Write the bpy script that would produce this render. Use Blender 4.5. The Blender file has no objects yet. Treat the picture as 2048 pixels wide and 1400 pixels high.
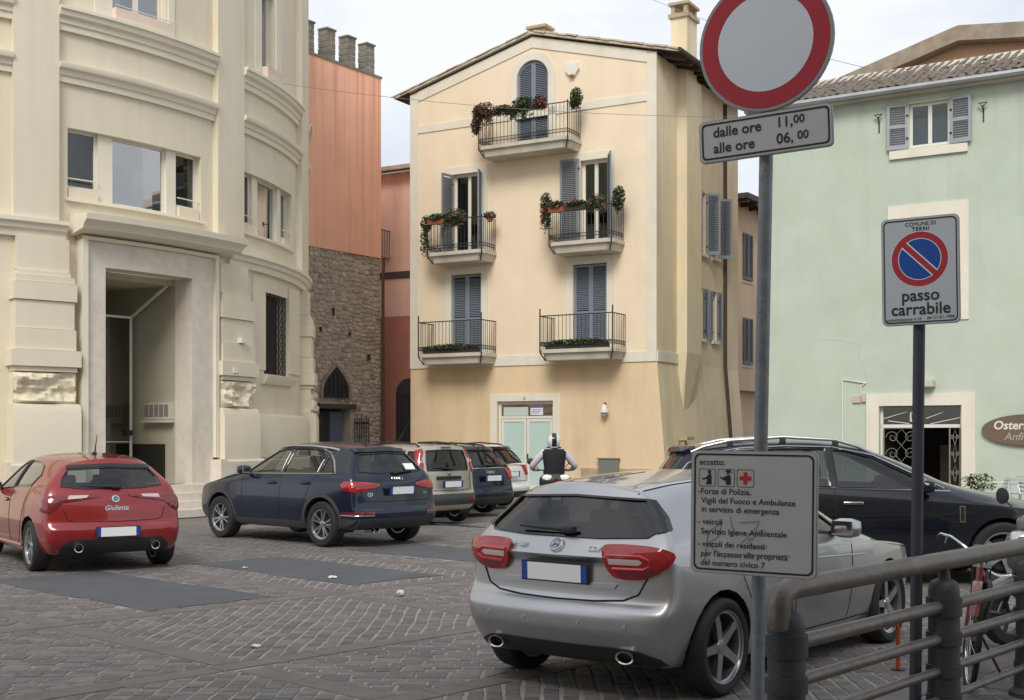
import bpy, bmesh, math, random
from math import sin, cos, pi, radians as R, sqrt, atan2
from mathutils import Vector as V, Matrix as M
from mathutils.bvhtree import BVHTree
from mathutils.geometry import delaunay_2d_cdt
from mathutils import noise
random.seed(7)
SC = bpy.context.scene
COL = SC.collection
# ---------------------------------------------------------------- camera
EYE = 1.68           # eye height in metres
FPX, CXP, HOR = 2500.0, 1024.0, 872.0   # focal length and horizon row of the 2048 px wide photograph
cd = bpy.data.cameras.new('camera'); cam = bpy.data.objects.new('camera', cd); COL.objects.link(cam)
cam.location = (0, 0, EYE); cam.rotation_euler = (R(90), 0, 0)
cd.sensor_width = 36; cd.lens = 36*FPX/2048; cd.shift_y = (HOR-700)/2048
cd.clip_start = .1; cd.clip_end = 2000
SC.camera = cam
# ---------------------------------------------------------------- sky and sun
SUN_EL, SUN_AZ = 43, 190       # the sun stands behind the viewer, veiled by thin cloud
w = bpy.data.worlds.new('World'); SC.world = w; w.use_nodes = True
nt = w.node_tree; nt.nodes.clear()
def N(t, **k):
    n = nt.nodes.new(t)
    for a, b in k.items(): setattr(n, a, b)
    return n
out = N('ShaderNodeOutputWorld'); bg = N('ShaderNodeBackground')
sky = N('ShaderNodeTexSky', sky_type='NISHITA', sun_disc=False)
sky.sun_elevation = R(SUN_EL); sky.sun_rotation = R(SUN_AZ); sky.air_density = 1.0; sky.dust_density = 2.0
tc = N('ShaderNodeTexCoord'); mp = N('ShaderNodeMapping'); mp.inputs['Scale'].default_value = (1, 1, 2.2)
no = N('ShaderNodeTexNoise'); no.inputs['Scale'].default_value = 2.3; no.inputs['Detail'].default_value = 6; no.inputs['Roughness'].default_value = .55
ra = N('ShaderNodeValToRGB'); ra.color_ramp.elements[0].position = .36; ra.color_ramp.elements[0].color = (.42, .42, .42, 1)
ra.color_ramp.elements[1].position = .60; ra.color_ramp.elements[1].color = (1, 1, 1, 1)
mx = N('ShaderNodeMix', data_type='RGBA'); mx.inputs[7].default_value = (7.3, 7.5, 7.8, 1)
nt.links.new(tc.outputs['Generated'], mp.inputs['Vector']); nt.links.new(mp.outputs[0], no.inputs['Vector'])
nt.links.new(no.outputs['Fac'], ra.inputs[0]); nt.links.new(ra.outputs[0], mx.inputs[0])
nt.links.new(sky.outputs[0], mx.inputs[6]); nt.links.new(mx.outputs[2], bg.inputs[0])
bg.inputs[1].default_value = .1; nt.links.new(bg.outputs[0], out.inputs[0])
sd = bpy.data.lights.new('sun', 'SUN'); sun = bpy.data.objects.new('sun', sd); COL.objects.link(sun)
sd.energy = 1.65; sd.angle = R(24); sd.color = (1, .96, .9)
_a = R(SUN_AZ)
sun.rotation_euler = V((sin(_a)*cos(R(SUN_EL)), cos(_a)*cos(R(SUN_EL)), sin(R(SUN_EL)))).to_track_quat('Z', 'Y').to_euler()
sun.location = (-8, -8, 30)
SC.view_settings.view_transform = 'Standard'; SC.view_settings.look = 'None'
SC.view_settings.gamma = 1; SC.view_settings.use_curve_mapping = False
SC.view_settings.exposure = .42
# ---------------------------------------------------------------- materials
MATS = {}
def srgb(r, g, b):
    f = lambda c: (c/255/12.92) if c/255 <= .04045 else ((c/255+.055)/1.055)**2.4
    return (f(r), f(g), f(b))
def mat(name, col=(.5, .5, .5), rough=.6, metal=0, var=0, vscale=3, bump=0, bscale=40, coat=0, spec=.5, emit=0, dirt=None, dscale=(1, 1, .15), stretch=None, detail=5):
    if name in MATS: return MATS[name]
    m = bpy.data.materials.new(name); m.use_nodes = True; t = m.node_tree; b = t.nodes['Principled BSDF']
    b.inputs['Base Color'].default_value = (*col, 1); b.inputs['Roughness'].default_value = rough
    b.inputs['Metallic'].default_value = metal; b.inputs['Coat Weight'].default_value = coat
    b.inputs['Coat Roughness'].default_value = .04; b.inputs['Specular IOR Level'].default_value = spec
    if emit: b.inputs['Emission Color'].default_value = (*col, 1); b.inputs['Emission Strength'].default_value = emit
    L = t.links.new
    if var or bump or dirt:
        co = t.nodes.new('ShaderNodeNewGeometry').outputs['Position']
        if stretch:
            mpn = t.nodes.new('ShaderNodeMapping'); mpn.inputs['Scale'].default_value = stretch; L(co, mpn.inputs[0]); co = mpn.outputs[0]
    cur = None
    if var:
        n = t.nodes.new('ShaderNodeTexNoise'); n.inputs['Scale'].default_value = vscale; n.inputs['Detail'].default_value = detail; n.inputs['Roughness'].default_value = .6
        L(co, n.inputs['Vector'])
        mr = t.nodes.new('ShaderNodeMapRange'); mr.inputs[1].default_value = .25; mr.inputs[2].default_value = .75
        mr.inputs[3].default_value = 1-var; mr.inputs[4].default_value = 1+var; L(n.outputs['Fac'], mr.inputs[0])
        x = t.nodes.new('ShaderNodeMix'); x.data_type = 'RGBA'; x.blend_type = 'MULTIPLY'; x.inputs[0].default_value = 1
        x.inputs[6].default_value = (*col, 1); L(mr.outputs[0], x.inputs[7]); cur = x.outputs[2]
    if dirt:
        mp2 = t.nodes.new('ShaderNodeMapping'); mp2.inputs['Scale'].default_value = dscale
        L(t.nodes.new('ShaderNodeNewGeometry').outputs['Position'], mp2.inputs[0])
        n = t.nodes.new('ShaderNodeTexNoise'); n.inputs['Scale'].default_value = 1.6; n.inputs['Detail'].default_value = 6; L(mp2.outputs[0], n.inputs['Vector'])
        mr = t.nodes.new('ShaderNodeMapRange'); mr.inputs[1].default_value = .5; mr.inputs[2].default_value = .8; mr.inputs[4].default_value = dirt[3]; L(n.outputs['Fac'], mr.inputs[0])
        x = t.nodes.new('ShaderNodeMix'); x.data_type = 'RGBA'; L(mr.outputs[0], x.inputs[0])
        if cur: L(cur, x.inputs[6])
        else: x.inputs[6].default_value = (*col, 1)
        x.inputs[7].default_value = (*dirt[:3], 1); cur = x.outputs[2]
    if cur: L(cur, b.inputs['Base Color'])
    if bump:
        n = t.nodes.new('ShaderNodeTexNoise'); n.inputs['Scale'].default_value = bscale; n.inputs['Detail'].default_value = 4; L(co, n.inputs['Vector'])
        bp = t.nodes.new('ShaderNodeBump'); bp.inputs['Strength'].default_value = bump; bp.inputs['Distance'].default_value = .02
        L(n.outputs['Fac'], bp.inputs['Height']); L(bp.outputs[0], b.inputs['Normal'])
    MATS[name] = m
    return m
def glass(name, tint=(.5, .55, .52), refl=1.0, rough=.02, f0=.07):
    if name in MATS: return MATS[name]
    m = bpy.data.materials.new(name); m.use_nodes = True; t = m.node_tree; t.nodes.clear(); L = t.links.new
    o = t.nodes.new('ShaderNodeOutputMaterial'); tr = t.nodes.new('ShaderNodeBsdfTransparent'); tr.inputs[0].default_value = (*tint, 1)
    g = t.nodes.new('ShaderNodeBsdfGlossy'); g.inputs['Roughness'].default_value = rough; g.inputs[0].default_value = (refl, refl, refl, 1)
    lw = t.nodes.new('ShaderNodeLayerWeight'); lw.inputs[0].default_value = .5
    pw = t.nodes.new('ShaderNodeMath'); pw.operation = 'POWER'; pw.inputs[1].default_value = 4; L(lw.outputs['Facing'], pw.inputs[0])
    fr = t.nodes.new('ShaderNodeMapRange'); fr.inputs[3].default_value = f0; fr.inputs[4].default_value = 1; L(pw.outputs[0], fr.inputs[0])
    mxs = t.nodes.new('ShaderNodeMixShader'); L(fr.outputs[0], mxs.inputs[0]); L(tr.outputs[0], mxs.inputs[1]); L(g.outputs[0], mxs.inputs[2]); L(mxs.outputs[0], o.inputs[0])
    MATS[name] = m
    return m
# ---------------------------------------------------------------- object helpers
def empty(name, loc=(0, 0, 0), rz=0, label=None, cat=None, group=None):
    o = bpy.data.objects.new(name, None); COL.objects.link(o); o.location = loc; o.rotation_euler = (0, 0, rz); o.empty_display_size = .2
    tag(o, label, cat, group); return o
def tag(o, label=None, cat=None, group=None, kind=None):
    if label: o['label'] = label
    if cat: o['category'] = cat
    if group: o['group'] = group
    if kind: o['kind'] = kind
    return o
def link(name, me, m=None, parent=None, loc=None, rot=None):
    o = bpy.data.objects.new(name, me); COL.objects.link(o)
    if m is not None and not me.materials: me.materials.append(m)
    if parent: o.parent = parent
    if loc is not None: o.location = loc
    if rot is not None: o.rotation_euler = rot
    return o
def copy_tree(o, parent=None):
    c = o.copy(); COL.objects.link(c); c.parent = parent
    for ch in list(o.children): copy_tree(ch, c)
    return c
def smooth(me, ang=None):
    for p in me.polygons: p.use_smooth = True
    if ang is not None: me.set_sharp_from_angle(angle=R(ang))
class MB:
    """collects boxes, prisms, tubes and lathes and builds them as one mesh"""
    def __init__(s): s.v = []; s.f = []
    def add(s, vs, fs):
        b = len(s.v); s.v += [tuple(q) for q in vs]; s.f += [tuple(b+i for i in q) for q in fs]; return s
    def box(s, x0, x1, y0, y1, z0, z1):
        return s.add([(x0, y0, z0), (x1, y0, z0), (x1, y1, z0), (x0, y1, z0), (x0, y0, z1), (x1, y0, z1), (x1, y1, z1), (x0, y1, z1)],
                     [(0, 3, 2, 1), (4, 5, 6, 7), (0, 1, 5, 4), (1, 2, 6, 5), (2, 3, 7, 6), (3, 0, 4, 7)])
    def cbox(s, c, d, rot=None):
        vs = [V((sx*d[0]/2, sy*d[1]/2, sz*d[2]/2)) for sz in (-1, 1) for sx, sy in ((-1, -1), (1, -1), (1, 1), (-1, 1))]
        if rot is not None: vs = [rot @ q for q in vs]
        return s.add([q+V(c) for q in vs], [(0, 3, 2, 1), (4, 5, 6, 7), (0, 1, 5, 4), (1, 2, 6, 5), (2, 3, 7, 6), (3, 0, 4, 7)])
    def bbox(s, c, d, b=.02, rot=None):          # bevelled box
        bm = bmesh.new(); bmesh.ops.create_cube(bm, size=1)
        for q in bm.verts: q.co = V((q.co.x*d[0], q.co.y*d[1], q.co.z*d[2]))
        bmesh.ops.bevel(bm, geom=bm.edges[:]+bm.verts[:], offset=b, segments=2, affect='EDGES', profile=.6)
        bm.verts.index_update()
        r = rot if rot is not None else M.Identity(3)
        s.add([r @ q.co+V(c) for q in bm.verts], [[q.index for q in f.verts] for f in bm.faces]); bm.free(); return s
    def prism(s, pts, a, b, axis='y'):           # closed outline pts (p,q) extruded from a to b along an axis
        n = len(pts)
        mk = {'y': lambda p, q, t: (p, t, q), 'x': lambda p, q, t: (t, p, q), 'z': lambda p, q, t: (p, q, t)}[axis]
        return s.add([mk(p, q, a) for p, q in pts]+[mk(p, q, b) for p, q in pts],
                     [tuple(range(n)), tuple(range(2*n-1, n-1, -1))]+[(i, i+n, (i+1) % n+n, (i+1) % n) for i in range(n)])
    def tube(s, pts, r, n=8, cap=True, rs=None):
        pts = [V(p) for p in pts]; k = len(pts); up = None; rings = []
        for i, p in enumerate(pts):
            d = (pts[min(i+1, k-1)]-pts[max(i-1, 0)]).normalized()
            if up is None:
                up = d.orthogonal().normalized()
            up = (up-d*up.dot(d)).normalized(); q = d.cross(up); rr = rs[i] if rs else r
            rings.append([p+(up*cos(2*pi*j/n)+q*sin(2*pi*j/n))*rr for j in range(n)])
        fs = [(i*n+j, i*n+(j+1) % n, (i+1)*n+(j+1) % n, (i+1)*n+j) for i in range(k-1) for j in range(n)]
        if cap: fs += [tuple(range(n-1, -1, -1)), tuple((k-1)*n+j for j in range(n))]
        return s.add([q for r_ in rings for q in r_], fs)
    def lathe(s, prof, n=16, c=(0, 0, 0), axis='z', close=False):
        vs = []; k = len(prof)
        for r_, h in prof:
            for j in range(n):
                a = 2*pi*j/n; x, y = r_*cos(a), r_*sin(a)
                vs.append({'z': (x, y, h), 'y': (x, h, y), 'x': (h, x, y)}[axis])
        vs = [(a+c[0], b+c[1], d+c[2]) for a, b, d in vs]
        fs = [(i*n+j, i*n+(j+1) % n, (i+1)*n+(j+1) % n, (i+1)*n+j) for i in range(k-1) for j in range(n)]
        if not close: fs += [tuple(range(n-1, -1, -1)), tuple((k-1)*n+j for j in range(n))]
        else: fs += [((k-1)*n+j, (k-1)*n+(j+1) % n, (j+1) % n, j) for j in range(n)]
        return s.add(vs, fs)
    def map(s, fn): s.v = [tuple(fn(*q)) for q in s.v]; return s
    def mesh(s, name, sm=None):
        me = bpy.data.meshes.new(name); me.from_pydata(s.v, [], s.f)
        bm = bmesh.new(); bm.from_mesh(me); bmesh.ops.recalc_face_normals(bm, faces=bm.faces[:]); bm.to_mesh(me); bm.free()
        if sm is not None: smooth(me, sm)
        return me
    def build(s, name, m, parent=None, sm=None, loc=None, rot=None, kind=None):
        o = link(name, s.mesh(name, sm), m, parent, loc, rot)
        if kind: o['kind'] = kind
        return o
def ipol(pts, x):
    if x <= pts[0][0]: return pts[0][1]
    for (a, p), (b, q) in zip(pts, pts[1:]):
        if x <= b: return p+(q-p)*(x-a)/(b-a)
    return pts[-1][1]
def spol(pts, x):           # smooth (monotone-ish cubic) interpolation
    n = len(pts)
    if x <= pts[0][0]: return pts[0][1]
    if x >= pts[-1][0]: return pts[-1][1]
    for i in range(n-1):
        if x <= pts[i+1][0]:
            (x0, y0), (x1, y1) = pts[i], pts[i+1]; h = x1-x0; t = (x-x0)/h
            sl = lambda j: ((pts[min(j+1, n-1)][1]-pts[max(j-1, 0)][1])/(pts[min(j+1, n-1)][0]-pts[max(j-1, 0)][0]))
            m0, m1 = sl(i)*h, sl(i+1)*h
            return (2*t**3-3*t*t+1)*y0+(t**3-2*t*t+t)*m0+(-2*t**3+3*t*t)*y1+(t**3-t*t)*m1
def rrect(x0, x1, z0, z1, r, n=5):
    p = []
    for cx, cz, a0 in ((x1-r, z1-r, 0), (x0+r, z1-r, 90), (x0+r, z0+r, 180), (x1-r, z0+r, 270)):
        p += [(cx+r*cos(R(a0+90*i/n)), cz+r*sin(R(a0+90*i/n))) for i in range(n+1)]
    return p
def rnd(p, n=2):         # round the corners of an outline
    for _ in range(n):
        q = []
        for (a, b), (c, d) in zip(p, p[1:]+p[:1]): q += [(a*.75+c*.25, b*.75+d*.25), (a*.25+c*.75, b*.25+d*.75)]
        p = q
    return p
def text(s, size, m, parent, loc, rot=(R(90), 0, 0), align='CENTER', bold=0.0, ext=.001, name='lettering', shear=0, wide=1.0, space=1.0):
    c = bpy.data.curves.new(name, 'FONT'); c.body = s; c.size = size; c.align_x = align; c.align_y = 'CENTER'
    c.extrude = ext; c.offset = bold*size; c.shear = shear; c.resolution_u = 4; c.space_character = space
    tmp = bpy.data.objects.new('tmp', c); COL.objects.link(tmp)
    dg = bpy.context.evaluated_depsgraph_get(); me = bpy.data.meshes.new_from_object(tmp.evaluated_get(dg))
    bpy.data.objects.remove(tmp); me.materials.clear()
    if wide != 1: me.transform(M.Diagonal((wide, 1, 1, 1)))
    return link(name, me, m, parent, loc, rot)
class Frame:
    """a facade plane: local x along the facade, local y into the building, z up"""
    def __init__(s, x, y, deg):
        a = R(deg); s.o = (x, y); s.a = a; s.ex = (cos(a), sin(a)); s.ey = (-sin(a), cos(a))
    def root(s, name, label, cat, group=None): return empty(name, (s.o[0], s.o[1], 0), s.a, label, cat, group)
def wall_grid(xs, zs, opens, depth, fn=None, top=None, ends=True, back=False):
    """a wall skin with openings: xs, zs break lines, opens (x0,x1,z0,z1); reveals reach back by depth"""
    fn = fn or (lambda x, d, z: (x, d, z))
    xs = sorted(set([round(q, 4) for q in xs]+[round(q, 4) for o in opens for q in o[:2]]))
    zs = sorted(set([round(q, 4) for q in zs]+[round(q, 4) for o in opens for q in o[2:4]]))
    isop = lambda x, z: any(o[0] < x < o[1] and o[2] < z < o[3] for o in opens)
    b = MB(); nx, nz = len(xs)-1, len(zs)-1
    op = [[isop((xs[i]+xs[i+1])/2, (zs[j]+zs[j+1])/2) for j in range(nz)] for i in range(nx)]
    for i in range(nx):
        for j in range(nz):
            x0, x1, z0, z1 = xs[i], xs[i+1], zs[j], zs[j+1]
            if not op[i][j]:
                b.add([fn(x0, 0, z0), fn(x1, 0, z0), fn(x1, 0, z1), fn(x0, 0, z1)], [(0, 1, 2, 3)])
            else:
                for di, dj, e in ((-1, 0, ((x0, z0), (x0, z1))), (1, 0, ((x1, z0), (x1, z1))), (0, -1, ((x0, z0), (x1, z0))), (0, 1, ((x0, z1), (x1, z1)))):
                    ii, jj = i+di, j+dj
                    if 0 <= ii < nx and 0 <= jj < nz and not op[ii][jj]:
                        (xa, za), (xb, zb) = e
                        b.add([fn(xa, 0, za), fn(xb, 0, zb), fn(xb, depth, zb), fn(xa, depth, za)], [(0, 1, 2, 3)])
    bm = bmesh.new(); me = bpy.data.meshes.new('w'); me.from_pydata(b.v, [], b.f); bm.from_mesh(me); bpy.data.meshes.remove(me)
    bmesh.ops.remove_doubles(bm, verts=bm.verts[:], dist=.0005); bm.verts.index_update()
    r = MB(); r.v = [tuple(q.co) for q in bm.verts]; r.f = [[q.index for q in f.verts] for f in bm.faces]; bm.free()
    return r
# ================================================================= GROUND
m_ground = mat('ground_setts_far', srgb(116, 109, 104), .85, var=.22, vscale=1.3, bump=.3, bscale=9)
m_joint = mat('joint_sand', srgb(146, 140, 132), .95, var=.25, vscale=2.5)
m_asph = mat('asphalt_patch', srgb(86, 88, 92), .8, var=.18, vscale=1.6, bump=.5, bscale=160)
def sett_material():
    m = mat('dark_setts', (.1, .1, .1), .62, var=.22, vscale=7, bump=.5, bscale=55)
    t = m.node_tree; b = t.nodes['Principled BSDF']; L = t.links.new
    g = t.nodes.new('ShaderNodeNewGeometry'); oi = t.nodes.new('ShaderNodeObjectInfo')
    ad = t.nodes.new('ShaderNodeMath'); ad.operation = 'ADD'; L(g.outputs['Random Per Island'], ad.inputs[0]); L(oi.outputs['Random'], ad.inputs[1])
    fr = t.nodes.new('ShaderNodeMath'); fr.operation = 'FRACT'; L(ad.outputs[0], fr.inputs[0])
    ramp = t.nodes.new('ShaderNodeValToRGB'); e = ramp.color_ramp.elements
    e[0].color = (*srgb(94, 91, 91), 1); e[1].color = (*srgb(121, 116, 112), 1); e[0].position = 0; e[1].position = 1
    k = e.new(.55); k.color = (*srgb(108, 104, 103), 1)
    L(fr.outputs[0], ramp.inputs[0])
    mul = [n for n in t.nodes if n.type == 'MIX'][0]; L(ramp.outputs[0], mul.inputs[6])
    return m
m_sett = sett_material()
m_slab = mat('band_slabs', srgb(107, 102, 98), .7, var=.2, vscale=4, bump=.4, bscale=40)
g = MB().add([(-300, -300, -.02), (300, -300, -.02), (300, 300, -.02), (-300, 300, -.02)], [(0, 1, 2, 3)]).build('ground', m_ground)
tag(g, 'dark grey stone paving of the square', 'ground', kind='structure')
pv = MB().add([(-4.2, 7.25, -.006), (4.2, 7.25, -.006), (5.85, 12, -.006), (5.85, 23.5, -.006), (-10.6, 23.5, -.006)], [(0, 1, 2, 3, 4)]).build('paving', m_joint)
tag(pv, 'sand-filled bed of the sett paving', 'paving', kind='structure')
PO = V((-2.01, 9.15)); PA = V((cos(R(46.5)), sin(R(46.5)))); PB = V((-PA.y, PA.x))
ALN = [-8.1, -5.4, -2.7, 0, 3.1, 5.8, 8.5, 11.2, 13.9, 16.6]
BLN = [-13, -10.6, -8.4, -6.2, -4.0, -1.75, 0, 2.85, 6.9, 9.6, 12.3, 15]
BW = .125
def clip(poly, n, c):       # keep n.p >= c
    o = []
    for i in range(len(poly)):
        a, b = poly[i], poly[(i+1) % len(poly)]; da, db = n.dot(a)-c, n.dot(b)-c
        if da >= 0: o.append(a)
        if da*db < 0: o.append(a+(b-a)*(da/(da-db)))
    return o
def area(p): return abs(sum(p[i].x*p[(i+1) % len(p)].y-p[(i+1) % len(p)].x*p[i].y for i in range(len(p))))/2
def stone_from(poly, h, inset=.008):
    c = sum(poly, V((0, 0)))/len(poly); n = len(poly); vs = []
    for q in poly: vs.append((q.x, q.y, -.0085))
    for q in poly: vs.append((q.x, q.y, h-.004))
    for q in poly:
        d = c-q; L_ = max(d.length, .001); p = q+d*(min(inset, L_*.4)/L_); vs.append((p.x, p.y, h))
    fs = [(i, (i+1) % n, n+(i+1) % n, n+i) for i in range(n)]+[(n+i, n+(i+1) % n, 2*n+(i+1) % n, 2*n+i) for i in range(n)]+[tuple(2*n+i for i in range(n))]
    return vs, fs
def vis(p): return 7.3 < p.y < 23.5 and abs(p.x) < .43*p.y+.5 and p.x < 5.8
PATCH = [(1.05, 2.5, 3.05, 6.65), (3.75, 5.15, 3.25, 6.6), (6.45, 7.85, 3.3, 6.7)]
stones = []
for ia in range(len(ALN)-1):
    for ib in range(len(BLN)-1):
        a0, a1, b0, b1 = ALN[ia]+BW, ALN[ia+1]-BW, BLN[ib]+BW, BLN[ib+1]-BW
        cs = [PO+PA*a+PB*b for a in (a0, a1) for b in (b0, b1)]
        if not any(vis(c) for c in cs+[PO+PA*(a0+a1)/2+PB*(b0+b1)/2]): continue
        x0, x1 = min(c.x for c in cs), max(c.x for c in cs); y0, y1 = min(c.y for c in cs), max(c.y for c in cs)
        kind = (ia+ib) % 2; rr = random.Random(ia*31+ib)
        if kind == 1: w_, l_, gx, gy = .125, .115, .024, .006     # rows run away from the viewer, wide sandy joints between rows
        else: w_, l_, gx, gy = .205, .112, .02, .007             # running bond across
        if ia == 2 and ib == 5: w_, l_, gx, gy, kind = .135, .12, .017, .013, 1
        j = 0; y = y0
        while y < y1:
            ll = l_*rr.uniform(.9, 1.1) if kind == 0 else l_
            x = x0-(w_/2 if j % 2 and kind == 0 else 0)-(rr.random()*.06 if kind == 0 else 0); i = 0
            while x < x1:
                ww = w_*(rr.uniform(.8, 1.2) if kind == 0 else 1); ox = rr.uniform(-.004, .004); oy = (rr.uniform(-.005, .005) if kind == 0 else .05*((i*7919) % 5)/5+rr.uniform(-.003, .003))
                wob = .012*sin(y*2.1+ia)+.006*sin(y*7+i)
                pl = [V((x+gx/2+ox+wob, y+gy/2+oy)), V((x+ww-gx/2+ox+wob, y+gy/2+oy)), V((x+ww-gx/2+ox+wob+rr.uniform(-.004, .004), y+ll-gy/2+oy)), V((x+gx/2+ox+wob+rr.uniform(-.004, .004), y+ll-gy/2+oy))]
                x += ww; i += 1
                c = (pl[0]+pl[2])/2
                if not vis(c): continue
                r_ = c-PO; ca, cb = r_.dot(PA), r_.dot(PB)
                if ca < a0-.13 or ca > a1+.13 or cb < b0-.13 or cb > b1+.13: continue
                if any(p[0]-.03 < ca < p[1]+.03 and p[2]-.03 < cb < p[3]+.03 for p in PATCH): continue
                o = PO
                for n_, c_ in ((PA, a0+PA.dot(o)), (-PA, -a1-PA.dot(o)), (PB, b0+PB.dot(o)), (-PB, -b1-PB.dot(o))):
                    pl = clip(pl, n_, c_)
                    if len(pl) < 3: break
                if len(pl) < 3 or area(pl) < .0012: continue
                stones.append((pl, rr.uniform(-.003, .003)))
            y += ll; j += 1
key = lambda s: -(area(s[0])/(sum(q.y for q in s[0])/len(s[0]))**3)*(1 if (lambda c: c.y > 7.9 and abs(c.x) < .405*c.y and c.x < -.5)(sum(s[0], V((0, 0)))/len(s[0])) else 0)
stones.sort(key=key)
for pl, h in stones[:300]:
    vs, fs = stone_from(pl, h); MB().add(vs, fs).build('sett', m_sett, pv)
rest = MB()
for pl, h in stones[300:]: rest.add(*stone_from(pl, h))
rest.build('setts', m_sett, pv, kind='stuff')
# flat stone bands that frame the panels of setts
bands = []
def band(along, fixed, lo, hi, cuts):
    rr = random.Random(int(fixed*100)); t = lo
    while t < hi:
        L_ = rr.uniform(.55, 1.0); e = min(t+L_, hi)
        for c in cuts:
            if t < c-BW < e or t < c+BW < e: e = c-BW if t < c-BW-.05 else min(e, max(t+.1, c+BW)) if t < c+BW-.02 else e
        P = (lambda s, k: PO+PA*s+PB*k) if along == 'a' else (lambda s, k: PO+PA*k+PB*s)
        pl = [P(t+.006, fixed-BW+.012), P(e-.006, fixed-BW+.012), P(e-.006, fixed+BW-.012), P(t+.006, fixed+BW-.012)]
        inx = along == 'b' and any(abs((t+e)/2-c) < BW for c in BLN)     # leave the crossing to the other band
        if vis(sum(pl, V((0, 0)))/4) and not inx and e-t > .05: bands.append((pl, rr.uniform(-.002, .002)))
        t = e
for b in BLN: band('a', b, ALN[0], ALN[-1], [])
for a in ALN: band('b', a, BLN[0], BLN[-1], BLN)
bands.sort(key=lambda s: sum(q.y for q in s[0]))
for pl, h in bands[:280]:
    MB().add(*stone_from(pl, h+.001)).build('paving_slab', m_slab, pv)
rb = MB()
for pl, h in bands[280:]: rb.add(*stone_from(pl, h+.001))
if rb.v: rb.build('paving_slabs', m_slab, pv, kind='stuff')
for a0, a1, b0, b1 in PATCH:
    pts = []
    for (s0, t0), (s1, t1) in zip(((a0, b0), (a1, b0), (a1, b1), (a0, b1)), ((a1, b0), (a1, b1), (a0, b1), (a0, b0))):
        for i in range(8):
            f = i/8; q = PO+PA*(s0+(s1-s0)*f+random.uniform(-.035, .035))+PB*(t0+(t1-t0)*f+random.uniform(-.035, .035)); pts.append((q.x, q.y))
    MB().prism(pts, -.008, .003, 'z').build('asphalt_patch', m_asph, pv)
# ================================================================= BUILDINGS
m_yel = mat('yellow_plaster', srgb(237, 219, 192), .85, var=.05, vscale=1.2, bump=.25, bscale=60, dirt=(*srgb(222, 199, 164), .35))
m_yel2 = mat('yellow_plaster_ground_floor', srgb(226, 202, 166), .85, var=.06, vscale=1.2, bump=.25, bscale=60, dirt=(*srgb(192, 165, 126), .5))
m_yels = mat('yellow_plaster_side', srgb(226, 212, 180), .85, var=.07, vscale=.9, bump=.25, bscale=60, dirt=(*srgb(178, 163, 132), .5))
m_trim = mat('white_trim', srgb(226, 220, 204), .8, var=.05, vscale=2, bump=.15, bscale=50, dirt=(*srgb(196, 186, 166), .4))
m_shut = mat('blue_grey_shutter', srgb(124, 133, 145), .55, var=.06, vscale=3)
m_shut2 = mat('blue_grey_slats', srgb(112, 121, 133), .55, var=.05, vscale=3)
m_iron = mat('dark_iron', srgb(66, 66, 70), .5, .6, var=.1)
m_conc = mat('balcony_stone', srgb(196, 190, 176), .8, var=.1, vscale=3, bump=.2, dirt=(*srgb(150, 142, 128), .5))
m_tile = mat('old_roof_tile', srgb(176, 160, 142), .9, var=.3, vscale=4, bump=.5, bscale=30, dirt=(*srgb(130, 122, 110), .6), dscale=(3, 3, 3))
m_wood = mat('dark_eaves_wood', srgb(74, 64, 58), .8, var=.2, vscale=5)
m_wfr = mat('white_joinery', srgb(224, 222, 212), .5, var=.03)
m_room = mat('dark_room', srgb(62, 58, 52), .9, var=.2, vscale=.8)
m_pane = glass('window_glass', (.55, .6, .58), 1.0)
m_mirror = glass('reflecting_glass', (.12, .15, .14), 1.0, f0=.4)
m_plinth = mat('stone_plinth', srgb(178, 160, 132), .85, var=.2, vscale=3, bump=.3)
m_frost = mat('frosted_shop_glass', srgb(188, 212, 206), .25, var=.07, vscale=5, coat=.4, stretch=(1, 1, 4))
def room(root, x0, x1, z0, z1, d0=.2, d1=1.6, fn=None):
    b = MB().add([(x0, d0, z0), (x1, d0, z0), (x1, d0, z1), (x0, d0, z1), (x0, d1, z0), (x1, d1, z0), (x1, d1, z1), (x0, d1, z1)], [(4, 5, 6, 7), (0, 1, 5, 4), (1, 2, 6, 5), (2, 3, 7, 6), (3, 0, 4, 7)])
    if fn: b.map(fn)
    return b.build('room_interior', m_room, root)
def window(root, x0, x1, z0, z1, d=.16, bars=1, fw=.06, m=None, pane=None, transom=None, fn=None):
    """timber window: frame ring with mullions; panes are children"""
    m = m or m_wfr; b = MB()
    b.box(x0, x1, d, d+.06, z0, z0+fw).box(x0, x1, d, d+.06, z1-fw, z1)
    n = bars+1; wd = (x1-x0)/n
    for i in range(n+1):
        c = x0+wd*i; k = fw if i in (0, n) else fw*1.3
        a0 = c if i == 0 else c-k if i == n else c-k/2
        b.box(a0, a0+k, d-.002, d+.058, z0+fw+.001, z1-fw-.001)
    zz = [z0+fw, z1-fw]
    if transom: b.box(x0+fw, x1-fw, d+.001, d+.055, transom-fw/2, transom+fw/2); zz = [z0+fw, transom, z1-fw]
    if fn: b.map(fn)
    o = b.build('window', m, root)
    for i in range(n):
        for za, zb in zip(zz, zz[1:]):
            p = MB().box(x0+wd*i+fw*.5, x0+wd*(i+1)-fw*.5, d+.025, d+.033, za, zb)
            if fn: p.map(fn)
            p.build('pane', pane or m_pane, o)
    return o
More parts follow.
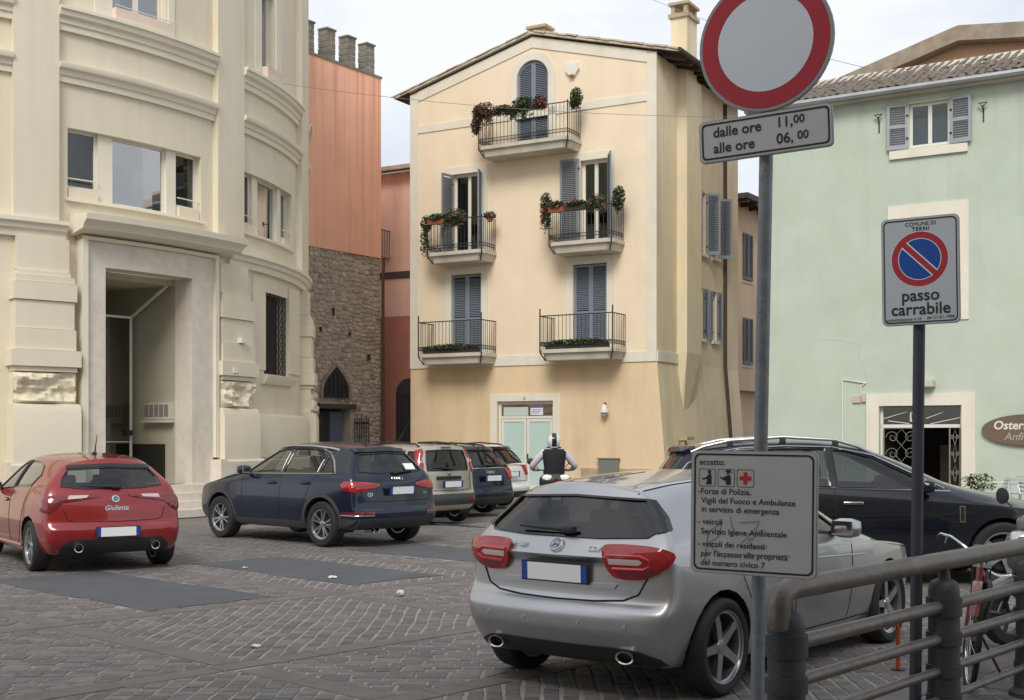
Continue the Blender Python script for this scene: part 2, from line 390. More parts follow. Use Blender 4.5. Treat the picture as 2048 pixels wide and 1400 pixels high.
def shutter_mesh(w, h, arch=0, mid=None, side=1):
    """one louvred leaf, hinge at x=0, reaching to x=w; thickness in y; returns (frame MB, slats MB)"""
    f, s = MB(), MB(); t = .045; k = .07
    top = lambda x: h if not arch else h-arch+sqrt(max(0, arch**2-((arch-x) if side > 0 else (x+arch-w))**2))
    if arch:
        n = 8; xs = [w*i/n for i in range(n+1)]
        f.prism([(x, top(x)) for x in xs]+[(x, max(top(x)-k*1.2, h-arch*.9)) for x in reversed(xs)], 0, t)
    else: f.box(k, w-k, 0, t, h-k, h)
    f.box(0, k, -.001, t+.001, 0, top(k*.5)-(.0 if not arch else .02)); f.box(w-k, w, -.001, t+.001, 0, top(w-k*.5)-(0 if not arch else .02)); f.box(k, w-k, 0, t, 0, k*1.6)
    zs = [k*1.6, h-k]
    if mid: f.box(k, w-k, .001, t-.001, mid-k/2, mid+k/2)
    z = k*1.6+.03
    while z < h-k-.03:
        if not (mid and abs(z-mid) < k*.7):
            xa, xb = k*.8, w-k*.8
            if arch and z > h-arch-.02:
                ok = [x for x in [k+(w-2*k)*i/12 for i in range(13)] if top(x)-k*1.1 > z]
                if len(ok) < 2: z += .055; continue
                xa, xb = ok[0], ok[-1]
            s.add([(xa, .008, z-.012), (xb, .008, z-.012), (xb, .036, z+.022), (xa, .036, z+.022), (xa, .012, z-.02), (xb, .012, z-.02), (xb, .04, z+.014), (xa, .04, z+.014)],
                  [(0, 1, 2, 3), (4, 5, 6, 7), (0, 1, 5, 4), (2, 3, 7, 6), (0, 3, 7, 4), (1, 2, 6, 5)])
        z += .055
    return f, s
def shutter(root, xh, zb, w, h, ang, side, d=-.02, arch=0, mid=None, m=None, ms=None, fn=None):
    """side +1: leaf hinged on its left edge; -1: on its right edge; ang 0 = closed, 180 = flat on the wall"""
    f, s = shutter_mesh(w, h, arch, mid, 1)
    a = R(ang)
    def pl(x, y, z):
        xx = x*cos(a)+(y-.02)*sin(a); yy = -x*sin(a)+(y-.02)*cos(a)
        q = (xh+side*xx, d+yy, zb+z)
        return fn(*q) if fn else q
    o = f.map(pl).build('shutter', m or m_shut, root); s.map(pl).build('slats', ms or m_shut2, o, kind='stuff')
    # hinges
    hb = MB()
    for zz in (.25, h-.3-arch): hb.cbox((.02, .05, zz), (.06, .02, .05))
    hb.map(pl).build('hinge', m_iron, o)
    return o
# ----------------------------------------------------------------- yellow house
FY = Frame(.46, 38.5, -29.6)
yh = FY.root('yellow_house', 'pale yellow gabled house with blue-grey shutters and five flowered balconies', 'house')
XL, XR, EV, AP = -4.32, 4.32, 12.8, 13.95
ops = [(-1.05, .92, 0, 2.76), (-2.75, -1.63, 4.3, 6.8), (1.6, 2.72, 4.3, 6.84), (-2.71, -1.62, 7.5, 10.0), (1.84, 2.75, 7.5, 9.95)]
wb = wall_grid([XL, XR], [0, 3.86, 4.2, 7.2, 10.4], [o for o in ops], .22)
lo = MB(); up = MB()
for f in wb.f:
    zc = sum(wb.v[i][2] for i in f)/len(f); t = lo if zc < 3.87 else up
    t.add([wb.v[i] for i in f], [tuple(range(len(f)))])
# gable field with the arched opening, as strips
AX, AW, AZ0, ASP, AH = .2, .55, 10.62, 12.68, 13.23       # centre, half width, sill, springing, crown
def gtop(x): return EV+(AP-EV)*(1-abs(x-.2)/4.35)
xs = [XL, -3, -2, -1, AX-AW]+[AX-AW*cos(pi*i/12) for i in range(1, 12)]+[AX+AW, 1.5, 2.5, 3.5, XR]
for a, b in zip(xs, xs[1:]):
    def low(x): return 10.4 if x <= AX-AW-.001 or x >= AX+AW+.001 else (ASP+sqrt(max(0, AW**2-(x-AX)**2)))
    mid = (a+b)/2
    if abs(mid-AX) < AW:
        za, zb_ = ASP+sqrt(max(0, AW**2-(a-AX)**2)), ASP+sqrt(max(0, AW**2-(b-AX)**2))
        up.add([(a, 0, za), (b, 0, zb_), (b, 0, gtop(b)), (a, 0, gtop(a))], [(0, 1, 2, 3)])
        up.add([(a, 0, za), (b, 0, zb_), (b, .2, zb_), (a, .2, za)], [(0, 1, 2, 3)])
        up.add([(a, 0, 10.4), (b, 0, 10.4), (b, 0, AZ0), (a, 0, AZ0)], [(0, 1, 2, 3)])
    else: up.add([(a, 0, 10.4), (b, 0, 10.4), (b, 0, gtop(b)), (a, 0, gtop(a))], [(0, 1, 2, 3)])
for x in (AX-AW, AX+AW): up.add([(x, 0, AZ0), (x, .2, AZ0), (x, .2, ASP), (x, 0, ASP)], [(0, 1, 2, 3)])
up.build('wall', m_yel, yh); lo.build('ground_floor_wall', m_yel2, yh)
# side wall to the alley (battered foot), back and left walls
DEP = 7.0
sb = MB()
sideops = [(3.45, 3.95, 7.45, 9.4), (4.55, 5.05, 7.45, 9.4), (3.25, 3.7, 4.75, 6.35), (4.5, 4.95, 4.75, 6.35)]
fnS = lambda x, d, z: (XR-d+max(0, (3.9-z))*.085, x, z)
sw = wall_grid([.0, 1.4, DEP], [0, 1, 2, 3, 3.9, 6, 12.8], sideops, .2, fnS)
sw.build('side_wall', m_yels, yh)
fnL = MB().add([(XL, 0, 0), (XL, DEP, 0), (XL, DEP, EV), (XL, 0, EV)], [(0, 1, 2, 3)]).add([(XL, DEP, 0), (XR, DEP, 0), (XR, DEP, EV), (.2, DEP, AP), (XL, DEP, EV)], [(0, 1, 2, 3, 4)]); fnL.build('rear_wall', m_yels, yh)
# corner of the battered foot seen from the front
MB().add([(XR, -.001, 3.9), (XR, .3, 3.9), (XR+.33, .3, 0), (XR+.33, -.001, 0), (XR-.02, -.001, 0), (XR-.02, -.001, 3.9)], [(0, 1, 2, 3), (0, 3, 4, 5)]).build('battered_foot', m_yel2, yh)
# flue pier and chimney on the side
pr = MB().add([(XR-.05, 1.75, 1.9), (XR+.05, 1.85, 1.9), (XR-.05, 2.75, 1.9), (XR+.32, 1.55, 4.2), (XR+.32, 2.75, 4.2), (XR-.05, 1.55, 4.2), (XR-.05, 2.75, 4.2), (XR+.32, 1.55, 12.5), (XR+.32, 2.75, 12.5), (XR-.05, 1.55, 12.5), (XR-.05, 2.75, 12.5)],
              [(0, 1, 3, 5), (0, 1, 2), (1, 2, 4, 3), (2, 6, 4), (3, 4, 8, 7), (5, 3, 7, 9), (6, 4, 8, 10), (7, 8, 10, 9), (0, 2, 6, 5), (5, 6, 10, 9)])
pr.build('flue_pier', m_yels, yh)
ch = MB().box(XR-.2, XR+.32, 1.55, 2.35, 12.5, 14.3).build('chimney', m_yels, yh)
cc = MB().box(XR-.27, XR+.39, 1.48, 2.42, 14.3, 14.42)
for i in range(2):
    for j in range(2): cc.box(XR-.2+i*.4, XR-.08+i*.4, 1.55+j*.68, 1.67+j*.68, 14.42, 14.68)
cc.box(XR-.27, XR+.39, 1.48, 2.42, 14.68, 14.76); cc.build('chimney_cap', m_plinth, ch)
MB().tube([(XR+.06, 5.6, 12.6), (XR+.06, 5.6, 4), (XR+.3, 5.6, 1.0), (XR+.38, 5.6, 0)], .06).build('downpipe', m_wood, yh)
# trims
tr = MB(); tr.box(XL, XR, -.035, .0, 3.86, 4.16); tr.build('string_course', m_trim, yh)
MB().box(XR+.002, XR+.04, .001, 1.55, 3.86, 4.16).build('string_course', m_trim, yh)
MB().box(XL+.3, XR-.3, -.03, 0, 11.47, 11.7).build('string_course', m_trim, yh)
MB().box(XL, XL+.3, -.032, 0, 4.161, gtop(XL)-.02).build('corner_strip', m_trim, yh)
MB().box(XR-.3, XR, -.032, 0, 4.161, gtop(XR)-.02).build('corner_strip', m_trim, yh)
for sx in (XL, XR):
    q = MB(); x0, x1 = (XL+.3, .2) if sx < 0 else (.2, XR-.3)
    q.add([(x0, -.031, gtop(x0)-.34), (x1, -.031, gtop(x1)-.34), (x1, -.031, gtop(x1)-.02), (x0, -.031, gtop(x0)-.02), (x0, 0, gtop(x0)-.34), (x1, 0, gtop(x1)-.34)], [(0, 1, 2, 3), (0, 1, 5, 4)])
    q.build('gable_frieze', m_trim, yh)
def surround(root, x0, x1, z0, z1, t=.24, th=.3, d=-.03, m=None, bottom=False):
    b = MB().box(x0-t, x0, d, .001, z0, z1).box(x1, x1+t, d, .001, z0, z1).box(x0-t, x1+t, d-.001, .001, z1, z1+th)
    if bottom: b.box(x0-t, x1+t, d-.001, .001, z0-t, z0)
    return b.build('surround', m or m_trim, root)
for o in ops[1:]: surround(yh, *o, .23, .22)
surround(yh, *ops[0], .26, .22)
pts = [(AX+(AW+.25)*cos(pi*i/16), ASP+(AW+.25)*sin(pi*i/16)) for i in range(17)]; inn = [(AX+AW*cos(pi*i/16), ASP+AW*sin(pi*i/16)) for i in range(17)]
b = MB(); n = 17
b.add([(p, -.03, q) for p, q in pts]+[(p, -.03, q) for p, q in inn]+[(p, 0, q) for p, q in pts]+[(p, 0, q) for p, q in inn],
      [(i, i+1, n+i+1, n+i) for i in range(16)]+[(2*n+i, 2*n+i+1, i+1, i) for i in range(16)]+[(n+i, n+i+1, 3*n+i+1, 3*n+i) for i in range(16)])
b.box(AX-AW-.25, AX-AW, -.03, 0, AZ0, ASP).box(AX+AW, AX+AW+.25, -.03, 0, AZ0, ASP); b.build('surround', m_trim, yh)
# plinth stones
x = XL
rr = random.Random(3)
while x < XR:
    e = min(x+rr.uniform(.7, 1.2), XR)
    if not (-1.32 < x < 1.17 or -1.32 < e < 1.17): MB().box(x+.006, e-.006, -.05, 0, 0, .72+rr.uniform(-.02, .02)).build('plinth_stone', m_plinth, yh)
    x = e
# roof: two slopes of tiles, boards and rafters under the side eaves
def roof_pt(x, over=0): return AP+.12-(abs(x-.2))*((AP-EV)/4.35)
rf = MB()
for xa, xb in ((.2, XR+.75), (XL-.55, .2)):
    rf.add([(xa, -.14, roof_pt(xa)), (xb, -.14, roof_pt(xb)), (xb, DEP+.3, roof_pt(xb)), (xa, DEP+.3, roof_pt(xa)), (xa, -.14, roof_pt(xa)-.06), (xb, -.14, roof_pt(xb)-.06), (xb, DEP+.3, roof_pt(xb)-.06), (xa, DEP+.3, roof_pt(xa)-.06)],
           [(0, 1, 2, 3), (4, 5, 6, 7), (0, 1, 5, 4), (2, 3, 7, 6), (1, 2, 6, 5), (0, 3, 7, 4)])
rfo = rf.build('roof', mat('roof_verge_tile', srgb(196, 186, 170), .9, var=.25, vscale=5, bump=.4, bscale=25), yh)
MB().add([(XR+.01, -.13, roof_pt(XR)-.064), (XR+.74, -.13, roof_pt(XR+.74)-.064), (XR+.74, DEP, roof_pt(XR+.74)-.064), (XR+.01, DEP, roof_pt(XR)-.064)], [(0, 1, 2, 3)]).build('eaves_boards', m_wood, rfo)
MB().add([(XL-.01, -.13, roof_pt(XL)-.064), (XL-.54, -.13, roof_pt(XL-.54)-.064), (XL-.54, DEP, roof_pt(XL-.54)-.064), (XL-.01, DEP, roof_pt(XL)-.064)], [(0, 1, 2, 3)]).build('eaves_boards', m_wood, rfo)
def coppo(L_=.42, r0=.095, r1=.075, n=6):   # half-round tile, along +x downhill
    b = MB(); vs = []
    for x, r in ((0, r1), (L_, r0)):
        for th in (0, .014):
            for i in range(n+1): vs.append((x, (r-th)*cos(pi*i/n), (r-th)*sin(pi*i/n)*.8))
    k = n+1; fs = []
    for i in range(n): fs += [(i, i+1, 2*k+i+1, 2*k+i), (k+i, k+i+1, 3*k+i+1, 3*k+i), (2*k+i, 2*k+i+1, 3*k+i+1, 3*k+i)]
    return b.add(vs, fs).mesh('roof_tile', 60)
tile_me = coppo(); tile_me.materials.append(m_tile)
sl = atan2(AP-EV, 4.35)
k = 0
for sgn, x_e in ((-1, XL-.58), (1, XR+.78)):
    for yy in [-.08]:
        x = .2+sgn*.1
        while (x-x_e)*sgn < -.2:
            o = bpy.data.objects.new('roof_tile', tile_me); COL.objects.link(o); o.parent = rfo
            o.location = (x, yy+random.uniform(-.015, .015), roof_pt(x)+.01+.012*(k % 2)); o.rotation_euler = (random.uniform(-.05, .05), sl+.03, 0) if sgn > 0 else (random.uniform(-.05, .05), sl+.03, pi)
            x += sgn*.36; k += 1
for i in range(11):
    xm = MB().box(XR+.02, XR+.72, .25+i*.62, .35+i*.62, 0, .11)
    xm.map(lambda a, b_, c: (a, b_, c+roof_pt(a)-.215)).build('rafter', m_wood, rfo)
MB().tube([(XR+.82, -.3, roof_pt(XR+.75)-.05), (XR+.82, DEP+.3, roof_pt(XR+.75)-.05)], .07).build('gutter', m_wood, rfo)
rc = MB().box(.0, .5, .2, .6, AP, AP+.3).box(-.1, .6, .1, .7, AP+.3, AP+.38).build('ridge_vent', m_plinth, rfo)
# windows, shutters
room(yh, -2.71, -1.62, 7.5, 10); room(yh, 1.84, 2.75, 7.5, 9.95)
window(yh, -2.71, -1.62, 7.5, 10, bars=1, fw=.08); window(yh, 1.84, 2.75, 7.5, 9.95, bars=1, fw=.09)
shutter(yh, -2.69, 7.5, .54, 2.48, 97, 1); shutter(yh, -1.64, 7.5, .54, 2.48, 112, -1)
shutter(yh, 1.82, 7.5, .62, 2.52, 172, 1); shutter(yh, 2.77, 7.5, .62, 2.52, 122, -1)
for xa, xb, zb_, zt in ((-2.75, -1.63, 4.3, 6.8), (1.6, 2.72, 4.3, 6.84)):
    wd = (xb-xa)/2
    shutter(yh, xa+.01, zb_, wd-.012, zt-zb_-.02, 0, 1, d=.08, mid=1.1); shutter(yh, xb-.01, zb_, wd-.012, zt-zb_-.02, 0, -1, d=.08, mid=1.1)
shutter(yh, AX-AW+.01, AZ0, AW-.012, AH-AZ0-.02, 0, 1, d=.08, arch=AW-.02, mid=1.0); shutter(yh, AX+AW-.01, AZ0, AW-.012, AH-AZ0-.02, 0, -1, d=.08, arch=AW-.02, mid=1.0)
for dA, zA, w_, h_, kd in ((3.45, 7.45, .5, 1.95, 0), (4.55, 7.45, .5, 1.95, 0), (3.25, 4.75, .45, 1.6, 1), (4.5, 4.75, .45, 1.6, 1)):
    SF = lambda x, y, z: (XR-y, x, z)
    MB().box(XR+.002, XR+.09, dA-.1, dA+w_+.1, zA-.1, zA-.001).build('window_sill', m_trim, yh)
    wn = window(yh, dA, dA+w_, zA, zA+h_, bars=0, fw=.06, fn=SF)
    MB().box(dA, dA+w_, .25, .27, zA, zA+h_).map(SF).build('room_interior', m_room, yh)
    a1 = 100 if kd == 0 else 165
    shutter(yh, dA, zA, w_*.55, h_, 178 if kd else 150, 1, fn=SF); shutter(yh, dA+w_, zA, w_*.9 if not kd else w_*.55, h_, 120 if not kd else 165, -1, fn=SF)
# shop door
room(yh, -1.05, .92, .02, 2.76, .3, .8)
sd_ = MB().box(-1.05, -.97, .1, .17, .0, 2.76).box(.84, .92, .1, .17, 0, 2.76).box(-.97, .84, .1, .17, 2.66, 2.76).box(-.97, .84, .1, .17, 2.22, 2.3)
sdo = sd_.build('shop_door_frame', m_wfr, yh)
for xa, xb in ((-.97, -.07), (-.07, .84)):
    lf = MB().box(xa+.01, xa+.09, .11, .165, .02, 2.21).box(xb-.09, xb-.01, .11, .165, .02, 2.21).box(xa+.09, xb-.09, .11, .165, .02, .14).box(xa+.09, xb-.09, .11, .165, 2.12, 2.21).build('door_leaf', m_wfr, yh)
    MB().box(xa+.09, xb-.09, .13, .14, .14, 2.12).build('frosted_pane', m_frost, lf)
    if xa > -.5: MB().cbox((xa+.05, .08, 1.05), (.03, .05, .16)).build('door_handle', m_iron, lf)
MB().box(-.97, .84, .125, .14, 2.3, 2.66).build('transom_pane', m_mirror, sdo)
MB().box(-.9, -.02, .118, .122, 2.31, 2.58).build('paper_sheet', mat('pale_paper', srgb(190, 205, 195), .8), sdo)
nt_ = MB().box(.06, .5, .112, .118, 2.33, 2.62).build('notice', mat('white_paper', srgb(225, 225, 232), .8), sdo)
MB().box(.065, .495, .109, .1115, 2.55, 2.615).build('notice_header', mat('violet_ink', srgb(98, 76, 150), .8), sdo)
for i in range(3): MB().box(.1, .46-.05*i, .109, .1115, 2.48-.05*i, 2.495-.05*i).build('notice_line', mat('violet_ink'), sdo)
MB().box(-1.05, .92, -.12, .1, 0, .04).build('door_step', m_plinth, yh)
# balconies
def balcony(x0, x1, z, dep, posts=False):
    o = MB()
    c = .28
    pl = [(x0, 0), (x0, -dep+c*.6), (x0+c*.5, -dep), (x1-c*.5, -dep), (x1, -dep+c*.6), (x1, 0)]
    o.prism([(a, b_) for a, b_ in pl], z-.11, z, 'z')
    ins = [(a+(.1 if a < (x0+x1)/2 else -.1), min(b_+.12, 0) if b_ < -.01 else 0) for a, b_ in pl]
    n = len(pl); lo_ = [(a, b_, z-.32) for a, b_ in ins]; hi_ = [(a+(.05 if a > (x0+x1)/2 else -.05), b_-.05 if b_ < -.01 else 0, z-.111) for a, b_ in ins]
    o.add(lo_+hi_, [tuple(range(n)), tuple(range(2*n-1, n-1, -1))]+[(i, i+n, (i+1) % n+n, (i+1) % n) for i in range(n)])
    bo = o.build('balcony', m_conc, yh)
    rl = [(x0+.04, -.02), (x0+.04, -dep+.05), (x1-.04, -dep+.05), (x1-.04, -.02)]
    hr = MB()
    for hz, r in ((1.0, .018), (.12, .012), (.22, .010)):
        hr.tube([(a, b_, z+hz) for a, b_ in rl], r, 6)
    hr.build('handrail', m_iron, bo)
    bm_ = MB().tube([(0, 0, .02), (0, 0, 1.0)], .0085, 5).mesh('baluster'); bm_.materials.append(m_iron)
    sc_ = MB().tube([(.035*cos(2*pi*i/10), 0, .17+.042*sin(2*pi*i/10)) for i in range(11)], .006, 4).mesh('scroll'); sc_.materials.append(m_iron)
    for (a, b_), (c_, d_) in zip(rl, rl[1:]):
        L_ = sqrt((c_-a)**2+(d_-b_)**2); n = max(2, round(L_/.125)); rz = atan2(d_-b_, c_-a)
        for i in range(n+1):
            f = i/n
            if i == n and (c_, d_) != rl[-1]: continue
            link('baluster', bm_, None, bo, (a+(c_-a)*f, b_+(d_-b_)*f, z))
            if i < n: link('scroll', sc_, None, bo, (a+(c_-a)*(f+.5/n), b_+(d_-b_)*(f+.5/n), z), (0, 0, rz))
    for xx in (x0+.04, x1-.04):
        pb = MB()
        pb.tube([(xx, -dep+.05, z-.1), (xx, -dep+.05, z+(1.22 if posts else 1.06))], .022, 8)
        pb.tube([(xx, -dep+.05, z-.09), (xx+(.12 if xx < (x0+x1)/2 else -.12), -dep+.18, z-.33)], .02, 6)
        pb.build('corner_post', m_iron, bo)
    return bo
BAL = {'LL': (-3.45, -1.06, 4.25, .95, True), 'LR': (.9, 3.36, 4.25, .95, True), 'ML': (-3.14, -1.08, 7.42, .9, False), 'MR': (1.18, 3.3, 7.42, .9, False), 'TP': (-1.26, 1.88, 10.55, .9, False)}
for k_, v_ in BAL.items(): balcony(*v_)
# small fixtures on the house
al = MB().prism([(1.4, 12.9), (1.78, 12.9), (1.82, 12.72), (1.66, 12.52), (1.52, 12.52), (1.36, 12.72)], -.1, 0).build('alarm_box', m_wfr, yh); MB().cbox((1.59, -.1, 12.53), (.14, .05, .06)).build('alarm_lamp', mat('amber_plastic', srgb(150, 90, 40), .4), al)
wl = MB().lathe([(.02, .24), (.07, .22), (.11, .1), (.13, .0), (.11, -.02)], 14, (2.7, -.17, 2.38)).build('wall_lamp', m_wfr, yh, 40); MB().tube([(2.7, 0, 2.62), (2.7, -.12, 2.68), (2.7, -.17, 2.6)], .015, 6).build('lamp_arm', m_iron, wl)
MB().lathe([(.06, -.1), (.08, -.05), (.08, .0)], 12, (2.7, -.17, 2.37)).build('lamp_bulb', mat('frosted_bulb', srgb(170, 165, 150), .3), wl, 40)
mb_ = MB().box(2.5, 3.13, -.16, -.05, .5, 1.0).build('meter_box', mat('grey_meter_box', srgb(136, 138, 132), .5, .2, var=.08), yh)
MB().box(2.54, 3.09, -.168, -.16, .53, .97).build('meter_box_door', mat('grey_meter_door', srgb(128, 130, 125), .5, .2), mb_)
MB().box(2.46, 3.17, -.19, -.04, 1.0, 1.03).build('meter_box_lid', mat('grey_meter_door'), mb_)
MB().box(XR+.26, XR+.4, 1.15, 1.3, 0, 1.55).box(XR+.24, XR+.5, 1.1, 1.7, 1.55, 1.65).build('stone_stump', m_plinth, yh)
MB().lathe([(.05, -.02), (.05, .02)], 12, (-.07, -.035, 2.86), 'y').build('house_number', m_conc, yh)
# ----------------------------------------------------------------- cream round-fronted building
RC, CXC, CYC = 11.0, -16.7, 33.18
m_cream = mat('cream_stucco', srgb(222, 213, 191), .8, var=.04, vscale=1.0, bump=.12, bscale=70, dirt=(*srgb(196, 182, 148), .3))
m_creamt = mat('cream_stucco_trim', srgb(226, 219, 200), .8, var=.03, vscale=1.5, bump=.1, bscale=60)
m_rough = mat('rough_hewn_stone', srgb(222, 212, 186), .9, var=.1, vscale=4, bump=.6, bscale=14)
m_marble = mat('travertine', srgb(214, 206, 192), .55, var=.1, vscale=5, bump=.12, bscale=25, dirt=(*srgb(184, 170, 152), .6), dscale=(1.5, 1.5, .6))
m_vest = mat('vestibule_plaster', srgb(176, 170, 150), .8, var=.06)
m_dark = mat('dark_metal_panel', srgb(58, 58, 52), .4, .3)
cb = empty('cream_palazzo', (CXC, CYC, 0), 0, 'large cream building with rounded front, tall travertine doorway and moulded cornices', 'building')
def CU(u):      # arc length on the front where the column u of the photograph meets it
    a = (u-CXP)/FPX; A = a*a+1; B = -2*(a*CXC+CYC); C_ = CXC**2+CYC**2-RC**2
    D = B*B-4*A*C_; t = (-B-sqrt(max(D, 0)))/2/A
    return RC*atan2(t-CYC, a*t-CXC)
def CUr(u, r):
    a = (u-CXP)/FPX; A = a*a+1; B = -2*(a*CXC+CYC); C_ = CXC**2+CYC**2-r*r; t = (-B-sqrt(max(B*B-4*A*C_, 0)))/2/A
    return RC*atan2(t-CYC, a*t-CXC)
fnC = lambda s, d, z: ((RC-d)*cos(s/RC), (RC-d)*sin(s/RC), z)
def seg(s0, s1, st=.3):
    n = max(1, int(abs(s1-s0)/st+.99)); return [s0+(s1-s0)*i/n for i in range(n+1)]
def arc(prof, s0, s1, st=.3):      # sweep a closed (d,z) profile along the curved front
    ss = seg(s0, s1, st); n = len(prof); b = MB(); k = len(ss)
    return b.add([fnC(s, d, z) for s in ss for d, z in prof], [(i*n+j, i*n+(j+1) % n, (i+1)*n+(j+1) % n, (i+1)*n+j) for i in range(k-1) for j in range(n)]+[tuple(range(n)), tuple((k-1)*n+j for j in range(n-1, -1, -1))])
def abox(s0, s1, d0, d1, z0, z1): return arc([(d0, z0), (d0, z1), (d1, z1), (d1, z0)], s0, s1)
TOPZ = 17.0
b1 = (CU(112), CU(425)); b2 = (CU(477), CU(592)); b3 = (CU(600)+.9, 3.6); b0 = (CU(112)-7.2, CU(22))
tri1 = (CU(135), CU(402), 6.5, 7.93); tri2 = (CU(481), CU(583), 6.5, 7.93); grl = (CU(528), CU(575), 3.2, 5.2)
dr = (CU(200), CU(370), .62, 5.14)
w1 = (CU(225), CU(332), 9.95, 12.6); w2 = (CU(522), CU(548), 10.0, 12.6)
xs = seg(-RC*R(112), RC*R(40), .28)
for q in (tri1, tri2, grl, dr, w1, w2): xs = [x for x in xs if not any(abs(x-e) < .04 for e in q[:2])]+seg(q[0], q[1], .28)
wall_grid(xs, [0, 1.14, 5.8, 9, 13, TOPZ], [tri1, tri2, grl, dr, w1, w2], .3, fnC).build('wall', m_cream, cb, 30)
# upper giant pilasters and framing strips
for s0, s1 in ((CU(22), CU(112)), (CU(425), CU(477)), (CU(592), CU(600)+.9)):
    abox(s0, s1, -.16, .0, 5.95, TOPZ-.01).build('pilaster', m_cream, cb, 30)
for s0, s1 in ((CU(188), CU(222)), (CU(335), CU(346)), (CU(508), CU(520)), (CU(550), CU(560))):
    abox(s0, s1, -.05, 0, 10.31, TOPZ-.02).build('window_strip', m_creamt, cb, 30)
CORN1 = [(0, 9.86), (-.08, 9.86), (-.08, 9.98), (-.12, 10.0), (-.12, 10.1), (-.2, 10.14), (-.22, 10.24), (-.26, 10.25), (-.26, 10.31), (0, 10.31)]
CORN2 = [(0, 8.82), (-.07, 8.82), (-.07, 8.94), (-.11, 8.96), (-.13, 9.05), (-.2, 9.08), (-.22, 9.13), (-.22, 9.19), (0, 9.19)]
for s0, s1 in (b0, b1, b2, b3):
    arc(CORN1, s0+.002, s1-.002).build('cornice', m_creamt, cb, 30); arc(CORN2, s0+.002, s1-.002).build('hood_moulding', m_creamt, cb, 30)
# string course between the storeys, capped over the piers
ENT = [(0, 5.62), (-.1, 5.62), (-.12, 5.75), (-.18, 5.78), (-.2, 5.86), (-.26, 5.9), (-.26, 5.98), (0, 6.0)]
for s0, s1 in ((-RC*R(100), CU(128)), (CU(452), RC*R(38))): arc(ENT, s0, s1).build('string_course', m_creamt, cb, 30)
# rusticated piers of the lower storey
PIER = [(5.62, 4.95, .20, 0), (4.95, 4.85, .26, .0), (4.85, 4.72, .31, .06), (4.72, 4.36, .34, .1), (4.36, 3.80, .30, .06), (3.80, 3.38, .34, .08), (3.38, 3.05, .40, .16), (3.05, 2.95, .34, .1)]
def pier(s0, s1, w=0):
    for zt, zb, pr, ex in PIER:
        abox(s0-ex-w, s1+ex+w, -pr, 0, zb+.004, zt-.004).build('pier_course', m_cream, cb, 30)
    # rough hewn block
    ss = seg(s0-.1-w, s1+.1+w, .05); zz = [2.94-.62*i/12 for i in range(13)]; rr = random.Random(int(s0*10)); b = MB()
    n = len(zz)
    def rd(i, j):
        e = min(i, len(ss)-1-i, 1)*1.0 if i in (0, len(ss)-1) else 1; e2 = 0 if j in (0, n-1) else 1
        return -(.335+.16*noise.noise(V((ss[i]*2.2, zz[j]*4.5, s0)))+.09*noise.noise(V((ss[i]*6, zz[j]*9, s0)))+.05*noise.noise(V((ss[i]*15, zz[j]*15, s0)))) if (e and e2) else -.27
    b.add([fnC(s, rd(i, j), z) for i, s in enumerate(ss) for j, z in enumerate(zz)], [(i*n+j, (i+1)*n+j, (i+1)*n+j+1, i*n+j+1) for i in range(len(ss)-1) for j in range(n-1)])
    for e in (ss[0], ss[-1]): b.add([fnC(e, 0, zz[0]), fnC(e, -.28, zz[0]), fnC(e, -.28, zz[-1]), fnC(e, 0, zz[-1])], [(0, 1, 2, 3)])
    b.add([fnC(s, d, zz[0]) for s in ss for d in (0, -.28)], [(2*i, 2*i+1, 2*i+3, 2*i+2) for i in range(len(ss)-1)])
    b.add([fnC(s, d, zz[-1]) for s in ss for d in (0, -.28)], [(2*i, 2*i+1, 2*i+3, 2*i+2) for i in range(len(ss)-1)])
    b.build('rough_block', m_rough, cb, 40)
    arc([(0, 1.16), (-.44, 1.16), (-.44, 2.14), (-.38, 2.3), (-.3, 2.318), (0, 2.318)], s0-.14-w, s1+.14+w).build('pier_base', m_cream, cb, 30)
    arc([(0, 0), (-.52, 0), (-.52, 1.1), (-.48, 1.155), (0, 1.155)], s0-.2-w, s1+.2+w).build('pier_plinth', m_marble, cb, 30)
pier(CU(28), CU(130)); pier(CU(427), CU(482)); pier(CU(600)+.1, CU(600)+1.3); pier(CU(28)-6.2, CU(28)-5.0)
# travertine plinth between piers, panels
for s0, s1 in ((CU(496)+.1, CU(600)-.15), (-RC*R(100), CU(28)-6.5)):
    arc([(0, 0), (-.3, 0), (-.3, 1.1), (-.27, 1.14), (0, 1.14)], s0, s1).build('plinth', m_marble, cb, 30)
    arc([(0, 1.16), (-.24, 1.16), (-.24, 2.1), (-.2, 2.2), (0, 2.22)], s0, s1).build('dado', m_cream, cb, 30)
# grille window with sill
arc([(0, 2.95), (-.1, 2.95), (-.18, 3.06), (-.2, 3.17), (0, 3.19)], grl[0]-.2, grl[1]+.25).build('window_sill', m_creamt, cb, 30)
for s0, s1 in ((CU(503), grl[0]-.001), (grl[1]+.001, CU(596))): arc([(0, 3.28), (-.05, 3.28), (-.05, 5.5), (0, 5.5)], s0, s1).build('wall_panel', m_cream, cb, 30)
gr = MB(); sN = 6
for i in range(sN+1):
    s = grl[0]+(grl[1]-grl[0])*i/sN; gr.tube([fnC(s, .06, 3.2), fnC(s, .06, 5.2)], .014, 5)
gro = gr.build('window_grille', mat('black_iron', srgb(40, 42, 44), .5, .5), cb)
for j in range(10):
    z = 3.3+j*.2
    rg = MB()
    for i in range(sN):
        s = grl[0]+(grl[1]-grl[0])*(i+.5)/sN; rg.tube([fnC(s+.1*cos(2*pi*k/8), .05, z+.085*sin(2*pi*k/8)) for k in range(9)], .011, 4, False)
    rg.build('grille_ring', MATS['black_iron'], gro)
abox(grl[0], grl[1], .28, .3, 3.2, 5.2).build('room_interior', m_room, cb)
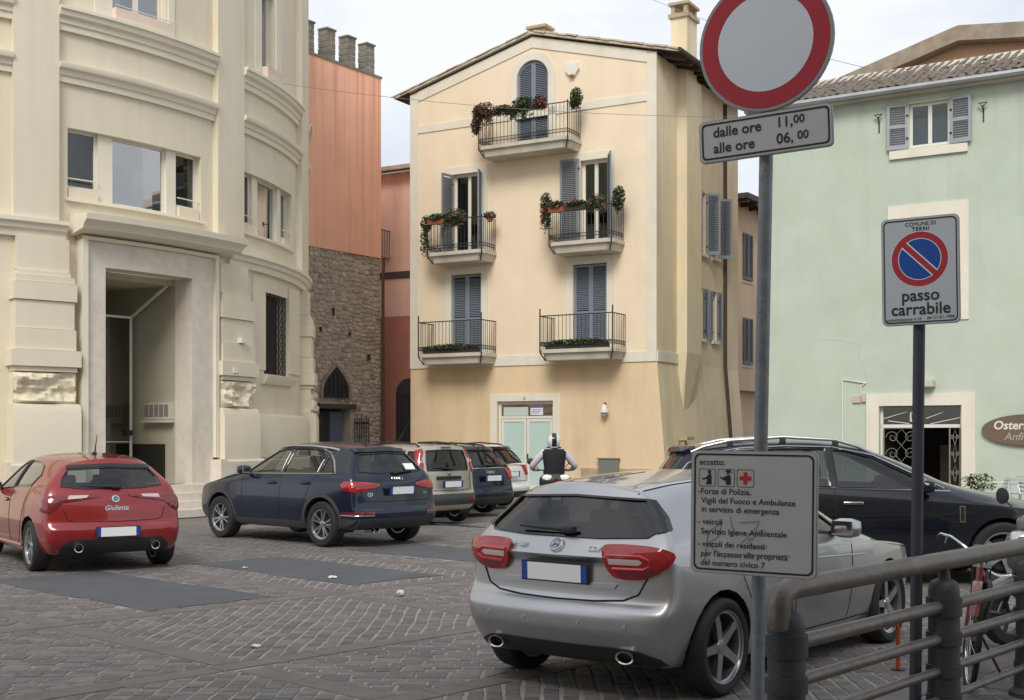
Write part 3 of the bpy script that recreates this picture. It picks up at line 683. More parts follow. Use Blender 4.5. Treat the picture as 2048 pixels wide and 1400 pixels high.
# tripartite windows
def tripart(o, cuts, pane_mid):
    s0, s1, z0, z1 = o; L_ = s1-s0; fl = lambda x, d, z: fnC(x, d, z)
    arc([(.29, z0), (.29, z1), (.31, z1), (.31, z0)], s0, s1).build('room_interior', m_room, cb)
    arc([(.0, z0-.06), (-.09, z0-.06), (-.09, z0-.005), (.28, z0-.005), (.28, z0-.05)], s0-.05, s1+.08).build('window_sill', m_creamt, cb, 30)
    a, b_, c, d_ = [s0+L_*q for q in cuts]
    for k, (e, f) in enumerate(((a, b_), (c, d_))): abox(e, f, .1, .28, z0+.002, z1-.002).build('mullion', m_creamt, cb)
    for e, f, big in ((s0, a, 0), (b_, c, 1), (d_, s1, 0)):
        fw = .05; zb = z0+.02 if big else z0+.24
        fr_ = arc([(.17, zb), (.17, zb+fw), (.24, zb+fw), (.24, zb)], e+.003, f-.003)
        for pr_ in (arc([(.17, z1-fw), (.17, z1-.003), (.24, z1-.003), (.24, z1-fw)], e+.003, f-.003), abox(e+.003, e+fw, .171, .241, zb+fw, z1-fw), abox(f-fw, f-.003, .171, .241, zb+fw, z1-fw)): fr_.add(pr_.v, pr_.f)
        fo = fr_.build('window', m_wfr, cb)
        abox(e+fw, f-fw, .2, .207, zb+fw, z1-fw).build('pane', m_mirror if big else m_pane, fo)
        if not big:
            arc([(.02, z0+.01), (.02, z0+.22), (.16, z0+.22), (.16, z0+.01)], e+.03, f-.03).build('window_box', mat('pale_pink_stone', srgb(226, 208, 190), .8, var=.05), fo)
            MB().tube([fnC(e+(f-e)*i/3, .05, z0+.42) for i in range(4)], .014, 6).build('guard_bar', m_wfr, fo)
            # casement standing ajar inside
            hx = e+.06; q = MB()
            for k in range(1): q.add([fnC(hx, .26, zb+.06), fnC(hx+(f-e)*.55, .75, zb+.06), fnC(hx+(f-e)*.55, .75, z1-.08), fnC(hx, .26, z1-.08)], [(0, 1, 2, 3)])
tripart(tri1, (.21, .31, .72, .80), None); tripart(tri2, (.22, .31, .70, .79), None)
# upper windows with flower boxes
for o, n in ((w1, 1), (w2, 0)):
    s0, s1, z0, z1 = o; abox(s0, s1, .29, .31, z0, z1).build('room_interior', m_room, cb)
    fr_ = MB()
    for e, f in ((s0, s0+.07), (s1-.07, s1))+((((s0+s1)/2-.06, (s0+s1)/2+.06),) if n else ()):
        q = abox(e, f, .16, .24, z0, z1-.01); fr_.add(q.v, q.f)
    q = abox(s0+.07, s1-.07, .17, .23, z0, z0+.4); fr_.add(q.v, q.f)
    fo = fr_.build('window', m_wfr, cb)
    abox(s0+.07, s1-.07, .2, .208, z0+.4, z1-.05).build('pane', m_mirror, fo)
    abox(s0-.04, s1+.04, -.2, .02, z0+.36, z0+.62).build('window_box', MATS['pale_pink_stone'], fo)
    MB().tube([fnC(s0-.06, -.22, z0+.66), fnC(s1+.06, -.22, z0+.66)], .012, 5).build('guard_bar', m_wfr, fo)
# doorway: canopy, travertine frame, vestibule, steps
CAN = [(-.02, 5.74), (-.62, 5.84), (-.66, 5.92), (-.78, 6.0), (-.8, 6.12), (-.02, 6.17)]
arc(CAN, CU(138), CU(440)).build('door_canopy', m_creamt, cb, 30)
fo_, fi_ = (CU(163), CU(411)), (dr[0], dr[1])
for s0, s1 in ((fo_[0], fi_[0]), (fi_[1], fo_[1])): abox(s0, s1, -.22, .3, .62, 5.14).build('door_jamb', m_marble, cb, 30)
abox(fo_[0], fo_[1], -.221, .3, 5.141, 5.66).build('door_lintel', m_marble, cb, 30)
for s0, s1 in ((fo_[0]-.12, fo_[0]-.002), (fo_[1]+.002, fo_[1]+.12)): abox(s0, s1, -.3, 0, 1.2, 5.72).build('frame_moulding', m_creamt, cb, 30)
abox(fo_[0]-.12, fo_[1]+.12, -.301, 0, 5.662, 5.735).build('frame_moulding', m_creamt, cb, 30)
VD = 2.6
vb = MB()
vb.add([fnC(dr[0], .3, .62), fnC(dr[1], .3, .62), fnC(dr[1], VD, .62), fnC(dr[0], VD, .62), fnC(dr[0], .3, 5.0), fnC(dr[1], .3, 5.0), fnC(dr[1], VD, 5.0), fnC(dr[0], VD, 5.0)], [(4, 5, 6, 7), (1, 2, 6, 5), (2, 3, 7, 6), (0, 3, 7, 4)])
vb.add([fnC(dr[0], .3, 5.0), fnC(dr[1], .3, 5.0), fnC(dr[1], .3, 5.14), fnC(dr[0], .3, 5.14)], [(0, 1, 2, 3)])
vb.build('vestibule', m_vest, cb)
MB().add([fnC(dr[0], -.2, .615), fnC(dr[1], -.2, .615), fnC(dr[1], VD, .615), fnC(dr[0], VD, .615)], [(0, 1, 2, 3)]).build('vestibule_floor', m_marble, cb)
gd = MB(); sp = CUr(262, RC-1.5)
for p, q in (((dr[0]+.02, 1.5, 4.35), (sp, 1.5, 4.35)), ((sp, 1.5, .62), (sp, 1.5, 4.4)), ((sp, 1.5, 4.35), (sp, .35, 5.0)), ((dr[0]+.03, 1.5, .62), (dr[0]+.03, 1.5, 4.4)), ((dr[0]+.03, 1.5, 1.55), (sp, 1.5, 1.55))):
    gd.tube([fnC(*p), fnC(*q)], .035 if q[2] != 1.55 else .012, 4)
gdo = gd.build('glass_door', m_wfr, cb)
MB().add([fnC(dr[0]+.04, 1.51, .66), fnC(sp-.03, 1.51, .66), fnC(sp-.03, 1.51, 4.32), fnC(dr[0]+.04, 1.51, 4.32)], [(0, 1, 2, 3)]).build('pane', glass('lobby_glass', (.35, .36, .32)), gdo)
MB().cbox(fnC(sp-.12, 1.42, 1.75), (.1, .1, .12)).build('door_knob', m_iron, gdo)
MB().add([fnC(sp+.05, VD-.02, .63), fnC(dr[1]-.06, VD-.02, .63), fnC(dr[1]-.06, VD-.02, 1.55), fnC(sp+.05, VD-.02, 1.55)], [(0, 1, 2, 3)]).build('dark_panel', m_dark, cb)
dk = MB().add([fnC(dr[1]-.012, .6, .63), fnC(dr[1]-.012, 2.5, .63), fnC(dr[1]-.012, 2.5, 1.5), fnC(dr[1]-.012, .6, 1.5)], [(0, 1, 2, 3)]).build('dark_panel', m_dark, cb)
ml = abox(dr[1]-.14, dr[1]-.001, .34, 1.14, 2.05, 2.42).build('mailbox_unit', m_conc, cb)
for i in range(5):
    for r_ in range(1): abox(dr[1]-.155, dr[1]-.142, .37+i*.155, .49+i*.155, 2.12, 2.38).build('mailbox_door', mat('mailbox_steel', srgb(170, 168, 158), .4, .5), ml)
arc([(.31, 1.98), (.31, 2.04), (1.2, 2.04), (1.2, 1.98)], dr[1]-.2, dr[1]-.001).build('mailbox_shelf', m_conc, ml)
for i in range(4):
    st = .62-.155*i
    arc([(.0 if i == 0 else -.25-.3*i+.3, 0), (-.55-.3*i, 0), (-.55-.3*i, st), (.0 if i == 0 else -.25-.3*i, st), ] if i else [(.29, 0), (-.55, 0), (-.55, st), (.29, st)], fo_[0]-.3-.12*i, fo_[1]+.25+.12*i).build('door_step', m_marble, cb, 30)
arc([(0, 0), (-.53, 0), (-.53, 1.15), (0, 1.15)], fo_[1]+.13, CU(427)-.36).build('step_cheek', m_marble, cb, 30)
# little plaques
for u, v0, v1, w_ in ((459, 3.82, 3.93, .22), (442, 3.12, 3.24, .16)):
    s = CU(u); abox(s-w_/2, s+w_/2, -.42, -.3, v0, v1).build('plaque', m_wfr, cb)
abox(-RC*R(112), RC*R(40), .2, .6, TOPZ-.4, TOPZ).build('parapet', m_cream, cb)
# ----------------------------------------------------------------- red battlemented tower house
FT = Frame(-4.6, 43.6, 54.8)
tw = FT.root('tower_house', 'red plastered tower house over a rubble stone foot, crowned by four stone merlons', 'building')
m_red = mat('terracotta_plaster', srgb(245, 186, 156), .88, var=.07, vscale=.8, bump=.25, bscale=50, dirt=(*srgb(206, 146, 124), .5), dscale=(3.2, 3.2, .12))
def streaks(m, col, z0, z1, amt, sc=(5, 5, .09)):      # rain streaks running down from the wall head
    t = m.node_tree; L = t.links.new; b = t.nodes['Principled BSDF']; src = b.inputs['Base Color'].links[0].from_socket
    g = t.nodes.new('ShaderNodeNewGeometry'); mp_ = t.nodes.new('ShaderNodeMapping'); mp_.inputs['Scale'].default_value = sc; L(g.outputs['Position'], mp_.inputs[0])
    n = t.nodes.new('ShaderNodeTexNoise'); n.inputs['Scale'].default_value = 1; n.inputs['Detail'].default_value = 3; L(mp_.outputs[0], n.inputs['Vector'])
    r = t.nodes.new('ShaderNodeMapRange'); r.inputs[1].default_value = .52; r.inputs[2].default_value = .72; L(n.outputs['Fac'], r.inputs[0])
    sx = t.nodes.new('ShaderNodeSeparateXYZ'); L(g.outputs['Position'], sx.inputs[0])
    h = t.nodes.new('ShaderNodeMapRange'); h.inputs[1].default_value = z0; h.inputs[2].default_value = z1; h.inputs[4].default_value = amt; L(sx.outputs[2], h.inputs[0])
    mu = t.nodes.new('ShaderNodeMath'); mu.operation = 'MULTIPLY'; L(r.outputs[0], mu.inputs[0]); L(h.outputs[0], mu.inputs[1])
    x = t.nodes.new('ShaderNodeMix'); x.data_type = 'RGBA'; L(mu.outputs[0], x.inputs[0]); L(src, x.inputs[6]); x.inputs[7].default_value = (*col, 1); L(x.outputs[2], b.inputs['Base Color'])
streaks(m_red, srgb(120, 74, 60), 9.5, 14.2, .45)
streaks(m_yels, srgb(170, 156, 128), 6, 13, .3, (3, 3, .1)); streaks(m_yel2, srgb(176, 150, 118), 4.0, 0, .35, (2.5, 2.5, .25))
streaks(m_cream, srgb(176, 162, 130), 4, 16, .3, (4, 4, .12))
m_rub = mat('rubble_stone', srgb(150, 134, 116), .9, var=.25, vscale=3, bump=.7, bscale=18)
m_rubj = mat('rubble_mortar', srgb(176, 166, 152), .95, var=.2, vscale=2)
m_tuff = mat('grey_merlon_stone', srgb(124, 120, 110), .92, var=.3, vscale=3, bump=.6, bscale=20)
SX0, SX1 = -7.0, .05
tws = MB().add([(SX0, 0, 7.88), (SX1, 0, 7.88), (SX1, 0, 14.2), (SX0, 0, 14.2), (SX1, 6, 7.88), (SX1, 6, 14.2), (SX0, 6, 7.88), (SX0, 6, 14.2)], [(0, 1, 2, 3), (1, 4, 5, 2), (3, 2, 5, 7), (4, 6, 7, 5), (6, 0, 3, 7)]); tws.build('wall', m_red, tw)
wn_ = (-2.87, -1.61, 2.95, 3.2); dg_ = (-2.95, -1.45, 0, 2.6)
foot = wall_grid([SX0, SX1], [0, 7.88], [dg_], .5)
foot.v = [(a, b_+.06, c) for a, b_, c in foot.v]
foot.add([(SX1, .06, 0), (SX1, 6, 0), (SX1, 6, 7.88), (SX1, .06, 7.88), (SX0, .06, 7.88), (SX0, .06, 0), (SX0, 6, 0), (SX0, 6, 7.88)], [(0, 1, 2, 3), (5, 6, 7, 4)])
ft = foot.build('stone_foot', m_rubj, tw)
m_rubs = mat('rubble_blocks', srgb(150, 134, 116), .9, var=.25, vscale=6, bump=.6, bscale=25)
def island_tint(m, cols):
    t = m.node_tree; L = t.links.new; g = t.nodes.new('ShaderNodeNewGeometry'); oi = t.nodes.new('ShaderNodeObjectInfo')
    ad = t.nodes.new('ShaderNodeMath'); ad.operation = 'ADD'; L(g.outputs['Random Per Island'], ad.inputs[0]); L(oi.outputs['Random'], ad.inputs[1])
    fr = t.nodes.new('ShaderNodeMath'); fr.operation = 'FRACT'; L(ad.outputs[0], fr.inputs[0]); rp = t.nodes.new('ShaderNodeValToRGB'); e = rp.color_ramp.elements
    e[0].color = (*cols[0], 1); e[1].color = (*cols[-1], 1); 
    for i, c in enumerate(cols[1:-1]): k = e.new((i+1)/(len(cols)-1)); k.color = (*c, 1)
    L(fr.outputs[0], rp.inputs[0]); L(rp.outputs[0], [n for n in t.nodes if n.type == 'MIX'][0].inputs[6])
island_tint(m_rubs, [srgb(148, 136, 122), srgb(182, 168, 150), srgb(166, 153, 138), srgb(196, 181, 162), srgb(174, 160, 144)])
rr = random.Random(11); z = .02; sts = []
gothic = lambda x, zz: 2.95 < zz < 4.0 and abs(x+2.24) < .63*(1-max(0, (zz-3.2)/.8)**1.6)+.12
while z < 7.8:
    h = rr.uniform(.11, .2); x = -4.3-rr.random()*.3
    while x < SX1-.05:
        wd = rr.uniform(.13, .34); cx, cz = x+wd/2, z+h/2+.035*sin(x*5+z*3)+rr.uniform(-.02, .02)
        if not (dg_[0]-.12 < cx < dg_[1]+.12 and cz < 2.7) and not gothic(cx, cz):
            j = lambda: rr.uniform(-.03, .03)
            n = 7; pl = []
            for i in range(n):
                a = 2*pi*i/n+rr.uniform(-.2, .2); k = 1/max(abs(cos(a)), abs(sin(a)))**.75
                pl.append((min(cx+wd*.47*cos(a)*k, SX1-.01), cz+h*.47*sin(a)*k))
            p_ = rr.uniform(-.012, .012)
            vs = [(a, .055, c) for a, c in pl]+[(cx+(a-cx)*.86, .03+p_, cz+(c-cz)*.86) for a, c in pl]
            sts.append((vs, [(i, (i+1) % n, n+(i+1) % n, n+i) for i in range(n)]+[tuple(range(n, 2*n))], x))
        x += wd
    z += h
sts.sort(key=lambda q: -(max(v[0] for v in q[0])-min(v[0] for v in q[0]))*(1 if q[2] > -3.9 else 0))
for vs, fs, _ in sts[:300]: MB().add(vs, fs).build('stone', m_rubs, ft)
rs = MB()
for vs, fs, _ in sts[300:]: rs.add(vs, fs)
rs.build('stones', m_rubs, ft, kind='stuff')
for x, z, w_, h_ in ((-2.35, 5.83, .1, .26), (-2.95, 5.2, .1, .16), (-1.55, 5.15, .12, .14), (-.6, 4.4, .16, .22)): MB().box(x-w_/2, x+w_/2, -.012, -.003, z-h_/2, z+h_/2).build('putlog_hole', m_room, ft)
gp = [(-2.87, 2.95), (-1.61, 2.95), (-1.61, 3.2)]+[(-2.24+.63*(1-(i/8)**1.7), 3.2+.8*i/8) for i in range(1, 9)]+[(-2.24-.63*(1-(i/8)**1.7), 3.2+.8*i/8) for i in range(7, 0, -1)]+[(-2.87, 3.2)]
MB().prism(gp, -.01, .05).build('gothic_window', mat('dark_leaded_glass', srgb(44, 50, 56), .25), tw)
gw = MB(); c0 = gp
n = len(gp); og = [(-2.24+(a+2.24)*1.16, 3.0+(c-3.0)*1.13) for a, c in gp]
gw.add([(a, -.05, c) for a, c in gp]+[(a, -.05, c) for a, c in og]+[(a, .05, c) for a, c in og]+[(a, .05, c) for a, c in gp], [(i, (i+1) % n, n+(i+1) % n, n+i) for i in range(n)]+[(n+i, n+(i+1) % n, 2*n+(i+1) % n, 2*n+i) for i in range(n)]+[(i, (i+1) % n, 3*n+(i+1) % n, 3*n+i) for i in range(n)])
gw.build('window_arch', m_rub, tw)
bars = MB()
for i in range(6): bars.tube([(-2.75+i*.2, -.03, 2.98), (-2.75+i*.2, -.03, 3.3+.6*(1-abs(i-2.5)/3))], .012, 4)
bars.build('window_bars', m_iron, tw)
MB().add([(dg_[0], .5, 0), (dg_[1], .5, 0), (dg_[1], .5, 2.6), (dg_[0], .5, 2.6)], [(0, 1, 2, 3)]).build('doorway_dark', m_room, tw)
MB().box(-2.2, -1.6, .3, .36, 0, 2.5).build('door_leaf', mat('blue_grey_door', srgb(96, 108, 124), .5, var=.05), tw)
MB().box(-2.9, -2.25, .3, .36, 0, 2.5).build('door_leaf', mat('dark_door', srgb(48, 46, 44), .5), tw)
MB().box(dg_[0]-.15, dg_[1]+.15, -.08, .02, 2.6, 2.75).build('door_lintel', m_wood, tw)
for x0, x1 in ((-3.75, -3.0), (-1.4, -.7)):
    gb = MB().box(x0, x1, -.1, -.07, .1, .16).box(x0, x1, -.1, -.07, 2.1, 2.16).box(x0, x1, -.1, -.07, 1.1, 1.15)
    for i in range(7): gb.tube([(x0+(x1-x0)*i/6, -.085, .05), (x0+(x1-x0)*i/6, -.085, 2.3+.12*(i % 2))], .016, 5)
    gb.build('iron_gate', m_iron, tw)
# merlons of coursed blocks
for k, s in enumerate((-4.38, -3.42, -2.42, -1.42, -.45)):
    mb2 = MB().box(s-.19, s+.19, .05, .40, 14.2, 15.2).build('merlon', m_rubj, tw)
    z = 14.2; rr = random.Random(k)
    for row in range(5):
        h = .2; cut = s-.22+rr.uniform(.15, .29)
        for x0, x1 in ((s-.22, cut), (cut, s+.22)):
            MB().bbox(((x0+x1)/2, .24, z+h/2), (x1-x0-.025, .40+rr.uniform(-.02, .02), h-.025), .007).build('block', m_tuff, mb2)
        z += h
    MB().bbox((s, .22, 15.23), (.47, .44, .06), .007).build('cap_stone', m_tuff, mb2)
MB().box(SX0, SX1+.03, -.03, .55, 14.14, 14.22).build('wall_coping', m_tuff, tw)
MB().tube([(.12, -.05, 7.9), (.12, -.06, 7.6), (.06, -.08, 7.3), (.06, -.08, 0)], .055, 8).build('downpipe', m_wood, tw)
# ----------------------------------------------------------------- pink house in the gap
FP = Frame(-4.0, 47.5, -29.6)
pk = FP.root('pink_house', 'narrow pink house wedged between the battlemented tower and the yellow house', 'house')
m_pink = mat('pink_plaster', srgb(226, 188, 168), .88, var=.07, vscale=.8, dirt=(*srgb(176, 120, 98), .5))
m_drd = mat('deep_red_plaster', srgb(172, 114, 97), .88, var=.09, vscale=.8, dirt=(*srgb(120, 62, 50), .5))
MB().box(-4, 2.2, 0, 5, 6.25, 11.75).build('wall', m_pink, pk)
MB().box(-4, 2.2, -.04, 5, 0, 6.24).build('lower_wall', m_drd, pk)
MB().box(-4, 2.2, -.05, 0, 7.7, 7.95).build('dark_band', m_wood, pk)
rp = MB().add([(-4.3, -.5, 11.75), (2.5, -.5, 11.75), (2.5, 2.5, 12.4), (-4.3, 2.5, 12.4), (-4.3, -.5, 11.9), (2.5, -.5, 11.9), (2.5, 2.5, 12.6), (-4.3, 2.5, 12.6)], [(0, 1, 2, 3), (4, 5, 6, 7), (0, 1, 5, 4), (1, 2, 6, 5), (0, 3, 7, 4)]).build('roof', m_tile, pk)
b = MB().box(-.1, .75, .9, 1.6, 12.1, 12.75); ck = b.build('roof_turret', m_plinth, pk)
for i in range(5): MB().cbox((.0+.17*i, 1.2, 12.85+.15*i), (.3, .7, .08), M.Rotation(-.5, 3, 'Y')).build('roof_tile', mat('red_tile', srgb(150, 104, 86), .9, var=.25, vscale=5), ck)
ap = [(-.45, 0), (.7, 0), (.7, 3.3)]+[(.125+.575*cos(pi*i/8), 3.3+.575*sin(pi*i/8)) for i in range(1, 8)]+[(-.45, 3.3)]
MB().prism(ap, -.07, -.05).build('arched_gate', mat('dark_gate', srgb(46, 42, 42), .6, var=.2), pk)
bb = MB()
for i in range(7): bb.box(-.4+i*.17, -.37+i*.17, -.085, -.072, 0, 3.3)
for i in range(10): bb.box(-.45, .7, -.083, -.073, .3+i*.33, .33+i*.33)
bb.build('gate_bars', m_iron, pk)
bl = MB().box(-1.2, -.75, -.75, 0, 8.5, 8.62).build('balcony', m_conc, pk)
q = MB()
for x in [-1.2+.09*i for i in range(6)]: q.tube([(x, -.73, 8.6), (x, -.73, 9.5)], .012, 4)
for i in range(7): q.tube([(-.75, -.73+.11*i, 8.6), (-.75, -.73+.11*i, 9.5)], .012, 4)
q.tube([(-1.2, -.73, 9.5), (-.75, -.73, 9.5), (-.75, 0, 9.5)], .02, 5); q.build('balcony_railing', m_iron, bl)
# ----------------------------------------------------------------- tan house far up the alley
FA = Frame(8.3, 46.5, 58)
ta = FA.root('alley_house', 'tan house with dark shutters and jettied upper floors far up the alley', 'house')
m_tan = mat('tan_plaster', srgb(204, 178, 150), .88, var=.08, vscale=.8, dirt=(*srgb(160, 128, 100), .5))
MB().box(0, 9, .35, 5, 0, 3.4).build('lower_wall', m_tan, ta)
MB().box(-.35, 9, 0, 5, 3.4, 10.4).build('wall', m_tan, ta)
MB().box(-.5, 9.2, -.7, 5, 10.4, 10.6).build('roof', m_wood, ta)
for i in range(10): MB().box(i*.9-.4, i*.9-.3, -.66, 0, 10.27, 10.395).build('rafter', m_wood, ta)
for x, z in ((1.2, 7.6), (1.2, 4.4), (4.5, 7.6), (4.5, 4.4)):
    MB().box(x-.55, x+.55, -.03, 0, z-.12, z-.04).build('window_sill', m_conc, ta)
    shutter(ta, x-.45, z, .44, 1.75, 0, 1, d=-.05, m=mat('dark_shutter', srgb(92, 96, 102), .6), ms=MATS['dark_shutter']); shutter(ta, x+.45, z, .44, 1.75, 0, -1, d=-.05, m=MATS['dark_shutter'], ms=MATS['dark_shutter'])
MB().box(.3, 1.2, .3, .345, 0, 2.4).build('door', m_dark, ta)
FA2 = Frame(7.3, 45.4, -31)
tb = FA2.root('alley_end_house', 'slim beige house front with a small chimney beside the dark downpipe', 'house')
MB().box(-1.2, .75, 0, .25, 0, 11.3).build('wall', mat('beige_plaster', srgb(214, 188, 150), .88, var=.07), tb)
MB().box(.3, .7, .02, .24, 11.3, 12.0).box(.22, .78, -.04, .3, 12.0, 12.1).build('chimney', m_plinth, tb)
MB().box(-.2, .72, -.16, 0, 6.0, 6.15).build('string_course', m_trim, tb)
# ----------------------------------------------------------------- green building with the osteria
FG = Frame(9.8, 30, -31.9)
gb_ = FG.root('green_building', 'pale green building with tiled eaves, shuttered window and white-framed osteria doorway', 'building')
m_green = mat('pale_green_plaster', srgb(188, 200, 184), .85, var=.09, vscale=.7, bump=.25, bscale=50, dirt=(*srgb(182, 184, 164), .35), dscale=(.5, .5, .5))
streaks(m_green, srgb(150, 156, 140), 3, 10, .4, (2.2, 2.2, .12))
GX0, GX1, GE = -4.0, 16.0, 10.0
gop = [(-.98, .96, 0, 2.41), (-.27, .69, 8.62, 9.68), (-.45, .8, 4.75, 6.7), (5.2, 6.3, 4.6, 6.6), (8.2, 9.3, 4.6, 6.6), (5.2, 6.2, 8.3, 9.5)]
gw_ = wall_grid([GX0, 3, 6, 10, GX1], [0, 4, GE], gop, .25)
gw_.add([(GX0, 0, 0), (GX0, 9, 0), (GX0, 9, GE), (GX0, 0, GE)], [(0, 1, 2, 3)]); gw_.add([(GX1, 0, 0), (GX1, 9, 0), (GX1, 9, GE), (GX1, 0, GE)], [(0, 1, 2, 3)])
gw_.build('wall', m_green, gb_)
gs = .42        # roof pitch (rise per metre)
rg_ = MB().add([(GX0-.3, -.3, GE), (GX1, -.3, GE), (GX1, 2.7, GE+3.25*gs), (GX0-.3, 2.7, GE+3.25*gs), (GX0-.3, -.3, GE-.12), (GX1, -.3, GE-.12), (GX1, 0, GE-.12), (GX0-.3, 0, GE-.12)], [(0, 1, 2, 3), (4, 5, 6, 7), (0, 1, 5, 4), (0, 3, 7, 4)]).build('roof', m_conc, gb_)
gt = coppo(.44, .1, .085); gt.materials.append(mat('mossy_grey_tile', srgb(112, 102, 92), .92, var=.4, vscale=6, bump=.5, bscale=30, dirt=(*srgb(70, 68, 62), .85), dscale=(2, 2, 2)))
pos = []
for j in range(9):
    for i in range(40): pos.append((GX0-.15+i*.205, -.3+j*.36))
pos.sort(key=lambda p: (p[0] > 3.4, p[1]))
rest = MB(); cnt = 0
for x, y in pos:
    z = GE+(y+.3)*gs+.03+.02*random.random(); rz = -pi/2+random.uniform(-.06, .06)
    if cnt < 290 and x < 3.4:
        o = link('roof_tile', gt, None, rg_, (x+random.uniform(-.02, .02), y+.44, z+.44*gs), (0, atan2(gs, 1)+.03+random.uniform(-.03, .03), rz)); cnt += 1
    if x < 8: # upturned channel tile between the cover tiles
        a = x+.1
        rest.add([(a+.085*cos(pi+pi*k/4), yy, GE+(yy+.3)*gs+.055+.05*sin(pi+pi*k/4)) for yy in (y, y+.4) for k in range(5)], [(k, k+1, 6+k, 5+k) for k in range(4)])
rest.build('channel_tiles', m_tile, rg_, kind='stuff')
MB().tube([(GX0-.3, -.37, GE-.02), (GX1, -.37, GE-.02)], .075, 10).build('gutter', mat('zinc_gutter', srgb(168, 170, 172), .45, .6, var=.12, vscale=2), rg_)
# shuttered attic window
m_gsh = mat('pale_grey_shutter', srgb(158, 162, 168), .6, var=.05); m_gsl = mat('grey_shutter_slats', srgb(136, 140, 146), .6)
surround(gb_, -.27, .69, 8.62, 9.68, .03, .02, -.02)
window(gb_, -.27, .69, 8.62, 9.68, bars=1, fw=.07, d=.08); room(gb_, -.27, .69, 8.62, 9.68, .25, .9)
cur = MB(); rr = random.Random(5)
for i in range(24): cur.add([(-.24+i*.0375, .19+.015*(i % 2), 8.66), (-.2025+i*.0375, .19+.015*((i+1) % 2), 8.66), (-.2025+i*.0375, .19+.015*((i+1) % 2), 9.35), (-.24+i*.0375, .19+.015*(i % 2), 9.35)], [(0, 1, 2, 3)])
cur.build('curtain', mat('blue_curtain', srgb(130, 160, 180), .8, var=.1), gb_)
shutter(gb_, -.28, 8.6, .5, 1.1, 174, 1, mid=.55, m=m_gsh, ms=m_gsl); shutter(gb_, .7, 8.6, .5, 1.1, 172, -1, mid=.55, m=m_gsh, ms=m_gsl)
MB().box(-.72, 1.1, -.07, 0, 8.38, 8.58).build('window_sill', m_trim, gb_)
for x, z in ((-.98, 9.3), (1.45, 9.25)):
    MB().tube([(x, 0, z), (x, -.1, z+.12)], .02, 5).tube([(x, -.1, z+.12), (x-.1, -.1, z+.2), (x+.1, -.1, z+.2), (x, -.1, z+.12)], .016, 5).tube([(x, -.02, z+.02), (x, -.02, z-.22)], .016, 5).build('wall_hook', m_iron, gb_)
# large white-framed window
surround(gb_, -.45, .8, 4.75, 6.7, .32, .55, -.03, bottom=True)
window(gb_, -.45, .8, 4.75, 6.7, bars=1, fw=.08, d=.12); room(gb_, -.45, .8, 4.75, 6.7, .25, .9)
for o in gop[3:]: surround(gb_, *o, .2, .25, bottom=True); window(gb_, *o, bars=1, fw=.07); room(gb_, *o, .25, .9)
# osteria doorway
surround(gb_, -.98, .96, 0, 2.41, .31, .29, -.05, m_trim)
room(gb_, -.98, .96, .02, 2.41, .25, 3.0)
fr_ = MB().box(-.98, .96, .12, .2, 1.88, 1.96).box(-.98, -.92, .12, .2, 0, 2.41).box(.9, .96, .12, .2, 0, 2.41).build('door_frame', m_wfr, gb_)
MB().box(-.92, .9, .15, .158, 1.96, 2.39).build('transom_pane', m_pane, fr_)
MB().box(-.28, .02, .135, .148, 2.03, 2.26).build('door_number_frame', m_trim, fr_); MB().box(-.24, -.02, .13, .134, 2.07, 2.22).build('number_field', m_room, fr_)
MB().tube([(-.92, .14, 2.1), (-.35, .14, 2.27)], .01, 5).tube([(-.8, .14, 2.05), (-.3, .14, 1.98)], .01, 5).tube([(.9, .14, 2.12), (.2, .14, 1.97)], .01, 5).tube([(.1, .14, 2.1), (.5, .14, 2.25)], .01, 5).build('transom_ironwork', m_wfr, fr_)
def scroll(cx, cz, r, s, d, n=14, turns=1.3): return [(cx+s*r*(1-i/n*.8)*cos(2*pi*turns*i/n), d, cz+r*(1-i/n*.8)*sin(2*pi*turns*i/n)) for i in range(n+1)]
for x0, x1 in ((-.9, -.05), (.66, .9)):
    wd = x1-x0; gi = MB().tube([(x0, .1, .05), (x0, .1, 1.86), (x1, .1, 1.86), (x1, .1, .05), (x0, .1, .05)], .02, 5)
    for zc in (.35, .8, 1.25, 1.65):
        for s in (-1, 1):
            gi.tube(scroll(x0+wd*.5+s*wd*.25, zc, min(wd*.24, .16), s, .1), .008, 4)
        gi.tube([(x0+wd*.5, .1, zc-.2), (x0+wd*.3, .1, zc), (x0+wd*.5, .1, zc+.2), (x0+wd*.7, .1, zc), (x0+wd*.5, .1, zc-.2)], .008, 4)
    gi.build('iron_gate_leaf', mat('grey_gate_paint', srgb(138, 136, 128), .5), gb_)
MB().box(.0, .6, 2.0, 2.3, .02, 1.45).build('inner_door', mat('brown_wood', srgb(96, 78, 52), .5, var=.2), gb_)
# hairline cracks in the plaster
for pts in ([(-1.28, 3.1), (-1.5, 3.6), (-1.42, 3.95), (-1.2, 4.3), (-1.08, 4.8)], [(-1.45, 3.9), (-1.9, 4.05), (-2.6, 4.1)]):
    MB().tube([(a+.02*sin(9*b), -.001, b) for a, b in pts], .0022, 4).build('plaster_crack', mat('crack_dark', srgb(150, 157, 143), .9), gb_)
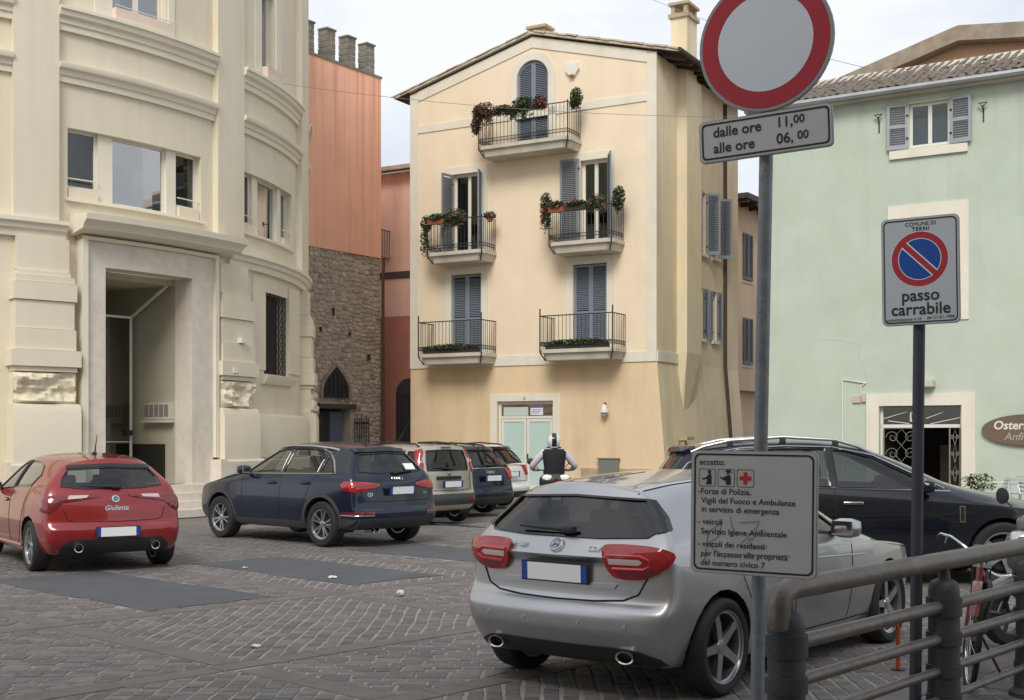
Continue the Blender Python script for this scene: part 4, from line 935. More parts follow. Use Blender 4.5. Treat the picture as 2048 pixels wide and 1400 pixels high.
# conduit, junction boxes, lamp
MB().tube([(-1.9, -.025, 0), (-1.88, -.025, 3.07), (-1.3, -.025, 2.98)], .018, 6).tube([(-1.32, -.03, 2.98), (-1.42, -.05, 2.9), (-1.42, -.05, 2.65)], .014, 5).build('cable_conduit', m_wfr, gb_)
MB().box(-1.62, -1.42, -.05, 0, 2.5, 2.66).build('junction_box', mat('terracotta_plate', srgb(200, 180, 160), .7), gb_)
MB().box(-1.4, -1.3, -.06, 0, 2.52, 2.72).build('junction_box', m_conc, gb_)
la = MB().box(.02, .36, -.3, -.02, 2.86, 3.0).build('door_lamp', m_conc, gb_); MB().box(.05, .33, -.28, -.05, 2.84, 2.858).build('lamp_lens', m_wfr, la)
# raised gable behind the tiled eaves
FB = Frame(12.3, 35.2, -31.9)
pg = FB.root('gabled_house', 'orange gable with a broad grey verge rising behind the green building', 'house')
GA = 13.05
MB().prism([(-5.6, 8), (6, 8), (6, 12.2), (.35, GA-.35), (-5.6, 11.1)], 0, 6).build('wall', mat('orange_plaster', srgb(222, 182, 150), .88, var=.06), pg)
for xa, za, xb, zb in ((.35, GA, -6.0, 11.25), (.35, GA, 6.2, 12.4)):
    MB().add([(xa, -.5, za), (xb, -.5, zb), (xb, -.5, zb-.42), (xa, -.5, za-.42), (xa, 6, za), (xb, 6, zb), (xb, 6, zb-.42), (xa, 6, za-.42)], [(0, 1, 2, 3), (4, 5, 6, 7), (0, 1, 5, 4), (2, 3, 7, 6), (1, 2, 6, 5), (0, 3, 7, 4)]).build('roof_verge', mat('weathered_verge', srgb(150, 138, 124), .9, var=.25, vscale=2.5, dirt=(*srgb(200, 160, 130), .6), dscale=(3, 3, 3)), pg)
# osteria sign
os_ = empty('osteria_sign', tuple(M.Translation((FG.o[0], FG.o[1], 0)) @ M.Rotation(FG.a, 4, 'Z') @ V((2.42, 0, 1.82))), FG.a, 'brown oval wooden sign lettered Osteria on the green wall', 'sign')
el = lambda a, b, n=40: [(a*cos(2*pi*i/n), b*sin(2*pi*i/n)) for i in range(n)]
MB().prism(el(1.0, .36), -.09, -.03).build('board', mat('sign_brown', srgb(110, 92, 74), .6, var=.12, vscale=6), os_)
MB().cbox((-.4, -.015, 0), (.05, .03, .3)).cbox((.4, -.015, 0), (.05, .03, .3)).build('bracket', m_iron, os_)
text('Osteria', .27, m_wfr, os_, (-.33, -.095, .1), bold=.02, shear=.15)
text('Anfiteatro', .25, mat('silver_letters', srgb(190, 188, 180), .35, .6), os_, (.02, -.095, -.16), bold=.01, shear=.2)

# ----------------------------------------------------------------- unseen house added behind the viewer to shade the foreground and feed reflections
FV = Frame(0, -3.6, 180)
vh = FV.root('added_shade_house', 'plain ochre house added unseen behind the viewer to shade the foreground and be reflected', 'house')
vop = [(x, x+1.1, z, z+1.8) for x in (-13, -9.5, -6, -2.5, 1, 4.5, 8, 11.5) for z in (4.3, 8.1)]
vg = wall_grid([-15, -5, 5, 15], [0, 4, 12.6], vop, .2); vg.add([(-15, 0, 0), (-15, 8, 0), (-15, 8, 12.6), (-15, 0, 12.6)], [(0, 1, 2, 3)]).add([(15, 0, 0), (15, 8, 0), (15, 8, 12.6), (15, 0, 12.6)], [(0, 1, 2, 3)]).add([(-15, 8, 0), (15, 8, 0), (15, 8, 12.6), (-15, 8, 12.6)], [(0, 1, 2, 3)])
vg.build('wall', mat('ochre_plaster', srgb(186, 174, 154), .88, var=.08, vscale=.8), vh)
MB().box(-15.3, 15.3, -.5, 8.3, 12.6, 12.8).build('roof', m_wood, vh)
for o in vop:
    window(vh, *o, bars=1, fw=.07); MB().box(o[0], o[1], .22, .24, o[2], o[3]).build('room_interior', m_room, vh)
# ================================================================= CARS
m_rubber = mat('tyre_rubber', (.018, .018, .019), .75, bump=.2, bscale=90)
m_black = mat('black_plastic', (.022, .022, .024), .55)
m_gloss = mat('gloss_black', (.012, .012, .014), .15, coat=.5)
m_dplast = mat('grey_bumper_plastic', (.045, .047, .05), .6)
m_chrome = mat('chrome', (.6, .61, .63), .15, 1)
m_alloy = mat('alloy_wheel', (.5, .51, .53), .28, .9)
m_alloyd = mat('dark_alloy_barrel', (.05, .05, .055), .5, .7)
m_tail = mat('red_lamp_lens', (.34, .008, .012), .08, coat=1)
m_taild = mat('deep_red_lamp', (.17, .01, .015), .12, coat=1)
m_tailc = mat('clear_lamp_insert', (.6, .46, .45), .15, coat=1)
m_tailr = mat('lamp_light_guide', (.62, .03, .035), .2, coat=1)
m_seat = mat('dark_seat_fabric', (.035, .035, .04), .9)
m_liner = mat('car_lining', (.03, .03, .032), .9)
m_cglass = glass('car_glass', (.30, .34, .33), 1.0)
m_cglassd = glass('privacy_glass', (.10, .115, .115), 1.0)
m_plate = mat('number_plate', srgb(232, 234, 236), .4)
m_pblue = mat('plate_blue', srgb(30, 66, 150), .4)
m_gap = mat('panel_gap_dark', (.006, .006, .006), .8)
def paint(name, col, metal=.0, rough=.32, coat=1.0):
    return mat(name, col, rough, metal, coat=coat, var=.03, vscale=1.5, spec=.5 if metal else .25)
def car_body_mesh(P):
    """box-topology cage: rows run bottom to roof edge, columns rear to front; subdivided to a smooth shell"""
    rows, T, FR = P['rows'], P['t'], [1, .8, .45, 0, -.45, -.8, -1]
    Nn, J, K = len(T), len(rows), len(FR); W = P['W']; pts = {}
    belt, roof, yroof, plan = P['belt'], P['roof'], P['yroof'], P['plan']
    xm = P['wb']/2
    for j, rw in enumerate(rows):
        for i, t in enumerate(T):
            x = rw['xt']+(rw['xf']-rw['xt'])*t
            if rw['k'] == 'roof': z, y = spol(roof, x), spol(yroof, x)
            elif rw['k'] == 'mid':
                zb, zr = spol(belt, x), spol(roof, x); z = zb+(zr-zb)*rw['f']; yb, yr = W*P['wbelt']*ipol(plan, x), spol(yroof, x); y = yb+(yr-yb)*rw['f']+P.get('tumble', .02)*(1 if 0 < x < 2 else .5)
            elif rw['k'] == 'belt': z = spol(belt, x); y = W*P['wbelt']*ipol(plan, x)
            else:
                z = spol([(rw['xt'], rw['z'][0]), (.2, rw['z'][1]), (P['wb']-.2, rw['z'][1]), (rw['xf'], rw['z'][2])], x); y = W*rw['w']*ipol(plan, x)
            br = rw['b']*max(0, 1-(x-rw['xt'])/.55)**1.5; bf = rw.get('bf', .16)*max(0, 1-(rw['xf']-x)/.9)**1.3
            cr = P['crown'] if rw['k'] == 'roof' else 0
            if rw['k'] == 'roof': bf += .18*max(0, 1-abs(x-P['wsx'])/.55)
            for k, f in enumerate(FR):
                if not (i in (0, Nn-1) or j in (0, J-1) or k in (0, K-1)): continue
                g_ = 1-abs(f)**2.2
                pts[i, j, k] = (x-br*g_+bf*g_, y*f, z+cr*g_+(rw.get('rc', 0)*g_ if i == 0 else 0))
    idx = {k: n for n, k in enumerate(pts)}; fs = []
    q = lambda *a: fs.append(tuple(idx[c] for c in a))
    for i in range(Nn-1):
        for j in range(J-1):
            for k in (0, K-1): q((i, j, k), (i+1, j, k), (i+1, j+1, k), (i, j+1, k))
        for k in range(K-1):
            for j in (0, J-1): q((i, j, k), (i+1, j, k), (i+1, j, k+1), (i, j, k+1))
    for j in range(J-1):
        for k in range(K-1):
            for i in (0, Nn-1): q((i, j, k), (i, j+1, k), (i, j+1, k+1), (i, j, k+1))
    me = bpy.data.meshes.new('body'); me.from_pydata(list(pts.values()), [], fs)
    bm = bmesh.new(); bm.from_mesh(me); bmesh.ops.recalc_face_normals(bm, faces=bm.faces[:])
    cl = bm.edges.layers.float.get('crease_edge') or bm.edges.layers.float.new('crease_edge'); bm.verts.ensure_lookup_table()
    inv = list(pts.keys())
    for e in bm.edges:
        a, b = inv[e.verts[0].index], inv[e.verts[1].index]
        if a[1] == b[1]:
            if a[0] == b[0] == 0: e[cl] = rows[a[1]].get('cr', 0)
            if a[2] == b[2] and a[2] in (0, K-1): e[cl] = max(e[cl], rows[a[1]].get('cs', 0))
    bm.to_mesh(me); bm.free()
    o = bpy.data.objects.new('tmp', me); COL.objects.link(o); s = o.modifiers.new('s', 'SUBSURF'); s.levels = P.get('lv', 3); s.render_levels = s.levels
    r = bpy.data.meshes.new_from_object(o.evaluated_get(bpy.context.evaluated_depsgraph_get())); bpy.data.objects.remove(o); bpy.data.meshes.remove(me)
    return r
class Car:
    def __init__(s, P, name, label, loc, deg, paintm):
        s.P = P; s.root = empty(name, (loc[0], loc[1], 0), R(deg), label, 'car'); s.paint = paintm
        me = car_body_mesh(P); s.bm = bmesh.new(); s.bm.from_mesh(me); bpy.data.meshes.remove(me)
        s.bvh = BVHTree.FromBMesh(s.bm)
    def cut(s, poly, axis, cond):
        """slice the shell along a convex outline and remove what lies inside"""
        n = len(poly); ar = sum(poly[i][0]*poly[(i+1) % n][1]-poly[(i+1) % n][0]*poly[i][1] for i in range(n))
        if ar < 0: poly = poly[::-1]
        a0, a1 = min(p[0] for p in poly)-.02, max(p[0] for p in poly)+.02; b0, b1 = min(p[1] for p in poly)-.02, max(p[1] for p in poly)+.02
        pr = (lambda c: (c.x, c.z)) if axis == 'y' else (lambda c: (c.y, c.z))
        def near(f):
            qs = [pr(v.co) for v in f.verts]; return cond(f.calc_center_median()) and max(q[0] for q in qs) > a0 and min(q[0] for q in qs) < a1 and max(q[1] for q in qs) > b0 and min(q[1] for q in qs) < b1
        fsn = [f for f in s.bm.faces if near(f)]
        for i in range(n):
            (p0, q0), (p1, q1) = poly[i], poly[(i+1) % n]; nx, nz = (q1-q0), -(p1-p0)
            geom = set(fsn)
            for f in fsn: geom.update(f.edges); geom.update(f.verts)
            co, no_ = ((p0, 0, q0), (nx, 0, nz)) if axis == 'y' else ((0, p0, q0), (0, nx, nz))
            r = bmesh.ops.bisect_plane(s.bm, geom=list(geom), dist=1e-5, plane_co=co, plane_no=V(no_).normalized())
            fsn = [f for f in r['geom'] if isinstance(f, bmesh.types.BMFace)]
        def inside(c):
            x, z = pr(c)
            return all((poly[(i+1) % n][0]-poly[i][0])*(z-poly[i][1])-(poly[(i+1) % n][1]-poly[i][1])*(x-poly[i][0]) > -1e-5 for i in range(n))
        kill = [f for f in fsn if inside(f.calc_center_median())]
        bmesh.ops.delete(s.bm, geom=kill, context='FACES')
    def hit(s, p, d):
        h = s.bvh.ray_cast(V(p), V(d).normalized(), 8); return (h[0], h[1]) if h[0] else (None, None)
    def patch(s, outline, view, off=.006, name='lamp', m=None, parent=None, step=.05, skirt=.012, dome=0, edge=1.0, sm=0, bvh=None):
        """drape an outline onto the shell. view: 'L','R' outline (x,z); ('rear',yaw) outline (p,z)"""
        if view in ('L', 'R'):
            sy = 1 if view == 'L' else -1; P3 = lambda p, q: V((p, sy*3, q)); D = V((0, -sy, 0))
        elif view == 'T': P3 = lambda p, q: V((p, q, 4)); D = V((0, 0, -1))
        elif view == 'F': P3 = lambda p, q: V((9, p, q)); D = V((-1, 0, 0))
        else:
            a = R(view[1]); D = V((cos(a), sin(a), 0)); pd = V((-sin(a), cos(a), 0)); P3 = lambda p, q: pd*p-D*5+V((0, 0, q))
        ol = []
        for (a, b), (c, d) in zip(outline, outline[1:]+outline[:1]):
            k = max(1, int(sqrt((c-a)**2+(d-b)**2)/step+.5)); ol += [V((a+(c-a)*i/k, b+(d-b)*i/k)) for i in range(k)]
        n = len(ol); x0, x1 = min(q.x for q in ol), max(q.x for q in ol); y0, y1 = min(q.y for q in ol), max(q.y for q in ol); inner = []
        def ins(x, y):
            c = False
            for i in range(n):
                a, b = ol[i], ol[i-1]
                if (a.y > y) != (b.y > y) and x < (b.x-a.x)*(y-a.y)/(b.y-a.y)+a.x: c = not c
            return c
        gx = x0+step/2
        while gx < x1:
            gy = y0+step/2
            while gy < y1:
                if ins(gx, gy) and min((V((gx, gy))-q).length for q in ol) > step*.35: inner.append(V((gx, gy)))
                gy += step
            gx += step
        keep = s.bvh
        if bvh: s.bvh = bvh
        r = delaunay_2d_cdt(ol+inner, [], [list(range(n))], 1, 1e-6)
        vs2, fs2 = r[0], r[2]; vs = []; base = []; bad = None; hits = []
        for q in vs2:
            h, nn = s.hit(P3(q.x, q.y), D)
            if h is None: h, nn = bad if bad else (P3(q.x, q.y)+D*3, -D)
            if nn.dot(D) > 0: nn = -nn
            bad = (h, nn); hits.append([P3(q.x, q.y), (h-P3(q.x, q.y)).dot(D), nn])
        s.bvh = keep
        if sm:                      # iron out the steps of the shell under a lamp
            nb = [set() for _ in vs2]
            for f in fs2:
                for i in range(len(f)): nb[f[i]].add(f[i-1]); nb[f[i-1]].add(f[i])
            for _ in range(sm):
                nt_ = [sum(hits[k][1] for k in nb[i])/max(1, len(nb[i])) for i in range(len(vs2))]; nn_ = [sum((hits[k][2] for k in nb[i]), hits[i][2]*1.0) for i in range(len(vs2))]
                for i in range(len(vs2)): hits[i][1] = .5*hits[i][1]+.5*nt_[i]; hits[i][2] = nn_[i].normalized()
        for q, (o_, t_h, nn) in zip(vs2, hits):
            h = o_+D*t_h; e = min((q-o).length for o in ol); k = 1 if dome == 0 else min(1, e/.03)
            vs.append(tuple(h+nn*(off*(edge if e < 1e-4 else 1)+dome*k))); base.append(tuple(h-nn*skirt))
        b = MB(); b.add(vs, fs2)
        cnt = {}
        for f in fs2:
            for i in range(len(f)): k = tuple(sorted((f[i], f[(i+1) % len(f)]))); cnt[k] = cnt.get(k, 0)+1
        o0 = len(vs); b.v += base
        for (i, j), c in cnt.items():
            if c == 1: b.f.append((i, j, o0+j, o0+i))
        s.last = BVHTree.FromPolygons([V(q) for q in vs], fs2)
        return b.build(name, m, parent or s.root, 35)
    def line(s, pts, view, r=.004, name='panel_gap', m=None, off=0, parent=None, close=False, step=.06, bvh=None):
        if view in ('L', 'R'):
            sy = 1 if view == 'L' else -1; P3 = lambda p, q: V((p, sy*3, q)); D = V((0, -sy, 0))
        elif view == 'T': P3 = lambda p, q: V((p, q, 4)); D = V((0, 0, -1))
        else:
            a = R(view[1]); D = V((cos(a), sin(a), 0)); pd = V((-sin(a), cos(a), 0)); P3 = lambda p, q: pd*p-D*5+V((0, 0, q))
        if close: pts = pts+pts[:1]
        keep = s.bvh
        if bvh: s.bvh = bvh
        out = []
        for (a, b), (c, d) in zip(pts, pts[1:]):
            k = max(1, int(sqrt((c-a)**2+(d-b)**2)/step+.5))
            for i in range(k): out.append((a+(c-a)*i/k, b+(d-b)*i/k))
        out.append(pts[-1]); p3 = []
        for p, q in out:
            h, nn = s.hit(P3(p, q), D)
            if h is not None: p3.append(h+(nn if nn.dot(D) < 0 else -nn)*off)
        s.bvh = keep
        if len(p3) < 2: return None
        return MB().tube(p3, r, 5).build(name, m or m_gap, parent or s.root, 60)
    def finish(s):
        me = bpy.data.meshes.new('body'); s.bm.normal_update(); s.bm.to_mesh(me); smooth(me, 50)
        body = link('body', me, s.paint, s.root)
        inn = me.copy(); inn.materials.clear()
        vs = [v.co-v.normal*.018 for v in me.vertices]
        for v, c in zip(inn.vertices, vs): v.co = c
        link('cabin_lining', inn, m_liner, s.root)
        s.bm.free(); s.body = body; return body
def wheel_proto(r, wd, rim, style, m_rim=None):
    """wheel lies with its axle along y, outside towards +y"""
    w2 = wd/2
    t = MB().lathe([(rim*1.01, -w2*.85), (rim*1.1, -w2), (r*.92, -w2), (r*.985, -w2*.82), (r, -w2*.5), (r, w2*.5), (r*.985, w2*.82), (r*.92, w2), (rim*1.1, w2), (rim*1.01, w2*.85)], 36, axis='y', close=True).mesh('wheel', 40); t.materials.append(m_rubber)
    b = MB().lathe([(rim*1.02, w2*.9), (rim*1.03, w2*.78), (rim*.93, w2*.7), (rim*.88, -w2*.5), (rim*.9, -w2*.9), (rim*1.0, -w2*.9), (rim*.98, w2*.6), (rim*1.0, w2*.88)], 36, axis='y', close=True)
    rb = b.mesh('rim', 40); rb.materials.append(m_rim or m_alloy)
    sp = MB(); n = 5
    def spoke(a, w0, w1, off=0):
        c_, s_ = cos(a), sin(a); pts = []
        for rr_, ww, y in ((rim*.12, w0, w2*.62), (rim*.55, (w0+w1)/2*.9, w2*.70), (rim*.95, w1, w2*.74)):
            for sg in (-1, 1):
                px, pz = rr_, sg*ww/2+off*(rr_/rim)
                pts += [(px*c_-pz*s_, y, px*s_+pz*c_), (px*c_-pz*.8*s_, y-.03, px*s_+pz*.8*c_)]
        f = []
        for k in range(2): a0 = k*4; f += [(a0, a0+2, a0+6, a0+4), (a0, a0+4, a0+5, a0+1), (a0+2, a0+3, a0+7, a0+6), (a0+1, a0+5, a0+7, a0+3)]
        sp.add(pts, f)
    for k in range(n):
        a = 2*pi*k/n+pi/2
        if style == 'twin':
            spoke(a-.20, rim*.12, rim*.13); spoke(a+.20, rim*.12, rim*.13)
        elif style == 'five': spoke(a, rim*.3, rim*.24)
        else:
            for d_ in (-.3, 0, .3): spoke(a+d_, rim*.09, rim*.1)
    sp.lathe([(rim*.2, w2*.55), (rim*.2, w2*.68), (rim*.12, w2*.72), (.001, w2*.72)], 16, axis='y')
    sm_ = sp.mesh('spokes', 40); sm_.materials.append(m_rim or m_alloy)
    dk = MB().lathe([(.01, w2*.2), (rim*.72, w2*.2), (rim*.72, w2*.12), (.01, w2*.12)], 24, axis='y').mesh('brake_disc', 40); dk.materials.append(m_alloyd)
    bp = MB().lathe([(.01, -w2*.6), (rim*.9, -w2*.6), (rim*.9, -w2*.55), (.01, -w2*.55)], 20, axis='y').mesh('brake_shield'); bp.materials.append(m_black)
    return t, rb, sm_, dk, bp
def add_wheels(car, r, wd, rim, style, yo, hub=None, steer=0):
    pro = wheel_proto(r, wd, rim, style)
    for x in (0, car.P['wb']):
        for sy in (1, -1):
            rz = (0 if sy > 0 else pi)+(R(steer) if x else 0)
            wl = link('wheel', pro[0], None, car.root, (x, sy*(yo-wd/2), r), (0, random.uniform(0, 1.2), rz))
            for nm, me in (('rim', pro[1]), ('spokes', pro[2]), ('brake_disc', pro[3]), ('brake_shield', pro[4])): link(nm, me, None, wl)
            lin = MB(); n = 14; ra = car.P['arch']-.004
            for k in range(n+1):
                a = pi*k/n-.25 if k == 0 else pi*k/n
                a = -.35+(pi+.7)*k/n
                for y in (yo+.0, yo-.34): lin.v.append((x+ra*cos(a), sy*y, max(.16, r+.01+ra*sin(a))))
            lin.f = [(2*k, 2*k+2, 2*k+3, 2*k+1) for k in range(n)]+[tuple(2*k+1 for k in range(n+1))]
            # follow the shell outline: pull the outer lip back under the body side
            for k in range(0, len(lin.v), 2):
                q = lin.v[k]; h, _ = car.hit((q[0], sy*3, q[2]+.01), (0, -sy, 0)); lin.v[k] = (q[0], (h.y-sy*.012) if h is not None and abs(h.y) > yo-.3 else sy*(yo-.08), q[2])
            lin.build('wheel_well', m_black, car.root)
def arch_poly(x, r, R_, n=22): return [(x+R_*cos(2*pi*i/n), r+.012+R_*sin(2*pi*i/n)) for i in range(n)]
def seats(car, xf, xr, zs, w, hr=.0):
    def seat(x, y, wd, nm):
        b = MB().bbox((x+.22, y, zs+.02), (.5, wd, .16), .05).build(nm, m_seat, car.root, 60)
        MB().bbox((x-.12, y, zs+.36), (.14, wd*.95, .62), .06, M.Rotation(-.28, 3, 'Y')).build('backrest', m_seat, b, 60)
        MB().bbox((x-.235, y, zs+.76+hr), (.09, .26, .17), .04, M.Rotation(-.2, 3, 'Y')).tube([(x-.21, y-.05, zs+.6), (x-.23, y-.05, zs+.72+hr)], .008, 5).tube([(x-.21, y+.05, zs+.6), (x-.23, y+.05, zs+.72+hr)], .008, 5).build('headrest', m_seat, b, 60)
    seat(xf, w*.42, .5, 'seat'); seat(xf, -w*.42, .5, 'seat')
    b = MB().bbox((xr+.2, 0, zs+.02), (.48, w*1.45, .15), .05).build('rear_seat', m_seat, car.root, 60)
    MB().bbox((xr-.12, 0, zs+.33), (.14, w*1.45, .58), .06, M.Rotation(-.3, 3, 'Y')).build('backrest', m_seat, b, 60)
    for y in (-.42, 0, .42): MB().bbox((xr-.24, y*w/.75, zs+.69+hr), (.08, .24, .14), .035).build('headrest', m_seat, b, 60)
    xd = car.P['dash']
    MB().bbox((xd, 0, car.P['zdash']-.16), (.5, w*1.75, .3), .08).build('dashboard', m_seat, car.root, 60)
    MB().tube([(xd-.38+.05*sin(2*pi*i/16), w*.42+.18*cos(2*pi*i/16), car.P['zdash']-.08+.17*sin(2*pi*i/16)) for i in range(17)], .014, 6).build('steering_wheel', m_black, car.root)
    MB().bbox((car.P['wsx']-.25, 0, car.P['zmir']), (.04, .24, .07), .02).build('rear_view_mirror', m_black, car.root)
def plate(car, y, z, x, tilt=0, w=.52, h=.11, holder=True):
    rt = M.Rotation(tilt, 3, 'Y')
    o = MB().cbox((x, y, z), (.012, w+.02, h+.02), rt).build('plate_holder', m_black, car.root)
    MB().cbox((x-.009, y, z), (.008, w-.09, h), rt).build('plate_field', m_plate, o)
    for s in (-1, 1): MB().cbox((x-.009, y+s*(w/2-.0225), z), (.008, .045, h), rt).build('plate_band', m_pblue, o)
def mirror(car, x, z, y, m, s):
    b = MB().bbox((x, s*(y+.1), z), (.17, .21, .145), .066, M.Rotation(s*.12, 3, 'Z')).build('door_mirror', m, car.root, 60)
    MB().cbox((x-.075, s*(y+.1), z+.003), (.012, .17, .105), M.Rotation(s*.12, 3, 'Z')).build('mirror_glass', m_chrome, b)
    MB().tube([(x, s*(y-.06), z-.06), (x, s*(y+.03), z-.03)], .025, 6).build('mirror_foot', m_black, b)
def handle(car, x, z, side, m, L_=.2):
    h, n = car.hit((x, side*3, z), (0, -side, 0))
    MB().bbox((h.x, h.y+side*.022, h.z), (L_, .022, .032), .009).build('door_handle', m, car.root, 60)
    MB().cbox((h.x, h.y+side*.002, h.z-.002), (L_*.72, .006, .05)).build('handle_recess', m_gap, car.root)
def wiper(car, y0, z0, y1, z1, view=('rear', 0)):
    D = V((1, 0, 0)); p = []
    for i in range(7):
        f = i/6; h, n = car.hit((-5, y0+(y1-y0)*f, z0+(z1-z0)*f), (1, 0, 0)); p.append(h+n*.03)
    o = MB().tube(p, .012, 6, rs=[.022, .02, .014, .013, .012, .01, .008]).build('rear_wiper', m_black, car.root, 60)
    MB().bbox(p[0], (.05, .1, .05), .015).build('wiper_pivot', m_black, o, 60)
def exhaust(car, x, y, z, r=.045, oval=1.0):
    b = MB().lathe([(r*.82, -.04), (r, -.045), (r, .12), (r*.8, .12)], 18, axis='x', close=True); b.map(lambda a, c, d: (a+x, c*oval+y, d+z))
    o = b.build('exhaust_tip', m_chrome, car.root, 40)
    MB().lathe([(.001, .05), (r*.84, .05)], 18, axis='x').map(lambda a, c, d: (a+x, c*oval+y, d+z)).build('exhaust_bore', m_gap, o)
def std_rows(tb, tg, ts, nose, zc, ztail, zb, b=.10, rc=.02):
    """tb bumper corner x, tg glass-base corner x, ts roof-edge corner x"""
    return [dict(k='s', z=(zc+.02, zc-.01, zc+.02), w=.90, xt=tb+.12, xf=nose-.12, b=b*.9, cs=.3),
            dict(k='s', z=(zc+.14, zc+.10, zc+.14), w=.975, xt=tb+.01, xf=nose-.02, b=b),
            dict(k='s', z=(ztail-.08, zc+.34, ztail-.1), w=1.0, xt=tb, xf=nose, b=b*1.1, cr=.35),
            dict(k='s', z=(ztail, zc+.44, ztail), w=1.0, xt=tb+.07, xf=nose-.01, b=b*1.1, cr=.35),
            dict(k='s', z=(zb-.16, zb-.16, zb-.26), w=.985, xt=tb+.085, xf=nose-.06, b=b*1.1, cs=.25),
            dict(k='belt', xt=tg, xf=nose-.2, b=b*.95), dict(k='mid', f=.5, xt=(tg+ts)/2-.01, xf=nose-.3, b=b*.85), dict(k='roof', xt=ts, xf=nose-.38, b=b*.8, cr=.6, rc=rc)]
TT = [0, .025, .07, .13, .2, .28, .36, .44, .52, .6, .68, .76, .84, .91, .97, 1]
# ----------------------------------------------------------------- silver hatchback in the foreground
PA_ = dict(W=.88, wb=2.70, wbelt=.955, crown=.055, wsx=1.75, lv=3, arch=.36, dash=1.75, zdash=.95, zmir=1.25,
    rows=std_rows(-.64, -.52, -.32, 3.42, .20, .64, 1.0, .10), t=TT,
    belt=[(-.6, 1.01), (0, 1.0), (1, .955), (1.9, .915), (2.3, .86), (3.3, .70)],
    roof=[(-.45, 1.285), (-.34, 1.30), (0, 1.345), (.6, 1.38), (1.1, 1.375), (1.5, 1.28), (2.1, 1.0), (2.5, .90), (3.1, .77)],
    yroof=[(-.4, .50), (.0, .54), (.8, .57), (1.4, .58), (2.1, .68), (2.6, .70), (3.1, .60)], plan=[(-.75, .90), (-.4, .955), (.1, 1), (2.6, 1), (3.0, .96), (3.45, .84)])
silver = paint('silver_car_paint', (.46, .465, .475), .85, .36)
_r = PA_['rows']      # bumper ledge and the overhanging tailgate crease
_r[0].update(xt=-.50); _r[1].update(z=(.45, .30, .36), cr=.55, xt=-.635); _r[2].update(z=(.58, .54, .56), cr=.2)
_r[3].update(z=(.64, .62, .64), xt=-.555, cr=.5); _r[4].update(z=(.875, .78, .72), xt=-.55, cr=.55)
_r.insert(5, dict(k='s', z=(.915, .85, .76), w=.975, xt=-.595, xf=3.34, b=.11, cr=.55, cs=.2))
A = Car(PA_, 'silver_car', 'silver hatchback with big red tail lamps parked behind the exception sign', (.70, 8.62), 51, silver)
for sy in (1, -1):
    for x in (0, 2.70): A.cut(arch_poly(x, .317, .36), 'y', lambda c, sy=sy: c.y*sy > .45)
    sd1 = [(1.02, .985), (1.9, .945), (1.62, 1.13), (1.36, 1.272), (1.1, 1.325), (1.0, 1.33)]
    sd2 = [(.0, 1.055), (.95, .99), (.92, 1.335), (.5, 1.325), (.1, 1.27), (-.08, 1.18)]
    for q in (sd1, sd2): A.cut(q, 'y', lambda c, sy=sy: c.y*sy > .3)
rw = [(-.66, 1.075), (-.62, 1.045), (-.3, 1.03), (.3, 1.03), (.62, 1.045), (.66, 1.075), (.60, 1.18), (.51, 1.268), (0, 1.288), (-.51, 1.268), (-.60, 1.18)]
A.cut(rw, 'x', lambda c: c.x < -.15)
A.cut([(-.62, .97), (.62, .97), (.5, 1.3), (-.5, 1.3)], 'x', lambda c: c.x > 1.15 and c.z > .93)
A.finish()
for v in ('L', 'R'):
    for q in (sd1, sd2): A.patch(q, v, -.006, 'window', m_cglass, skirt=.0)
    A.line(sd1[:2]+sd1[2:], v, .011, 'window_seal', m_gloss, close=True); A.line(sd2, v, .011, 'window_seal', m_gloss, close=True)
    A.line([(1.98, .9), (1.96, .6), (1.9, .3)], v); A.line([(.98, .98), (1.0, .6), (1.0, .3)], v); A.line([(.06, 1.03), (.2, .85), (.33, .62), (.42, .42), (.6, .3)], v)
    A.line([(.42, .285), (2.3, .285)], v, .006)
    A.line([(.2, .84), (1.2, .80), (2.2, .76)], v, .007, 'crease_line', silver, .0)
for sg, q in ((1, 'L'), (-1, 'R')): handle(A, 1.2, .83, sg, silver); handle(A, .35, .87, sg, silver); mirror(A, 1.72, .99, .83, silver, sg)
A.patch(rw, ('rear', 0), -.006, 'rear_window', m_cglass, skirt=0); A.line(rw, ('rear', 0), .012, 'window_seal', m_gloss, close=True)
for sg in (1, -1):   # dark finlets beside the rear glass
    A.patch([(sg*a, b) for a, b in ((.265, 1.065), (.225, 1.18), (.20, 1.272), (.265, 1.262), (.34, 1.16), (.36, 1.085))], ('rear', -35*sg), .010, 'rear_window_fin', m_gloss)
A.patch([(-.62, .97), (.62, .97), (.5, 1.3), (-.5, 1.3)], 'F', -.004, 'windscreen', m_cglass, skirt=0)
for sg in (1, -1):
    th = 28*sg; ol = [(.19, .98), (.30, .99), (.45, .988), (.58, .975), (.66, .945), (.63, .885), (.55, .82), (.45, .782), (.31, .782), (.25, .81), (.205, .90)]
    q = rnd([(sg*(a-.18), b) for a, b in ol], 1)
    lp = A.patch(q, ('rear', -th), .024, 'tail_lamp', m_tail, dome=.007, step=.025, sm=6, skirt=.045); lb = A.last
    A.patch([(sg*(a-.18), b) for a, b in ((.23, .912), (.43, .912), (.455, .895), (.43, .877), (.24, .877))], ('rear', -th), .005, 'lamp_insert', m_tailc, lp, step=.02, bvh=lb, skirt=.003)
    A.patch([(sg*(a-.18), b) for a, b in ((.285, .838), (.47, .845), (.55, .86), (.60, .88), (.53, .825), (.45, .795), (.31, .795))], ('rear', -th), .003, 'lamp_lower_lens', m_taild, lp, step=.025, bvh=lb, skirt=.002)
    A.line([(sg*(a-.18), b) for a, b in ((.22, .93), (.44, .932), (.495, .91), (.50, .875), (.46, .852), (.26, .85))], ('rear', -th), .009, 'lamp_ring', m_tailr, .002, lp, bvh=lb)
